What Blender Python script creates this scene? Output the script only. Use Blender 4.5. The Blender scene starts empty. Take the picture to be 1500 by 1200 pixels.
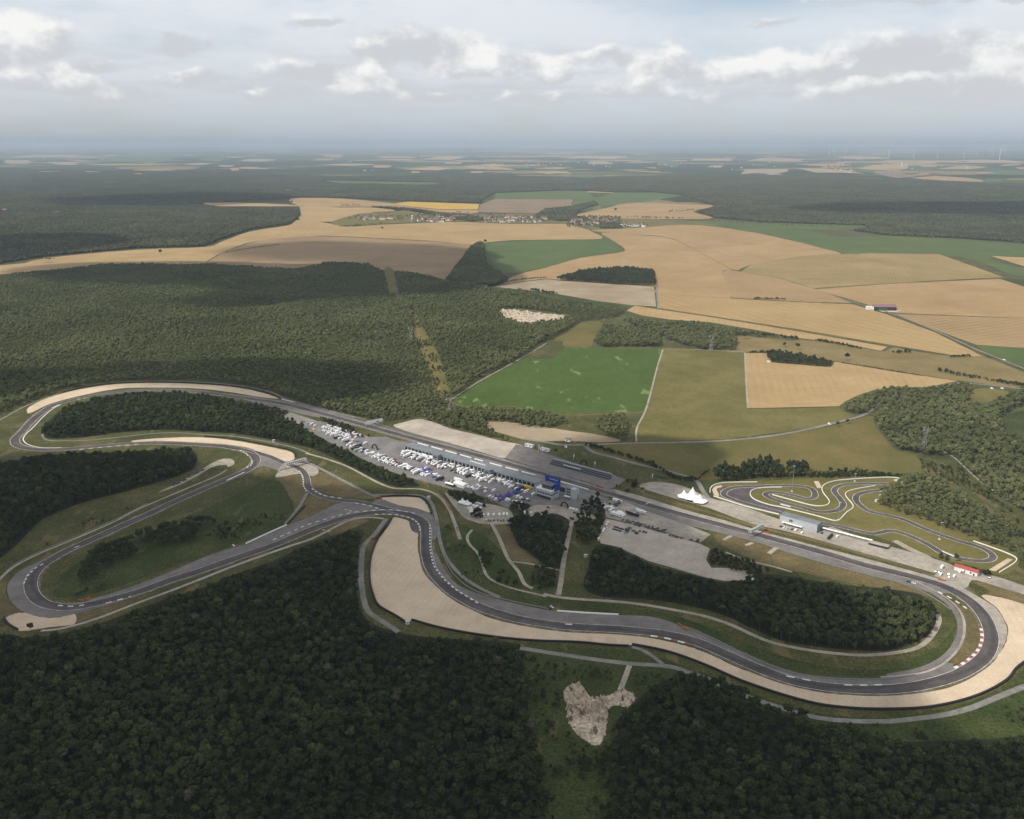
import bpy, bmesh, math, random
import numpy as np
from mathutils import Vector, Matrix
from mathutils.geometry import tessellate_polygon
R = math.radians
SC = bpy.context.scene
COL = SC.collection
rng = np.random.default_rng(7)
random.seed(7)

# ------------------------------------------------------------------ camera
F = 1300.0            # focal length in pixels of the 1500 px wide photograph
HC = 420.0            # flying height above the plateau
HZ = 209.0            # row of the true horizon
PITCH = math.atan((600 - HZ) / F)
cam_d = bpy.data.cameras.new('camera')
cam = bpy.data.objects.new('camera', cam_d); COL.objects.link(cam)
cam_d.sensor_width = 36; cam_d.sensor_fit = 'HORIZONTAL'; cam_d.lens = 36 * F / 1500
cam_d.clip_start = 1; cam_d.clip_end = 600000
cam.location = (0, 0, HC); cam.rotation_euler = (R(90) - PITCH, 0, 0)
SC.camera = cam
CP, SP = math.cos(PITCH), math.sin(PITCH)

def ray(px, py):
    dx = (px - 750) / F; dy = (600 - py) / F
    return dx, CP + dy * SP, -SP + dy * CP

def at(px, py, z=0.0):
    """the point of the plateau (height z) seen at a pixel of the photograph"""
    x, y, zz = ray(px, py)
    t = (z - HC) / zz
    return Vector((x * t, y * t, z))

def proj(x, y, z):
    """world -> pixel of the photograph (numpy arrays)"""
    dz = z - HC
    d = y * CP - dz * SP
    u = y * SP + dz * CP
    return 750 + F * x / d, 600 - F * u / d

# ------------------------------------------------------------------ sky, sun, exposure
SUN_EL = R(47)
SH = Vector((-0.86, -0.50, 0)).normalized()
SUN = Vector((SH.x * math.cos(SUN_EL), SH.y * math.cos(SUN_EL), math.sin(SUN_EL)))
sd = bpy.data.lights.new('sun', 'SUN'); sd.energy = 4.0; sd.angle = R(0.53); sd.color = (1.0, 0.94, 0.84)
so = bpy.data.objects.new('sun', sd); COL.objects.link(so)
so.rotation_euler = (-SUN).to_track_quat('-Z', 'Y').to_euler()
so.location = (-2000, 0, 3000)

class NT:
    """small node-tree writer"""
    def __init__(s, tree): s.t = tree; s.n = tree.nodes; s.l = tree.links
    def new(s, typ, **kw):
        n = s.n.new(typ)
        for k, v in kw.items(): setattr(n, k, v)
        return n
    def put(s, sock, v):
        if hasattr(v, 'is_linked'): s.l.new(v, sock)
        else: sock.default_value = v
    def m(s, op, a, b=0.0, c=0.0, clamp=False):
        n = s.n.new('ShaderNodeMath'); n.operation = op; n.use_clamp = clamp
        s.put(n.inputs[0], a); s.put(n.inputs[1], b)
        if len(n.inputs) > 2: s.put(n.inputs[2], c)
        return n.outputs[0]
    def ss(s, v, a, b, lo=0.0, hi=1.0):
        n = s.n.new('ShaderNodeMapRange'); n.interpolation_type = 'SMOOTHSTEP'
        s.put(n.inputs[0], v); n.inputs[1].default_value = a; n.inputs[2].default_value = b
        n.inputs[3].default_value = lo; n.inputs[4].default_value = hi
        return n.outputs[0]
    def mix(s, f, a, b, mode='MIX'):
        n = s.n.new('ShaderNodeMix'); n.data_type = 'RGBA'; n.blend_type = mode
        s.put(n.inputs[0], f); s.put(n.inputs[6], a); s.put(n.inputs[7], b)
        return n.outputs[2]
    def noise(s, vec, scale, detail=4, rough=0.55, dim='3D', col=False, dist=0.0):
        n = s.n.new('ShaderNodeTexNoise'); n.noise_dimensions = dim
        s.put(n.inputs['Vector'], vec); n.inputs['Scale'].default_value = scale
        n.inputs['Detail'].default_value = detail; n.inputs['Roughness'].default_value = rough
        n.inputs['Distortion'].default_value = dist
        return n.outputs[1 if col else 0]
    def comb(s, x, y, z=0.0):
        n = s.n.new('ShaderNodeCombineXYZ'); s.put(n.inputs[0], x); s.put(n.inputs[1], y); s.put(n.inputs[2], z)
        return n.outputs[0]
    def sep(s, v):
        n = s.n.new('ShaderNodeSeparateXYZ'); s.l.new(v, n.inputs[0]); return n.outputs
    def ramp(s, f, stops):
        n = s.n.new('ShaderNodeValToRGB'); e = n.color_ramp.elements
        while len(e) > 1: e.remove(e[-1])
        e[0].position = stops[0][0]; e[0].color = (*stops[0][1], 1)
        for p, c in stops[1:]:
            q = e.new(p); q.color = (*c, 1)
        s.l.new(f, n.inputs[0]); return n.outputs[0]

def C4(c): return (c[0], c[1], c[2], 1.0)

world = bpy.data.worlds.new('World'); SC.world = world; world.use_nodes = True
def build_world():
    W = NT(world.node_tree); W.n.clear()
    out = W.new('ShaderNodeOutputWorld'); bg = W.new('ShaderNodeBackground')
    W.l.new(bg.outputs[0], out.inputs[0])
    sky = W.new('ShaderNodeTexSky', sky_type='NISHITA')
    sky.sun_disc = False; sky.sun_elevation = SUN_EL; sky.sun_rotation = math.atan2(SUN.x, SUN.y)
    sky.air_density = 1.0; sky.dust_density = 1.5; sky.ozone_density = 1.0; sky.altitude = 900
    tc = W.new('ShaderNodeTexCoord')
    x, y, z = W.sep(tc.outputs['Generated'])
    az = W.m('MULTIPLY', W.m('ARCTAN2', x, y), 57.2958)
    el = W.m('MULTIPLY', W.m('ARCSINE', z), 57.2958)
    # clouds: the direction is warped by turbulence, then compared with the cumulus heaps
    p0 = W.comb(az, W.m('MULTIPLY', el, 1.5), 0.0)
    sep1 = W.n.new('ShaderNodeSeparateColor'); W.l.new(W.noise(p0, 0.33, 8, 0.58, '2D', True), sep1.inputs[0])
    wx = W.m('MULTIPLY', W.m('SUBTRACT', sep1.outputs[0], 0.5), 3.2)
    wy = W.m('MULTIPLY', W.m('SUBTRACT', sep1.outputs[1], 0.5), 1.7)
    u = W.m('ADD', az, wx); v = W.m('ADD', el, wy)
    # azimuth / elevation by photo pixel, half sizes, density, brightness
    blobs = [(25, 66, 70, 30, 1.05, .3), (70, 122, 62, 16, .9, .1), (262, 68, 42, 19, .75, -.7), (290, 116, 52, 18, .75, -.35), (180, 146, 80, 14, .7, -.5), (400, 142, 60, 14, .7, -.5), (150, 100, 40, 14, .55, -.4),
             (455, 112, 66, 22, .85, -.45), (545, 128, 46, 24, 1.05, .3), (590, 76, 72, 34, .9, -.45), (702, 96, 58, 32, 1.15, .35), (812, 108, 42, 22, 1.05, .35), (790, 148, 70, 14, .8, -.45), (880, 84, 40, 16, .6, -.3), (640, 150, 60, 12, .7, -.5),
             (925, 138, 50, 20, .95, 0), (975, 100, 52, 26, .95, .1), (1050, 146, 60, 14, .75, -.4), (1132, 108, 76, 28, 1.2, .4), (1235, 100, 46, 18, .8, -.45), (1262, 140, 66, 20, .85, -.35),
             (1350, 78, 88, 30, .9, -.55), (1350, 132, 76, 20, .85, -.3), (1485, 104, 66, 32, 1.05, .3), (1440, 148, 60, 12, .7, -.5), (460, 36, 40, 15, .6, -.5), (1130, 36, 56, 9, .5, -.5),
             (-90, 90, 90, 30, .9, 0), (-250, 115, 90, 26, .8, -.2), (1640, 90, 90, 30, .9, 0), (1790, 120, 90, 26, .8, -.2), (1370, -4, 170, 16, .75, -.6)]
    D = None; Hh = None
    for (bx, by, rx, ry, st, br) in blobs:
        dx, dy, dz = ray(bx, by)
        a0 = math.degrees(math.atan2(dx, dy)); e0 = math.degrees(math.atan2(dz, math.hypot(dx, dy)))
        ra = rx / F * 57.3 * 1.0; re = ry / F * 57.3 * 1.0
        du = W.m('DIVIDE', W.m('SUBTRACT', u, a0), ra)
        dv = W.m('DIVIDE', W.m('SUBTRACT', v, e0), re)
        dve = W.m('MULTIPLY', dv, W.m('ADD', 1.0, W.m('LESS_THAN', dv, 0.0)))
        r2 = W.m('ADD', W.m('MULTIPLY', du, du), W.m('MULTIPLY', dve, dve))
        g = W.m('MULTIPLY', W.m('EXPONENT', W.m('MULTIPLY', r2, -1.1)), st)
        gh = W.m('MULTIPLY', g, W.m('ADD', W.m('SUBTRACT', dv, W.m('MULTIPLY', du, 0.45)), br))
        D = g if D is None else W.m('ADD', D, g)
        Hh = gh if Hh is None else W.m('ADD', Hh, gh)
    fb = W.noise(p0, 0.5, 8, 0.55, '2D')
    # scattered heaps over the rest of the sky, on the same cloud level
    iz = W.m('DIVIDE', 1.0, W.m('MAXIMUM', z, 0.03))
    p2 = W.comb(W.m('MULTIPLY', x, iz), W.m('MULTIPLY', y, iz), 3.0)
    over = W.noise(p2, 1.1, 7, 0.58)
    over_m = W.m('MULTIPLY', W.ss(over, 0.44, 0.64), W.ss(el, 9.0, 16.0))
    hn = W.m('DIVIDE', Hh, W.m('MAXIMUM', D, 0.05))
    dens = W.m('ADD', D, W.m('MULTIPLY', W.m('SUBTRACT', fb, 0.5), 0.55))
    mask = W.ss(dens, 0.20, 0.56)
    lit = W.ss(W.m('ADD', hn, W.m('MULTIPLY', W.m('SUBTRACT', fb, 0.5), 2.4)), -0.15, 0.95)
    ccol = W.mix(lit, (0.62, 0.64, 0.675, 1), (0.97, 0.96, 0.94, 1))
    # thin high veil under a pale blue sky; greyer towards the horizon
    veil_n = W.noise(W.comb(W.m('MULTIPLY', az, 0.35), el, 5.0), 0.35, 5, 0.55)
    skyc = W.mix(1.0, sky.outputs[0], (0.105, 0.105, 0.105, 1), 'MULTIPLY')
    n = W.n.new('ShaderNodeMapRange'); W.l.new(el, n.inputs[0]); n.inputs[1].default_value = 0; n.inputs[2].default_value = 8
    veil = W.ramp(n.outputs[0], [(0.0, (0.43, 0.50, 0.585)), (0.07, (0.50, 0.555, 0.63)), (0.22, (0.60, 0.645, 0.70)), (0.5, (0.73, 0.765, 0.815)), (1.0, (0.81, 0.84, 0.885))])
    vf = W.ss(veil_n, 0.25, 0.55, 0.62, 0.95)
    dx, dy, dz = ray(1110, -14)          # a gap in the veil where the blue shows
    ga = W.m('DIVIDE', W.m('SUBTRACT', az, math.degrees(math.atan2(dx, dy))), 7.0); ge = W.m('DIVIDE', W.m('SUBTRACT', el, math.degrees(math.atan2(dz, math.hypot(dx, dy)))), 1.5)
    gap = W.m('EXPONENT', W.m('MULTIPLY', W.m('ADD', W.m('MULTIPLY', ga, ga), W.m('MULTIPLY', ge, ge)), -1.0))
    vf = W.m('MULTIPLY', vf, W.m('SUBTRACT', 1.0, W.m('MULTIPLY', gap, 0.75)))
    base = W.mix(vf, skyc, veil)
    # low stratus bank with faint ragged streaks
    st_n = W.noise(W.comb(W.m('MULTIPLY', az, 0.22), W.m('MULTIPLY', el, 1.3), 9.0), 0.9, 6, 0.6)
    bank = W.m('MULTIPLY', W.ss(st_n, 0.42, 0.68), W.m('MULTIPLY', W.ss(el, 0.4, 2.2), W.ss(el, 6.8, 3.4)))
    base = W.mix(W.m('MULTIPLY', bank, 0.75), base, (0.595, 0.62, 0.665, 1))
    c = W.mix(W.m('MULTIPLY', mask, 0.86), base, ccol)
    c = W.mix(W.m('MULTIPLY', over_m, 0.85), c, (0.63, 0.63, 0.63, 1))
    W.l.new(c, bg.inputs[0]); bg.inputs[1].default_value = 1.0
build_world()

vs = SC.view_settings
vs.view_transform = 'Standard'; vs.look = 'None'; vs.exposure = 0.0; vs.gamma = 1.0; vs.use_curve_mapping = False
SC.render.engine = 'CYCLES'
cy = SC.cycles
cy.use_denoising = True; cy.use_adaptive_sampling = True; cy.adaptive_threshold = 0.015
cy.max_bounces = 4; cy.diffuse_bounces = 2; cy.glossy_bounces = 1; cy.transmission_bounces = 2
cy.volume_bounces = 1; cy.transparent_max_bounces = 24; cy.caustics_reflective = False; cy.caustics_refractive = False

# ------------------------------------------------------------------ scene helpers
def tag(o, label=None, cat=None, group=None, kind=None):
    if label: o['label'] = label
    if cat: o['category'] = cat
    if group: o['group'] = group
    if kind: o['kind'] = kind
    return o

def link(name, me, mats=(), parent=None):
    o = bpy.data.objects.new(name, me); COL.objects.link(o)
    if me is not None:
        for m in mats:
            if m.name not in [x.name for x in me.materials if x]: me.materials.append(m)
    if parent: o.parent = parent
    return o

def empty(name, loc, rz=0.0):
    o = bpy.data.objects.new(name, None); COL.objects.link(o)
    o.empty_display_size = 2
    o.location = loc; o.rotation_euler = (0, 0, rz); return o

class G:
    """collects shapes for one mesh"""
    def __init__(s): s.v = []; s.f = []; s.mi = []
    def add(s, vs_, fs, m=0):
        b = len(s.v); s.v += [tuple(q) for q in vs_]
        s.f += [tuple(b + i for i in f) for f in fs]; s.mi += [m] * len(fs); return s
    def box(s, x0, x1, y0, y1, z0, z1, m=0):
        return s.add([(x0, y0, z0), (x1, y0, z0), (x1, y1, z0), (x0, y1, z0), (x0, y0, z1), (x1, y0, z1), (x1, y1, z1), (x0, y1, z1)],
                     [(0, 3, 2, 1), (4, 5, 6, 7), (0, 1, 5, 4), (1, 2, 6, 5), (2, 3, 7, 6), (3, 0, 4, 7)], m)
    def prism(s, poly, z0, z1, m=0):
        n = len(poly)
        return s.add([(x, y, z0) for x, y in poly] + [(x, y, z1) for x, y in poly],
                     [tuple(reversed(range(n))), tuple(range(n, 2 * n))] + [(i, (i + 1) % n, n + (i + 1) % n, n + i) for i in range(n)], m)
    def profile(s, prof, y0, y1, m=0):
        """polygon in x-z pushed along y"""
        n = len(prof)
        return s.add([(x, y0, z) for x, z in prof] + [(x, y1, z) for x, z in prof],
                     [tuple(range(n)), tuple(reversed(range(n, 2 * n)))] + [(i, n + i, n + (i + 1) % n, (i + 1) % n) for i in range(n)], m)
    def bar(s, a, b, r0, r1=None, n=5, m=0):
        a = Vector(a); b = Vector(b); d = (b - a).normalized(); r1 = r0 if r1 is None else r1
        u = d.cross(Vector((0, 0, 1)) if abs(d.z) < .9 else Vector((1, 0, 0))).normalized(); w = d.cross(u)
        ring = lambda c, r: [c + u * (r * math.cos(2 * math.pi * i / n)) + w * (r * math.sin(2 * math.pi * i / n)) for i in range(n)]
        return s.add(ring(a, r0) + ring(b, r1), [tuple(range(n)), tuple(reversed(range(n, 2 * n)))] +
                     [(i, n + i, n + (i + 1) % n, (i + 1) % n) for i in range(n)], m)
    def gable(s, x0, x1, y0, y1, z0, z1, m=0, o=0.0):
        """ridge along x"""
        ym = (y0 + y1) / 2; x0 -= o; x1 += o; y0 -= o; y1 += o
        return s.add([(x0, y0, z0), (x1, y0, z0), (x1, y1, z0), (x0, y1, z0), (x0, ym, z1), (x1, ym, z1)],
                     [(0, 3, 2, 1), (0, 1, 5, 4), (2, 3, 4, 5), (1, 2, 5), (3, 0, 4)], m)
    def mesh(s, name):
        me = bpy.data.meshes.new(name); me.from_pydata(s.v, [], s.f); me.polygons.foreach_set('material_index', s.mi); me.update()
        return me
    def obj(s, name, mats, parent=None):
        return link(name, s.mesh(name), mats if isinstance(mats, (list, tuple)) else [mats], parent)

def spl(pts, k=6, closed=False):
    """Catmull-Rom through 2-D points"""
    P = [np.array(p[:2], float) for p in pts]; n = len(P); out = []
    for i in range(n if closed else n - 1):
        a, b, c, d = (P[(i - 1) % n], P[i], P[(i + 1) % n], P[(i + 2) % n]) if closed else (P[max(i - 1, 0)], P[i], P[i + 1], P[min(i + 2, n - 1)])
        for j in range(k):
            t = j / k
            out.append(.5 * ((2 * b) + (c - a) * t + (2 * a - 5 * b + 4 * c - d) * t * t + (3 * b - a - 3 * c + d) * t ** 3))
    if not closed: out.append(P[-1])
    return np.array(out)

def wpts(pts): return [at(x, y) for x, y in pts]

def sheet(name, pts, mat, z, k=4, label=None, cat=None, kind='structure', jag=0.0):
    P = spl(pts, k, True) if k > 1 else np.array(pts, float)
    W_ = [at(x, y) for x, y in P]
    if jag:
        for q in W_:
            q.x += random.uniform(-jag, jag); q.y += random.uniform(-jag, jag)
    V = [(q.x, q.y, z) for q in W_]
    tri = tessellate_polygon([[Vector((a, b, 0)) for a, b, c in V]])
    fs = []
    for t in tri:
        a, b, c = [V[i] for i in t]
        s_ = (b[0] - a[0]) * (c[1] - a[1]) - (b[1] - a[1]) * (c[0] - a[0])
        fs.append(tuple(t) if s_ > 0 else tuple(reversed(t)))
    me = bpy.data.meshes.new(name); me.from_pydata(V, [], fs); me.update()
    return tag(link(name, me, [mat]), label, cat, None, kind)

def resample(pts, step, closed=False, k=8):
    """pixel polyline -> evenly spaced world points with left-hand normals"""
    P = spl(pts, k, closed); W_ = np.array([at(x, y)[:2] for x, y in P])
    if closed: W_ = np.vstack([W_, W_[:1]])
    seg = np.hypot(*(np.diff(W_, axis=0).T)); s_ = np.concatenate([[0], np.cumsum(seg)])
    n = max(2, int(s_[-1] / step) + 1)
    t = np.linspace(0, s_[-1], n)
    Q = np.stack([np.interp(t, s_, W_[:, 0]), np.interp(t, s_, W_[:, 1])], 1)
    if closed: Q = Q[:-1]
    # light smoothing takes the tracing jitter out
    for _ in range(3):
        M = Q.copy()
        if closed: M = (np.roll(Q, 1, 0) + 2 * Q + np.roll(Q, -1, 0)) / 4
        else: M[1:-1] = (Q[:-2] + 2 * Q[1:-1] + Q[2:]) / 4
        Q = M
    T = (np.roll(Q, -1, 0) - np.roll(Q, 1, 0)) if closed else np.gradient(Q, axis=0)
    T /= np.maximum(np.hypot(T[:, 0], T[:, 1])[:, None], 1e-6)
    N = np.stack([-T[:, 1], T[:, 0]], 1)
    return Q, T, N

def ribbon(Q, N, o0, o1, z, closed=False, g=None, m=0, sel=None):
    g = g or G(); n = len(Q)
    A = Q + N * o0; B = Q + N * o1
    vs_ = [(a[0], a[1], z) for a in A] + [(b[0], b[1], z) for b in B]
    rngi = range(n) if closed else range(n - 1)
    fs = [((i + 1) % n, i, n + i, n + (i + 1) % n) if o1 < o0 else (i, (i + 1) % n, n + (i + 1) % n, n + i) for i in rngi if sel is None or sel(i)]
    return g.add(vs_, fs, m)

def strip(name, pts, width, mat, z, closed=False, label=None, cat=None, kind='structure', step=4.0):
    Q, T, N = resample(pts, step, closed)
    return tag(ribbon(Q, N, -width / 2, width / 2, z, closed).obj(name, mat), label, cat, None, kind)

def wall_along(name, pts, h, t, mats, label, cat, group=None, step=3.0, z0=0.0, closed=False, gap=None, top=None):
    """an upright wall, rail or tyre stack that follows a line"""
    Q, T, N = resample(pts, step, closed); g = G(); n = len(Q)
    for i in range(n if closed else n - 1):
        if gap and gap(i): continue
        j = (i + 1) % n
        a, b = Q[i], Q[j]
        w0 = [(a + N[i] * -t / 2), (b + N[j] * -t / 2), (b + N[j] * t / 2), (a + N[i] * t / 2)]
        vs_ = [(q[0], q[1], z0) for q in w0] + [(q[0], q[1], z0 + h) for q in w0]
        g.add(vs_, [(0, 3, 2, 1), (0, 1, 5, 4), (1, 2, 6, 5), (2, 3, 7, 6), (3, 0, 4, 7)], 0)
        g.add(vs_[4:], [(0, 1, 2, 3)], 1 if top else 0)
    return tag(g.obj(name, mats), label, cat, group)

# ------------------------------------------------------------------ materials
def mat_new(name):
    m = bpy.data.materials.new(name); m.use_nodes = True
    t = NT(m.node_tree); t.n.clear()
    out = t.new('ShaderNodeOutputMaterial')
    return m, t, out

def ground_mat(name, cols, big=0.01, small=0.25, rough=0.95, mid=0.05, amp=0.5, stripes=None, spots=None, bump=0.0):
    """cols: two or three colours mixed by broad and fine noise laid out on the ground itself"""
    m, t, out = mat_new(name)
    geo = t.new('ShaderNodeNewGeometry'); p = geo.outputs['Position']
    nb = t.noise(p, big, 5, 0.6); nm = t.noise(p, mid, 4, 0.6); ns = t.noise(p, small, 3, 0.6)
    f = t.m('ADD', t.m('MULTIPLY', nb, 0.6), t.m('MULTIPLY', nm, 0.4))
    st = [(0.36, cols[0]), (0.5, cols[1]), (0.64, cols[2])] if len(cols) > 2 else [(0.38, cols[0]), (0.62, cols[1])]
    c = t.ramp(f, st)
    k = t.ss(ns, 0.25, 0.75, 1 - amp * .5, 1 + amp * .5)
    c = t.mix(1.0, c, t.comb(k, k, k), 'MULTIPLY')
    if stripes:
        ang, sc, dep = stripes
        mp = t.new('ShaderNodeMapping'); t.l.new(p, mp.inputs[0]); mp.inputs['Rotation'].default_value = (0, 0, R(ang))
        wv = t.new('ShaderNodeTexWave', wave_type='BANDS', bands_direction='X'); t.l.new(mp.outputs[0], wv.inputs[0])
        wv.inputs['Scale'].default_value = sc; wv.inputs['Distortion'].default_value = 1.2; wv.inputs['Detail'].default_value = 3; wv.inputs['Detail Scale'].default_value = 0.3
        lk = t.noise(p, 0.006, 3, .5)
        k2 = t.m('SUBTRACT', 1.0, t.m('MULTIPLY', t.m('MULTIPLY', t.m('POWER', wv.outputs[1], 2.5), dep), t.ss(lk, .3, .65)))
        c = t.mix(1.0, c, t.comb(k2, k2, k2), 'MULTIPLY')
    if spots:
        sc, th, col = spots
        mp = t.new('ShaderNodeMapping'); t.l.new(p, mp.inputs[0]); mp.inputs['Scale'].default_value = (1.0, .35, 1); mp.inputs['Rotation'].default_value = (0, 0, R(-28))
        n2 = t.noise(mp.outputs[0], sc, 3, .6)
        c = t.mix(t.ss(n2, th, th + .06), c, C4(col))
    b = t.new('ShaderNodeBsdfPrincipled'); t.l.new(c, b.inputs['Base Color']); b.inputs['Roughness'].default_value = rough
    b.inputs['Specular IOR Level'].default_value = 0.15
    if bump:
        bp = t.new('ShaderNodeBump'); bp.inputs['Strength'].default_value = bump; bp.inputs['Distance'].default_value = 1.5
        t.l.new(ns, bp.inputs['Height']); t.l.new(bp.outputs[0], b.inputs['Normal'])
    t.l.new(b.outputs[0], out.inputs[0]); return m

def plain(name, col, rough=0.6, metal=0.0, var=0.12, scale=0.8, spec=0.3):
    m, t, out = mat_new(name)
    tc = t.new('ShaderNodeTexCoord')
    n = t.noise(tc.outputs['Object'], scale, 3, .6)
    k = t.ss(n, .3, .7, 1 - var, 1 + var)
    c = t.mix(1.0, C4(col), t.comb(k, k, k), 'MULTIPLY')
    b = t.new('ShaderNodeBsdfPrincipled'); t.l.new(c, b.inputs['Base Color']); b.inputs['Roughness'].default_value = rough
    b.inputs['Metallic'].default_value = metal; b.inputs['Specular IOR Level'].default_value = spec
    t.l.new(b.outputs[0], out.inputs[0]); return m

def leaf_mat(name, cols, island=False, mott=.32):
    """foliage: broad colour drift over the wood, each tree its own tone, mottled leaves"""
    m, t, out = mat_new(name)
    geo = t.new('ShaderNodeNewGeometry'); p = geo.outputs['Position']
    nb = t.m('ADD', t.m('MULTIPLY', t.noise(p, 0.0045, 4, .6), .6), t.m('MULTIPLY', t.noise(p, .0013, 3, .6), .4)) if island else t.noise(p, 0.0045, 4, .6)
    if island: r = geo.outputs['Random Per Island']
    else: r = t.new('ShaderNodeObjectInfo').outputs['Random']
    f = t.m('ADD', t.m('MULTIPLY', t.m('SUBTRACT', nb, .5), 2.3), t.m('MULTIPLY', r, 0.7), clamp=False)
    f = t.m('ADD', f, 0.12)
    c = t.ramp(f, [(0.0, cols[0]), (0.4, cols[1]), (0.75, cols[2]), (1.0, cols[3])])
    odd = t.m('GREATER_THAN', r, .95); dead = t.m('GREATER_THAN', r, .986)      # a few paler kinds and dying crowns
    c = t.mix(t.m('MULTIPLY', odd, .7), c, C4(cols[4] if len(cols) > 4 else (.088, .098, .042))); c = t.mix(t.m('MULTIPLY', dead, .8), c, (.10, .09, .07, 1))
    ns = t.noise(p, 0.9, 2, .6)
    k = t.ss(ns, .3, .7, 1 - mott, 1 + mott)
    c = t.mix(1.0, c, t.comb(k, k, k), 'MULTIPLY')
    b = t.new('ShaderNodeBsdfDiffuse'); t.l.new(c, b.inputs[0])
    tr = t.new('ShaderNodeBsdfTranslucent'); t.l.new(t.mix(1.0, c, (1.1, 1.2, .6, 1), 'MULTIPLY'), tr.inputs[0])
    mx = t.new('ShaderNodeMixShader'); mx.inputs[0].default_value = .18; t.l.new(b.outputs[0], mx.inputs[1]); t.l.new(tr.outputs[0], mx.inputs[2])
    t.l.new(mx.outputs[0], out.inputs[0]); return m

LEAF = [(.028, .037, .019), (.040, .051, .024), (.058, .070, .030), (.078, .090, .038)]
M = {}
M['leaf'] = leaf_mat('foliage', LEAF)
M['leaf_far'] = leaf_mat('far_foliage', [(.036, .041, .026), (.060, .065, .036), (.092, .095, .048), (.13, .126, .064)], island=True)
M['leaf_dark'] = leaf_mat('pine_foliage', [(.032, .042, .022), (.044, .056, .027), (.058, .070, .033), (.074, .084, .039)])
M['leaf_mid'] = leaf_mat('sunny_foliage', [(.080, .092, .042), (.108, .120, .053), (.134, .145, .063), (.160, .164, .076), (.18, .175, .088)], mott=.16)  # paler copy of the foliage: sunlight on the middle woods put into the colour
M['bark'] = plain('bark', (.09, .075, .06), .9)
M['grass'] = ground_mat('meadow_grass', [(.042, .051, .016), (.068, .070, .024), (.112, .098, .042)], .014, .4, mid=.07, amp=1.0, spots=(.045, .585, (.125, .10, .048)))
M['dry'] = ground_mat('dry_grass', [(.085, .074, .034), (.125, .098, .046), (.17, .13, .068)], .02, .4, mid=.09, amp=.6)
M['lush'] = ground_mat('lush_grass', [(.027, .042, .011), (.042, .055, .016), (.07, .074, .025)], .02, .4, mid=.09, amp=1.0, spots=(.06, .62, (.095, .085, .035)))
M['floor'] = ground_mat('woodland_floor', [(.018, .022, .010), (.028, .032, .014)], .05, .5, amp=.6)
M['asphalt'] = ground_mat('asphalt', [(.060, .053, .052), (.088, .078, .076), (.122, .109, .105)], .03, .5, rough=.8, mid=.1, amp=.35)
M['runoff'] = ground_mat('pale_asphalt', [(.13, .118, .112), (.165, .15, .142), (.205, .187, .176)], .025, .5, rough=.85, mid=.1, amp=.25)
M['concrete'] = ground_mat('concrete_paving', [(.24, .215, .18), (.32, .285, .24), (.40, .355, .30)], .03, .4, mid=.12, amp=.25)
M['paddock'] = ground_mat('paddock_asphalt', [(.13, .124, .12), (.175, .165, .16), (.22, .207, .198)], .03, .4, mid=.1, amp=.3)
M['gravel'] = ground_mat('gravel_bed', [(.46, .365, .262), (.545, .435, .315), (.61, .495, .365)], .014, .5, mid=.06, amp=.2, stripes=(15, .05, .06), spots=(.03, .62, (.48, .38, .275)))
M['track_dirt'] = ground_mat('dirt_track', [(.24, .215, .17), (.32, .285, .23), (.39, .35, .285)], .03, .4, mid=.12, amp=.3)
M['grey_track'] = ground_mat('grey_track', [(.15, .145, .13), (.20, .19, .172), (.25, .24, .215)], .03, .4, mid=.12, amp=.3)
M['lot'] = ground_mat('gravel_lot', [(.31, .27, .225), (.39, .34, .285), (.47, .415, .35)], .02, .4, mid=.07, amp=.25)
M['verge'] = ground_mat('worn_verge', [(.068, .066, .028), (.125, .105, .06), (.25, .21, .155)], .09, .6, mid=.22, amp=.5)
M['rubber'] = ground_mat('rubbered_asphalt', [(.052, .046, .045), (.066, .059, .058), (.082, .074, .072)], .03, .5, rough=.75, mid=.12, amp=.25)
M['tanbrown'] = ground_mat('brown_stubble', [(.225, .155, .085), (.26, .18, .10), (.30, .21, .118)], .004, .08, mid=.015, amp=.14, stripes=(5, .02, .12))
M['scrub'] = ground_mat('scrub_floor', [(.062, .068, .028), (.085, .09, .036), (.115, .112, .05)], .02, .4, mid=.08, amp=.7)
M['red_dirt'] = ground_mat('red_earth', [(.20, .12, .075), (.27, .17, .11)], .04, .5, amp=.3)
M['rock'] = ground_mat('quarry_stone', [(.32, .25, .18), (.46, .38, .29), (.56, .48, .38)], .05, .35, mid=.15, amp=.7, bump=.5, spots=(.16, .57, (.13, .105, .075)))
M['wheat'] = ground_mat('wheat_stubble', [(.2697, .1783, .0853), (.3175, .2132, .1027), (.3654, .2523, .1288)], .0035, .08, mid=.015, amp=.14, stripes=(35, .035, .07))
M['wheat2'] = ground_mat('pale_stubble', [(.3045, .2088, .0974), (.3523, .2436, .1175), (.3915, .2784, .1462)], .004, .08, mid=.015, amp=.14, stripes=(12, .022, .10))
M['wheat3'] = ground_mat('striped_stubble', [(.3001, .2044, .0940), (.3393, .2349, .1096), (.3741, .2653, .1305)], .004, .08, mid=.012, amp=.12, stripes=(-20, .010, .14))
M['stripe'] = ground_mat('windrow_stubble', [(.2784, .1870, .0914), (.3262, .2218, .1131)], .004, .08, mid=.015, amp=.12, stripes=(62, .014, .22))
M['tan_green'] = ground_mat('greenish_stubble', [(.2175, .1653, .0653), (.2610, .1914, .0827), (.3001, .2218, .1027)], .004, .08, mid=.015, amp=.14, stripes=(20, .03, .15))
M['mauve'] = ground_mat('ploughed_field', [(.1740, .1218, .0800), (.2132, .1496, .0974), (.2479, .1783, .1201)], .005, .08, mid=.012, amp=.12, stripes=(5, .02, .2))
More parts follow.
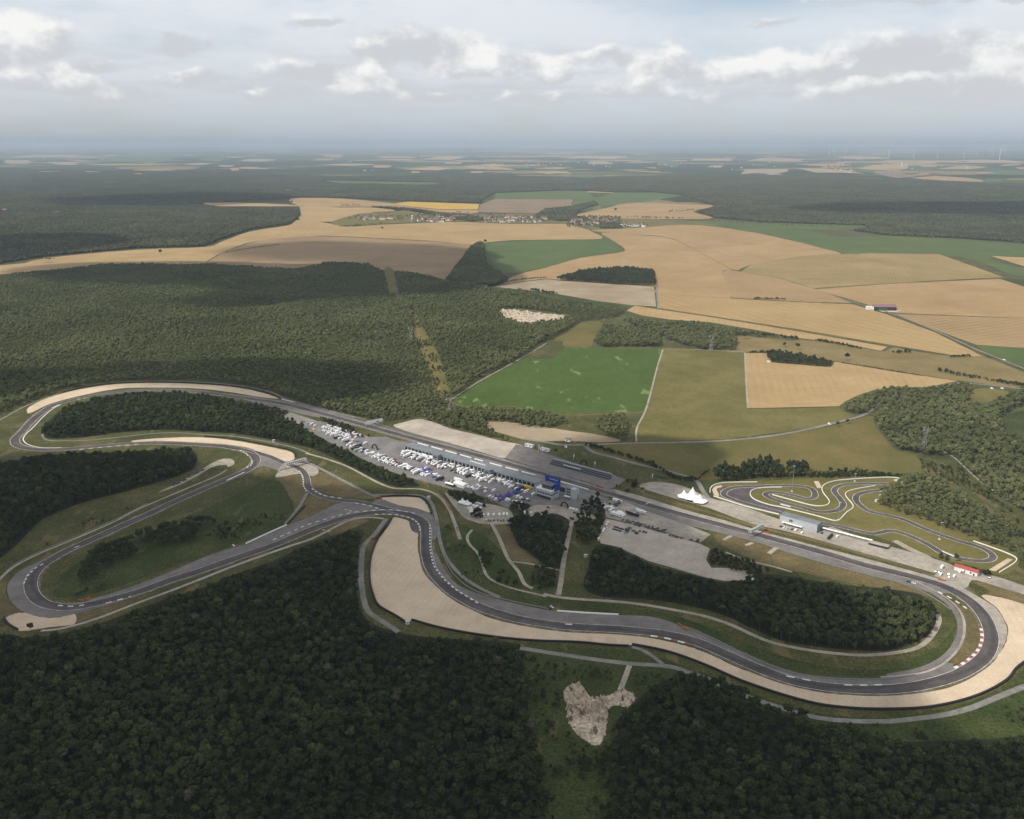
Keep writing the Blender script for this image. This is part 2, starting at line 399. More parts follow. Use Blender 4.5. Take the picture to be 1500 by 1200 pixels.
M['greytan'] = ground_mat('chalky_field', [(.2349, .1827, .1175), (.2871, .2262, .1496), (.3480, .2915, .2088)], .006, .08, mid=.015, amp=.12)
M['green'] = ground_mat('green_crop', [(.050, .082, .016), (.058, .094, .019), (.070, .104, .026)], .006, .1, mid=.03, amp=.25, spots=(.03, .62, (.15, .19, .07)))
M['green2'] = ground_mat('dull_green_crop', [(.058, .090, .024), (.073, .104, .030), (.092, .118, .040)], .004, .06, mid=.012, amp=.14)
M['olive'] = ground_mat('olive_pasture', [(.1001, .0914, .0278), (.1305, .1148, .0365), (.1653, .1409, .0505)], .008, .15, mid=.03, amp=.25, spots=(.03, .66, (.13, .12, .045)))
M['brown'] = ground_mat('brown_pasture', [(.088, .088, .026), (.122, .105, .034), (.165, .125, .047)], .006, .15, mid=.02, amp=.2)
M['pasture'] = ground_mat('dry_pasture', [(.1436, .1131, .0452), (.1827, .1392, .0592), (.2218, .1696, .0783)], .008, .12, mid=.02, amp=.2)
M['yellow'] = ground_mat('sunflower_field', [(.42, .27, .045), (.47, .31, .06)], .01, .05, amp=.15)
M['white'] = plain('white_paint', (.78, .78, .76), .5)
M['line'] = plain('road_line_paint', (.62, .61, .58), .7, var=.3, scale=.2)
M['kerb'] = plain('kerb_white', (.63, .61, .58), .7, var=.1, scale=.2)
M['kerbred'] = plain('kerb_red', (.26, .085, .075), .7, var=.15, scale=.2)
M['tyre'] = plain('tyre_rubber', (.022, .021, .021), .8)
M['rail'] = plain('galvanised_rail', (.30, .30, .30), .5, metal=.3)
M['metal'] = plain('galvanised_steel', (.42, .43, .44), .45, metal=.5)
M['roofgrey'] = plain('blue_grey_roof', (.165, .185, .20), .6, var=.12, scale=.08)
M['wallgrey'] = plain('grey_cladding', (.42, .44, .46), .6)
M['wallwhite'] = plain('white_render', (.74, .73, .70), .7)
M['cream'] = plain('cream_render', (.62, .56, .46), .8)
M['dark'] = plain('dark_opening', (.03, .032, .036), .5)
M['glass'] = plain('tinted_glass', (.05, .07, .075), .15, spec=.6)
M['blue'] = plain('blue_panel', (.012, .045, .28), .5)
M['redroof'] = plain('red_sheet_roof', (.36, .075, .07), .6)
M['brownroof'] = plain('brown_tile_roof', (.22, .12, .085), .85)
M['mauveroof'] = plain('purple_brown_roof', (.22, .13, .135), .7)
M['orange'] = plain('orange_block', (.50, .14, .045), .6)
M['red'] = plain('red_paint', (.50, .03, .035), .5)
M['yellowp'] = plain('yellow_paint', (.66, .47, .05), .5)
M['purple'] = plain('violet_fabric', (.08, .05, .25), .7)
M['tealp'] = plain('teal_sheet', (.12, .36, .33), .6)
M['greenp'] = plain('green_hoarding', (.05, .11, .075), .6)
M['hull'] = plain('tent_fabric', (.80, .80, .80), .7)

m, t, out = mat_new('countryside')     # land too far off to pick apart: woods with pale and green fields
geo = t.new('ShaderNodeNewGeometry'); p = geo.outputs['Position']
vo = t.new('ShaderNodeTexVoronoi'); vo.inputs['Scale'].default_value = .0011
mp = t.new('ShaderNodeMapping'); t.l.new(p, mp.inputs[0]); mp.inputs['Scale'].default_value = (.55, .8, 1); mp.inputs['Rotation'].default_value = (0, 0, .3)
wn = t.noise(mp.outputs[0], .0015, 3, .5, col=True)
va = t.new('ShaderNodeVectorMath', operation='MULTIPLY_ADD'); t.l.new(wn, va.inputs[0]); va.inputs[1].default_value = (500, 500, 0); t.l.new(mp.outputs[0], va.inputs[2])
t.l.new(va.outputs[0], vo.inputs['Vector'])
sc_ = t.new('ShaderNodeSeparateColor'); t.l.new(vo.outputs['Color'], sc_.inputs[0])
crop = t.ramp(sc_.outputs[0], [(0, (.33, .24, .13)), (.2, (.36, .26, .14)), (.21, (.08, .10, .04)), (.45, (.10, .115, .045)), (.46, (.2, .16, .09)), (.62, (.24, .18, .10)), (.63, (.055, .075, .03)), (1, (.07, .085, .035))])
for e in crop.node.color_ramp.elements: pass
crop.node.color_ramp.interpolation = 'CONSTANT'
wood_n = t.noise(p, .00022, 6, .6)
wood = t.ss(t.m('ADD', wood_n, t.m('MULTIPLY', sc_.outputs[1], .12)), .56, .575)
wcol = t.ramp(t.noise(p, .004, 5, .65), [(.3, (.028, .036, .018)), (.7, (.052, .060, .028))])
c = t.mix(wood, wcol, crop)
b = t.new('ShaderNodeBsdfDiffuse'); t.l.new(c, b.inputs[0]); t.l.new(b.outputs[0], out.inputs[0]); M['country'] = m

# ------------------------------------------------------------------ land: ground, fields
def disc(name, rad, n, mat, z, label, cy_=0.0):
    me = bpy.data.meshes.new(name)
    rs = [0, 2000, 8000, 30000, 90000, rad]
    V = [(0, cy_, z)]; Fs = []
    for r in rs[1:]:
        V += [(r * math.cos(2 * math.pi * i / n), cy_ + r * math.sin(2 * math.pi * i / n), z) for i in range(n)]
    Fs += [(0, 1 + i, 1 + (i + 1) % n) for i in range(n)]
    for k in range(len(rs) - 2):
        a, b_ = 1 + k * n, 1 + (k + 1) * n
        Fs += [(a + i, b_ + i, b_ + (i + 1) % n, a + (i + 1) % n) for i in range(n)]
    me.from_pydata(V, [], Fs); me.update()
    return tag(link(name, me, [mat]), label, None, None, 'structure')
disc('ground', 260000, 96, M['country'], -0.12, 'wide flat countryside of woods and fields reaching the horizon')
sheet('grassland', [(-900, 470), (-500, 395), (0, 372), (400, 345), (700, 320), (1000, 318), (1500, 350), (2000, 380), (2400, 500), (2600, 1300), (2300, 1900), (750, 2400), (-1000, 1900), (-1400, 1000)],
      M['grass'], -0.06, 4, 'rough green meadow around the race circuit')

fields = [
 ('green_field', 'green', [(661, 589), (700, 563), (760, 527), (810, 525), (825, 510), (970, 511), (957, 556), (943, 603), (880, 605), (817, 607), (747, 594), (700, 598)], 'bright green crop field with pale blotches beside the wood'),
 ('pasture_field', 'olive', [(971, 511), (1030, 513), (1090, 516), (1092, 560), (1096, 598), (1160, 598), (1232, 596), (1250, 604), (1262, 606), (1233, 616), (1187, 627), (1067, 643), (933, 647), (934, 628), (948, 597), (964, 537)], 'olive pasture between the green crop and the wheat'),
 ('wheat_field', 'wheat2', [(1091, 517), (1128, 517), (1130, 531), (1217, 538), (1223, 530), (1300, 543), (1403, 558), (1355, 568), (1310, 568), (1280, 577), (1230, 595), (1095, 598)], 'golden wheat field with pale stripes along one edge'),
 ('brown_field', 'brown', [(933, 650), (1067, 646), (1187, 630), (1233, 620), (1277, 610), (1290, 632), (1313, 660), (1335, 664), (1352, 690), (1267, 694), (1183, 695), (1045, 702), (1020, 704), (1000, 696), (900, 671), (870, 663), (857, 653)], 'brownish pasture below the curving lane'),
 ('pasture_field', 'pasture', [(1040, 488), (1067, 490), (1120, 488), (1170, 497), (1240, 505), (1290, 515), (1310, 509), (1340, 515), (1400, 522), (1440, 522), (1500, 545), (1600, 575), (1600, 600), (1500, 572), (1403, 557), (1300, 542), (1223, 529), (1130, 516), (1091, 516), (1060, 514)], 'dry rough pasture dotted with bushes'),
 ('wheat_field', 'wheat3', [(963, 430), (1000, 432), (1100, 439), (1180, 443), (1250, 446), (1300, 461), (1370, 487), (1440, 522), (1400, 521), (1310, 506), (1167, 482), (1050, 464), (963, 451)], 'long golden stubble field with a straight ditch'),
 ('wheat_field', 'wheat2', [(918, 455), (930, 448), (963, 453), (1050, 466), (1167, 485), (1300, 508), (1290, 514), (1240, 504), (1170, 495), (1100, 482), (1040, 472), (980, 468), (940, 462)], 'narrow stubble strip above the tree belt'),
 ('chalky_field', 'greytan', [(723, 420), (750, 415), (777, 412), (800, 409), (833, 412), (958, 420), (961, 449), (925, 447), (867, 440), (800, 428)], 'pale greyish field in front of the dark copse'),
 ('wheat_field', 'wheat', [(735, 415), (760, 402), (800, 392), (850, 378), (900, 371), (916, 366), (897, 352), (882, 341), (940, 345), (990, 352), (1070, 395), (1057, 398), (1070, 437), (963, 430), (958, 419), (833, 411), (800, 408), (777, 411)], 'broad tan stubble field behind the copse'),
 ('wheat_field', 'wheat', [(868, 337), (930, 334), (1000, 329), (1070, 335), (1140, 348), (1232, 371), (1190, 374), (1100, 388), (1070, 394), (990, 351), (935, 344), (882, 340)], 'tan stubble field below the village edge'),
 ('stubble_field', 'tan_green', [(1100, 388), (1190, 374), (1280, 371), (1375, 372), (1470, 406), (1300, 415), (1193, 422), (1140, 408), (1085, 398)], 'greenish tan stubble field'),
 ('wheat_field', 'stripe', [(1071, 395), (1085, 398), (1140, 408), (1193, 423), (1248, 444), (1180, 442), (1100, 438), (1072, 436), (1058, 398)], 'striped stubble field beside the farm lane'),
 ('wheat_field', 'wheat', [(1193, 424), (1300, 416), (1473, 408), (1620, 425), (1620, 472), (1310, 458), (1250, 440)], 'tan field behind the barn'),
 ('wheat_field', 'stripe', [(1312, 460), (1510, 467), (1640, 474), (1640, 520), (1430, 505), (1367, 482)], 'combed stubble field with dark swaths past the barn'),
 ('green_field', 'green2', [(1430, 506), (1510, 510), (1640, 522), (1640, 570), (1490, 535), (1445, 517)], 'dull green field beyond the lane'),
 ('green_field', 'green2', [(1067, 334), (1180, 338), (1227, 347), (1300, 346), (1367, 349), (1500, 358), (1640, 366), (1640, 384), (1450, 374), (1500, 396), (1510, 406), (1475, 400), (1440, 385), (1380, 372), (1280, 371), (1235, 371), (1140, 347)], 'long green field along the distant wood'),
 ('wheat_field', 'wheat2', [(1452, 375), (1640, 384), (1640, 400), (1500, 390)], 'small tan field past the long green field'),
 ('green_field', 'lush', [(1463, 408), (1480, 407), (1640, 420), (1640, 432), (1500, 420)], 'dark green wedge between tan fields'),
 ('wheat_field', 'wheat2', [(-300, 400), (0, 389), (67, 378), (200, 366), (300, 362), (325, 354), (367, 339), (423, 330), (440, 322), (500, 332), (470, 345), (380, 352), (330, 368), (300, 385), (300, 392), (150, 392), (60, 398), (0, 405), (-300, 420)], 'tan stubble field rising behind the wooded ridge'),
 ('wheat_field', 'wheat3', [(440, 324), (500, 332), (560, 329), (617, 327), (667, 325), (750, 328), (822, 328), (850, 333), (868, 340), (880, 350), (800, 351), (750, 352), (715, 355), (692, 359), (633, 353), (560, 349), (500, 346), (440, 345), (400, 348), (420, 334)], 'golden stubble field with sweeping stripes below the village'),
 ('ploughed_field', 'tanbrown', [(300, 386), (330, 368), (380, 352), (440, 346), (500, 347), (560, 350), (633, 354), (692, 360), (667, 388), (652, 410), (627, 402), (562, 398), (540, 392), (480, 390), (430, 398), (300, 392)], 'brown ploughed field on the slope above the wood'),
 ('wheat_field', 'wheat', [(427, 290), (500, 291), (577, 298), (600, 303), (643, 307), (700, 308), (698, 312), (660, 314), (600, 306), (545, 303), (500, 303), (440, 302)], 'pale tan strip before the distant wood'),
 ('wheat_field', 'wheat2', [(437, 303), (500, 304), (545, 304), (580, 309), (530, 312), (500, 322), (480, 325), (440, 322)], 'tan field west of the village'),
 ('sunflower_field', 'yellow', [(577, 298), (600, 295.5), (702, 299), (700, 307), (643, 306.5), (600, 302.5)], 'deep yellow sunflower field'),
 ('ploughed_field', 'mauve', [(703, 300), (725, 291.5), (840, 292), (835, 303), (790, 313), (700, 311)], 'grey brown ploughed field above the village'),
 ('green_field', 'green2', [(725, 283), (830, 279), (860, 280), (870, 290), (885, 287), (900, 282), (960, 282), (1000, 286), (980, 290), (940, 297), (920, 297), (880, 303), (850, 308), (835, 305), (842, 291.5), (725, 291)], 'green meadows between woods above the village'),
 ('wheat_field', 'wheat', [(840, 317), (887, 305), (933, 297), (1000, 300), (1050, 302), (1015, 310), (1045, 319), (1000, 321), (900, 320)], 'tan field against the distant wood'),
 ('green_field', 'green2', [(1000, 323), (1120, 326), (1280, 331), (1240, 337), (1067, 332), (1040, 327)], 'light green meadow strip by the distant wood'),
 ('green_field', 'olive', [(660, 315), (700, 313), (790, 314), (850, 318), (1000, 323), (1060, 332), (1000, 328), (930, 333), (870, 336), (822, 327), (750, 327), (667, 324), (560, 328), (500, 331), (485, 325), (530, 313), (580, 310), (600, 307)], 'green gardens and meadows round the village'),
 ('green_field', 'green2', [(712, 358), (740, 355), (800, 352), (880, 351), (897, 354), (912, 366), (890, 371), (850, 377), (800, 391), (760, 397), (735, 396), (718, 380)], 'rounded green field with a pale rim'),
 ('green_field', 'lush', [(1466, 612), (1480, 606), (1510, 600), (1560, 600), (1560, 650), (1500, 645), (1470, 636)], 'bright meadow in a gap of the wood'),
 ('pasture_field', 'olive', [(1425, 570), (1470, 572), (1478, 578), (1450, 588), (1418, 592)], 'small olive clearing by the lane'),
 ('stubble_field', 'brown', [(810, 496), (850, 473), (884, 474), (872, 500), (866, 508), (828, 508), (824, 500)], 'reddish tan plot at the wood edge'),
]
SHARP = ('pale blotches', 'olive pasture', 'pale stripes', 'straight ditch', 'narrow stubble', 'dark copse', 'greenish tan', 'behind the barn', 'combed', 'dull green', 'small tan', 'dark green wedge', 'sunflower', 'beside the farm lane', 'above the village', 'ploughed field on')
FIELD_POLY = []
zf = 0.0
for i, (nm, mk, pts, lab) in enumerate(fields):
    sheet(nm, pts, M[mk], -0.04 + 0.0005 * i + (.045 if 'in a gap' in lab or 'small olive' in lab else 0), 1 if any(q in lab for q in SHARP) else 3, lab); FIELD_POLY.append(pts)
# thin far fields, one sheet each
far = [('wheat2', 288, 296, 428, 303), ('wheat', 412, 277, 440, 281), ('green2', 458, 264, 656, 273), ('green2', 824, 254, 882, 261), ('wheat2', 550, 229, 610, 232), ('wheat2', 620, 229, 674, 235),
       ('wheat', 545, 242, 575, 246), ('wheat2', 592, 245, 655, 250), ('wheat', 683, 243, 756, 250), ('wheat2', 835, 228, 919, 233), ('wheat2', 1004, 232, 1078, 236), ('wheat', 1093, 231, 1175, 238),
       ('wheat', 1170, 239, 1250, 244), ('wheat2', 1180, 246, 1262, 255), ('green', 1258, 247, 1284, 254), ('mauve', 1284, 251, 1340, 261), ('wheat', 1332, 258, 1442, 267), ('green2', 1440, 261, 1468, 268),
       ('wheat2', 1262, 241, 1330, 250), ('wheat', 1374, 243, 1440, 249), ('wheat2', 1400, 234, 1500, 239), ('green2', 1440, 248, 1520, 256), ('tan_green', 1300, 236, 1380, 240), ('wheat2', 1225, 229, 1300, 233),
       ('greytan', 0, 234, 45, 241), ('greytan', 75, 238, 118, 242), ('green2', 140, 226, 250, 241), ('greytan', 20, 225, 110, 232), ('greytan', 300, 211, 420, 214), ('green2', 290, 231, 330, 237), ('greytan', 350, 233, 400, 237),
       ('greytan', 470, 226, 505, 231), ('greytan', 860, 236, 900, 241), ('green2', 960, 232, 1000, 246), ('greytan', 1080, 246, 1160, 256), ('greytan', 60, 210, 90, 213), ('wheat2', 930, 225, 950, 227), ('greytan', 325, 220, 350, 223)]
FAR_POLY = []
for _ in range(110):
    _x = random.uniform(-150, 1650); _y = random.uniform(212.5, 254); _h = max(.7, (_y - 209) * random.uniform(.05, .12)); _w = random.uniform(12, 46)
    far.append((random.choice(('wheat', 'wheat2', 'greytan', 'green2', 'tan_green')), _x, _y, _x + _w, _y + _h))
for i, (mk, x0, y0, x1, y1) in enumerate(far):
    w_, h_ = x1 - x0, y1 - y0; u = random.uniform; sk = u(-.25, .25) * w_
    pts = [(x0 + u(0, .2) * w_ + sk, y0 + u(0, .3) * h_), (x0 + u(.4, .6) * w_ + sk, y0 + u(-.1, .2) * h_), (x1 - u(0, .15) * w_ + sk, y0 + u(0, .4) * h_), (x1 - u(0, .1) * w_, y0 + u(.5, .7) * h_), (x1 - u(0, .3) * w_ - sk, y1 - u(0, .2) * h_), (x0 + u(.3, .5) * w_ - sk, y1 - u(0, .3) * h_), (x0 + u(0, .2) * w_ - sk, y1 - u(0, .35) * h_)]
    nm = {'green': 'green_field', 'green2': 'green_field', 'mauve': 'ploughed_field'}.get(mk, 'pale_field')
    sheet(nm, pts, M[mk], 0.2 + .002 * i, 1, 'distant field lying among the hazy woods'); FAR_POLY.append(pts)
    if y0 > 245: FIELD_POLY.append(pts)

# low wooded rises on the horizon
def hills(x0, x1, y, hgt, seed, depth=5000):
    r_ = random.Random(seed); n = 60; g = G(); V = []; Fs = []
    ph = [r_.uniform(0, 6.28) for _ in range(5)]
    prof = [0, .35, .8, 1, .8, .35, 0]
    for i in range(n + 1):
        t_ = i / n; x = x0 + (x1 - x0) * t_
        hh = hgt * (math.sin(math.pi * t_) ** .6) * (.65 + .2 * math.sin(5 * t_ + ph[0]) + .12 * math.sin(13 * t_ + ph[1]) + .06 * math.sin(31 * t_ + ph[2]))
        for j, q in enumerate(prof):
            V.append((x, y + (j - 3) / 3 * depth, -5 + hh * q))
    k = len(prof)
    for i in range(n):
        for j in range(k - 1):
            a = i * k + j; Fs.append((a, a + k, a + k + 1, a + 1))
    g.add(V, Fs); return tag(g.obj('hills', M['country']), 'low hazy wooded rise along the horizon', None, None, 'structure')
hills(-9000, 12000, 52000, 150, 1); hills(8000, 42000, 60000, 170, 2); hills(-52000, -12000, 60000, 140, 3); hills(-3000, 9000, 38000, 70, 4, 3000); hills(11000, 30000, 34000, 60, 5, 3000); hills(-34000, -14000, 36000, 70, 6, 3000)

# ------------------------------------------------------------------ circuit: verges, gravel, asphalt, kerbs
Z1, Z2, Z3, Z4, Z5, Z6 = 0.00, 0.03, 0.06, 0.09, 0.12, 0.15
def gsheet(name, mk, pts, z, label, k=4): return sheet(name, pts, M[mk], z, k, label)
_zz = [0]
def zc(z): _zz[0] = (_zz[0] + 1) % 9; return z + .0025 * _zz[0]

# dry and lush verges
for nm, mk, pts, lab in [
 ('dry_verge', 'dry', [(404, 702), (438, 695), (447, 706), (448, 715), (452, 723), (437, 744), (425, 757), (430, 735), (400, 712)], 'brown dry grass inside the chicane'),
 ('dry_verge', 'dry', [(455, 724), (475, 733), (500, 738), (498, 741), (470, 750), (436, 764), (427, 766), (443, 742)], 'brown dry grass wedge between link road and straight'),
 ('dry_verge', 'dry', [(468, 692), (500, 700), (530, 718), (552, 730), (520, 730), (500, 728), (478, 724), (462, 716), (455, 704)], 'brown dry grass beside the link road'),
 ('dry_verge', 'dry', [(1395, 898), (1410, 890), (1430, 900), (1440, 922), (1438, 945), (1420, 965), (1392, 973), (1405, 950), (1411, 922), (1407, 905)], 'brown dry grass crescent inside the hairpin'),
 ('dry_verge', 'dry', [(0, 850), (12, 842), (9, 858), (10, 874), (20, 888), (34, 897), (20, 899), (5, 906), (-30, 910), (-30, 860)], 'brown verge round the far end bend'),
 ('dry_verge', 'dry', [(110, 899), (140, 893), (200, 876), (235, 866), (200, 880), (140, 902), (110, 912)], 'brown verge strip below the straight'),
 ('dry_verge', 'dry', [(476, 768), (515, 760), (540, 762), (530, 768), (500, 780), (480, 783)], 'worn ground beside the straight'),
 ('lush_verge', 'lush', [(290, 750), (340, 728), (400, 702), (425, 730), (430, 760), (400, 775), (340, 800), (280, 820), (200, 850), (130, 872), (85, 876), (78, 860), (100, 835), (150, 805), (230, 775)], 'green meadow inside the tight loop'),
 ('lush_verge', 'lush', [(650, 770), (700, 778), (760, 830), (815, 872), (900, 885), (1000, 905), (1100, 945), (1200, 975), (1300, 980), (1370, 950), (1395, 925), (1390, 960), (1350, 984), (1240, 990), (1160, 982), (1080, 950), (1000, 915), (900, 899), (760, 882), (690, 862), (655, 830)], 'green verge along the inside of the long bend'),
 ('lush_verge', 'lush', [(770, 945), (850, 950), (930, 955), (1000, 975), (1100, 1015), (1200, 1045), (1300, 1050), (1400, 1035), (1470, 1005), (1520, 975), (1560, 1060), (1400, 1085), (1250, 1075), (1100, 1035), (1000, 990), (930, 1030), (900, 1080), (900, 1230), (800, 1230), (780, 1080)], 'green rough ground outside the long gravel trap'),
 ('dry_verge', 'dry', [(1105, 792), (1170, 815), (1270, 843), (1330, 858), (1365, 878), (1340, 868), (1260, 856), (1180, 840), (1120, 825), (1060, 800), (1050, 783)], 'dry verge below the main straight'),
 ('dry_verge', 'dry', [(720, 770), (746, 772), (760, 800), (790, 825), (752, 822), (735, 792)], 'dry clearing between the infield paths'),
]: gsheet(nm, mk, pts, zc(Z1), lab)

GR = {}
GR[1] = [(41, 598), (60, 587), (90, 577), (120, 570), (160, 564), (200, 561.6), (260, 561.6), (300, 563.6), (330, 566), (360, 570), (390, 577), (408, 584), (380, 581.5), (340, 575), (300, 570), (260, 568), (200, 568), (170, 570), (140, 575), (100, 584), (70, 593), (43, 605.6)]
GR[2] = [(192, 646), (220, 643), (260, 641), (300, 641), (340, 645), (380, 652), (410, 658), (428, 663), (431, 672), (420, 676), (400, 670), (372, 660), (356, 655.6), (320, 650.6), (280, 648), (240, 647), (205, 648.5)]
GR[3] = [(7, 906), (22, 899), (38, 898), (58, 903.5), (84, 905), (109, 899.4), (109, 914), (80, 918), (54, 922), (30, 924), (12, 914)]
GR[4] = [(558, 730), (580, 728), (610, 729), (620, 733), (627, 742), (630, 751), (612, 745), (584, 740)]
GR[5] = [(576, 759), (586, 759), (600, 765), (604, 778), (612, 781), (612, 804), (618, 824), (628, 844), (644, 862), (664, 878), (690, 893), (720, 906), (760, 916), (800, 921), (850, 926), (910, 929), (940, 933), (980, 940), (1010, 948), (1040, 959), (1080, 978), (1120, 992), (1160, 1005), (1200, 1014), (1240, 1018), (1300, 1019), (1320, 1017), (1360, 1010), (1400, 998), (1430, 985), (1456, 966), (1469, 950), (1475.6, 932), (1475, 916), (1460, 891), (1438, 873), (1460, 874), (1490, 882), (1515, 893), (1535, 920), (1528, 950), (1500, 969), (1486, 980), (1476, 994), (1450, 1010), (1420, 1022), (1380, 1032), (1340, 1037), (1280, 1038), (1240, 1036), (1200, 1031), (1160, 1021), (1120, 1008), (1080, 994), (1040, 976), (1000, 961), (970, 952), (940, 946), (924, 945), (890, 944), (850, 940), (790, 938), (750, 935), (720, 932), (680, 926), (640, 918), (604, 909), (598, 913), (580, 901), (556, 888), (548, 872), (543, 850), (543, 820), (552, 794), (566, 774)]
gl = {1: 'pale gravel trap along the far sweeping bend', 2: 'pale gravel trap behind the second hairpin', 3: 'small gravel trap at the tight end bend', 4: 'small gravel trap with a dark tyre wall below the paddock', 5: 'huge pale gravel trap following the long bends'}
for i, pts in GR.items(): sheet('gravel_trap', pts, M['gravel'], zc(Z2), 5, gl[i], jag=.45)
FB_POLY = [(1438, 872), (1450, 866), (1425, 852), (1470, 858), (1520, 872), (1540, 890), (1510, 890), (1490, 881), (1460, 873)]
gsheet('dry_verge', 'dry', FB_POLY, zc(Z1), 'olive verge behind the runoff gravel', 3)

# lots and aprons
for nm, mk, pts, lab in [
 ('gravel_lot', 'lot', [(576, 624), (590, 619), (612, 614), (634, 618), (660, 628), (700, 637), (730, 645), (756, 650), (770, 657), (745, 668), (735, 671), (690, 658), (640, 644), (600, 633)], 'bare gravel car park across the straight from the pits'),
 ('paved_lot', 'runoff', [(756, 651), (772, 655), (800, 664), (840, 678), (900, 696), (916, 703), (905, 712), (893, 716), (850, 703), (800, 690), (740, 671)], 'grey paved ground round the grandstand'),
 ('paddock', 'paddock', [(440, 618), (470, 617), (510, 627), (540, 640), (566, 640), (585, 646), (612, 650), (700, 676), (790, 699), (850, 717), (893, 731), (884, 742), (872, 748), (840, 752), (790, 752), (740, 743), (712, 729), (690, 723), (650, 713), (610, 703), (570, 690), (530, 672), (500, 657), (470, 641), (446, 628)], 'grey paddock surface behind the pit building'),
 ('gravel_lot', 'track_dirt', [(776, 742), (800, 740), (830, 743), (862, 752), (872, 760), (840, 764), (826, 757), (808, 752), (778, 757)], 'tan gravel apron below the paddock'),
 ('gravel_lot', 'track_dirt', [(652, 722), (664, 728), (676, 738), (712, 738), (745, 746), (752, 762), (740, 768), (704, 767), (694, 764), (682, 760), (670, 748), (660, 735)], 'tan yard with the white tent'),
 ('gravel_lot', 'lot', [(888, 760), (935, 770), (985, 784), (1026, 797), (1040, 804), (1034, 820), (1042, 832), (1070, 832), (1095, 836), (1103, 843), (1090, 850), (1060, 851), (1030, 845), (990, 833), (950, 822), (905, 801), (880, 796), (876, 780)], 'large bare gravel car park'),
 ('paved_lot', 'concrete', [(884, 742), (893, 733), (915, 735), (945, 748), (985, 762), (1012, 771), (1041, 783), (1026, 795), (985, 783), (935, 769), (888, 758)], 'concrete apron beside the main straight'),
 ('gravel_lot', 'concrete', [(938, 714), (945, 708), (965, 706), (1000, 712), (1036, 728), (1070, 737), (1100, 746), (1145, 762), (1200, 777), (1215, 772), (1230, 776), (1290, 798), (1305, 801), (1380, 822), (1410, 835), (1440, 840), (1470, 848), (1500, 858), (1530, 866), (1530, 878), (1490, 868), (1450, 856), (1424, 850), (1414, 862), (1385, 850), (1330, 832), (1290, 818), (1220, 797), (1150, 778), (1100, 767), (1040, 745), (980, 728)], 'pale gravel strip with the star shaped tent'),
 ('gravel_lot', 'grey_track', [(406, 610), (422, 604), (440, 609), (462, 616), (470, 620), (456, 626), (430, 619)], 'small lot among the trees above the paddock'),
 ('worn_ground', 'greytan', [(707, 620), (740, 618), (800, 626), (840, 632), (870, 636), (910, 645), (880, 648), (830, 646), (780, 646), (745, 638), (720, 630)], 'worn tan ground behind the entrance'),
 ('layby', 'track_dirt', [(230, 722), (260, 708), (284, 694), (320, 674), (340, 673), (343, 680), (334, 684), (331, 681), (312, 684), (288, 698), (260, 712)], 'tan layby with rows of dark machines'),
 ('runoff', 'runoff', [(374, 664), (381, 678), (376, 686), (388, 683), (408, 689), (420, 680), (400, 671), (380, 663)], 'grey asphalt triangle at the hairpin'),
 ('runoff', 'concrete', [(407, 692), (405, 700), (438, 694), (458, 698), (467, 689), (448, 679), (416, 681)], 'pale concrete by the footbridge'),
 ('runoff', 'runoff', [(120, 797), (90, 810), (60, 822), (36, 832), (20, 844), (11, 858), (12, 872), (20, 886), (36, 897), (58, 903), (84, 904.4), (112, 899), (140, 892), (190, 876), (150, 880), (106, 888), (64, 882), (48, 860), (60, 832), (100, 807)], 'wide grey asphalt outside the tight end bend'),
 ('runoff', 'runoff', [(110, 888), (130, 879), (180, 864), (250, 838), (290, 820), (330, 806), (360, 797), (420, 770), (440, 763), (470, 750), (503, 735), (535, 738), (575, 748), (540, 754), (450, 780), (350, 816), (250, 851), (160, 880)], 'broad grey asphalt beside the rising straight'),
 ('runoff', 'runoff', [(556, 731), (584, 740), (612, 745), (628, 752), (636, 760), (639, 775), (639, 788), (630, 792), (624, 772), (612, 760), (600, 754), (575, 749), (545, 740)], 'grey asphalt outside the bend by the tyre wall'),
 ('runoff', 'asphalt', [(600, 762), (604, 778), (618, 780), (618, 764)], 'dark asphalt patch at the gravel edge'),
 ('runoff', 'runoff', [(628, 800), (640, 812), (644, 820), (656, 842), (670, 856), (690, 866), (710, 872), (750, 883), (804, 894), (850, 898), (906, 901), (950, 903), (980, 910), (998, 918), (1030, 930), (1080, 952), (1120, 970), (1160, 984), (1200, 991), (1240, 994), (1280, 995), (1320, 992), (1350, 985), (1380, 972), (1395, 973), (1400, 988), (1360, 1001), (1280, 1010), (1200, 1004), (1120, 982), (1040, 947), (970, 928), (890, 920), (800, 913), (704, 889), (644, 849), (626, 816)], 'broad grey asphalt inside the long bend'),
 ('runoff', 'concrete', [(1386, 851), (1412, 862), (1438, 877), (1460, 892), (1474, 916), (1475, 932), (1469, 948), (1462, 960), (1440, 980), (1420, 988), (1450, 945), (1446, 905), (1428, 884), (1400, 866)], 'pale worn asphalt outside the hairpin'),
 ('runoff', 'runoff', [(930, 732), (1080, 778), (1260, 828), (1340, 846), (1400, 868), (1372, 868), (1358, 867), (1320, 853), (1267, 840), (1167, 812), (1100, 790), (1000, 767), (960, 756), (910, 740)], 'grey strip along the lower side of the main straight'),
 ('runoff', 'concrete', [(893, 716), (940, 727), (1000, 746), (1060, 762), (1100, 774), (1140, 785), (1200, 801), (1290, 824), (1385, 851), (1380, 856), (1260, 824), (1140, 790), (1020, 759), (890, 721)], 'pale strip along the upper side of the main straight'),
 ('runoff', 'runoff', [(330, 577), (400, 585), (430, 590), (470, 600), (540, 619), (600, 636), (660, 652), (740, 673), (840, 702), (900, 718), (890, 728), (830, 712), (770, 695), (700, 676), (612, 650), (566, 637), (500, 619), (440, 606), (390, 594)], 'grey pit straight margin'),
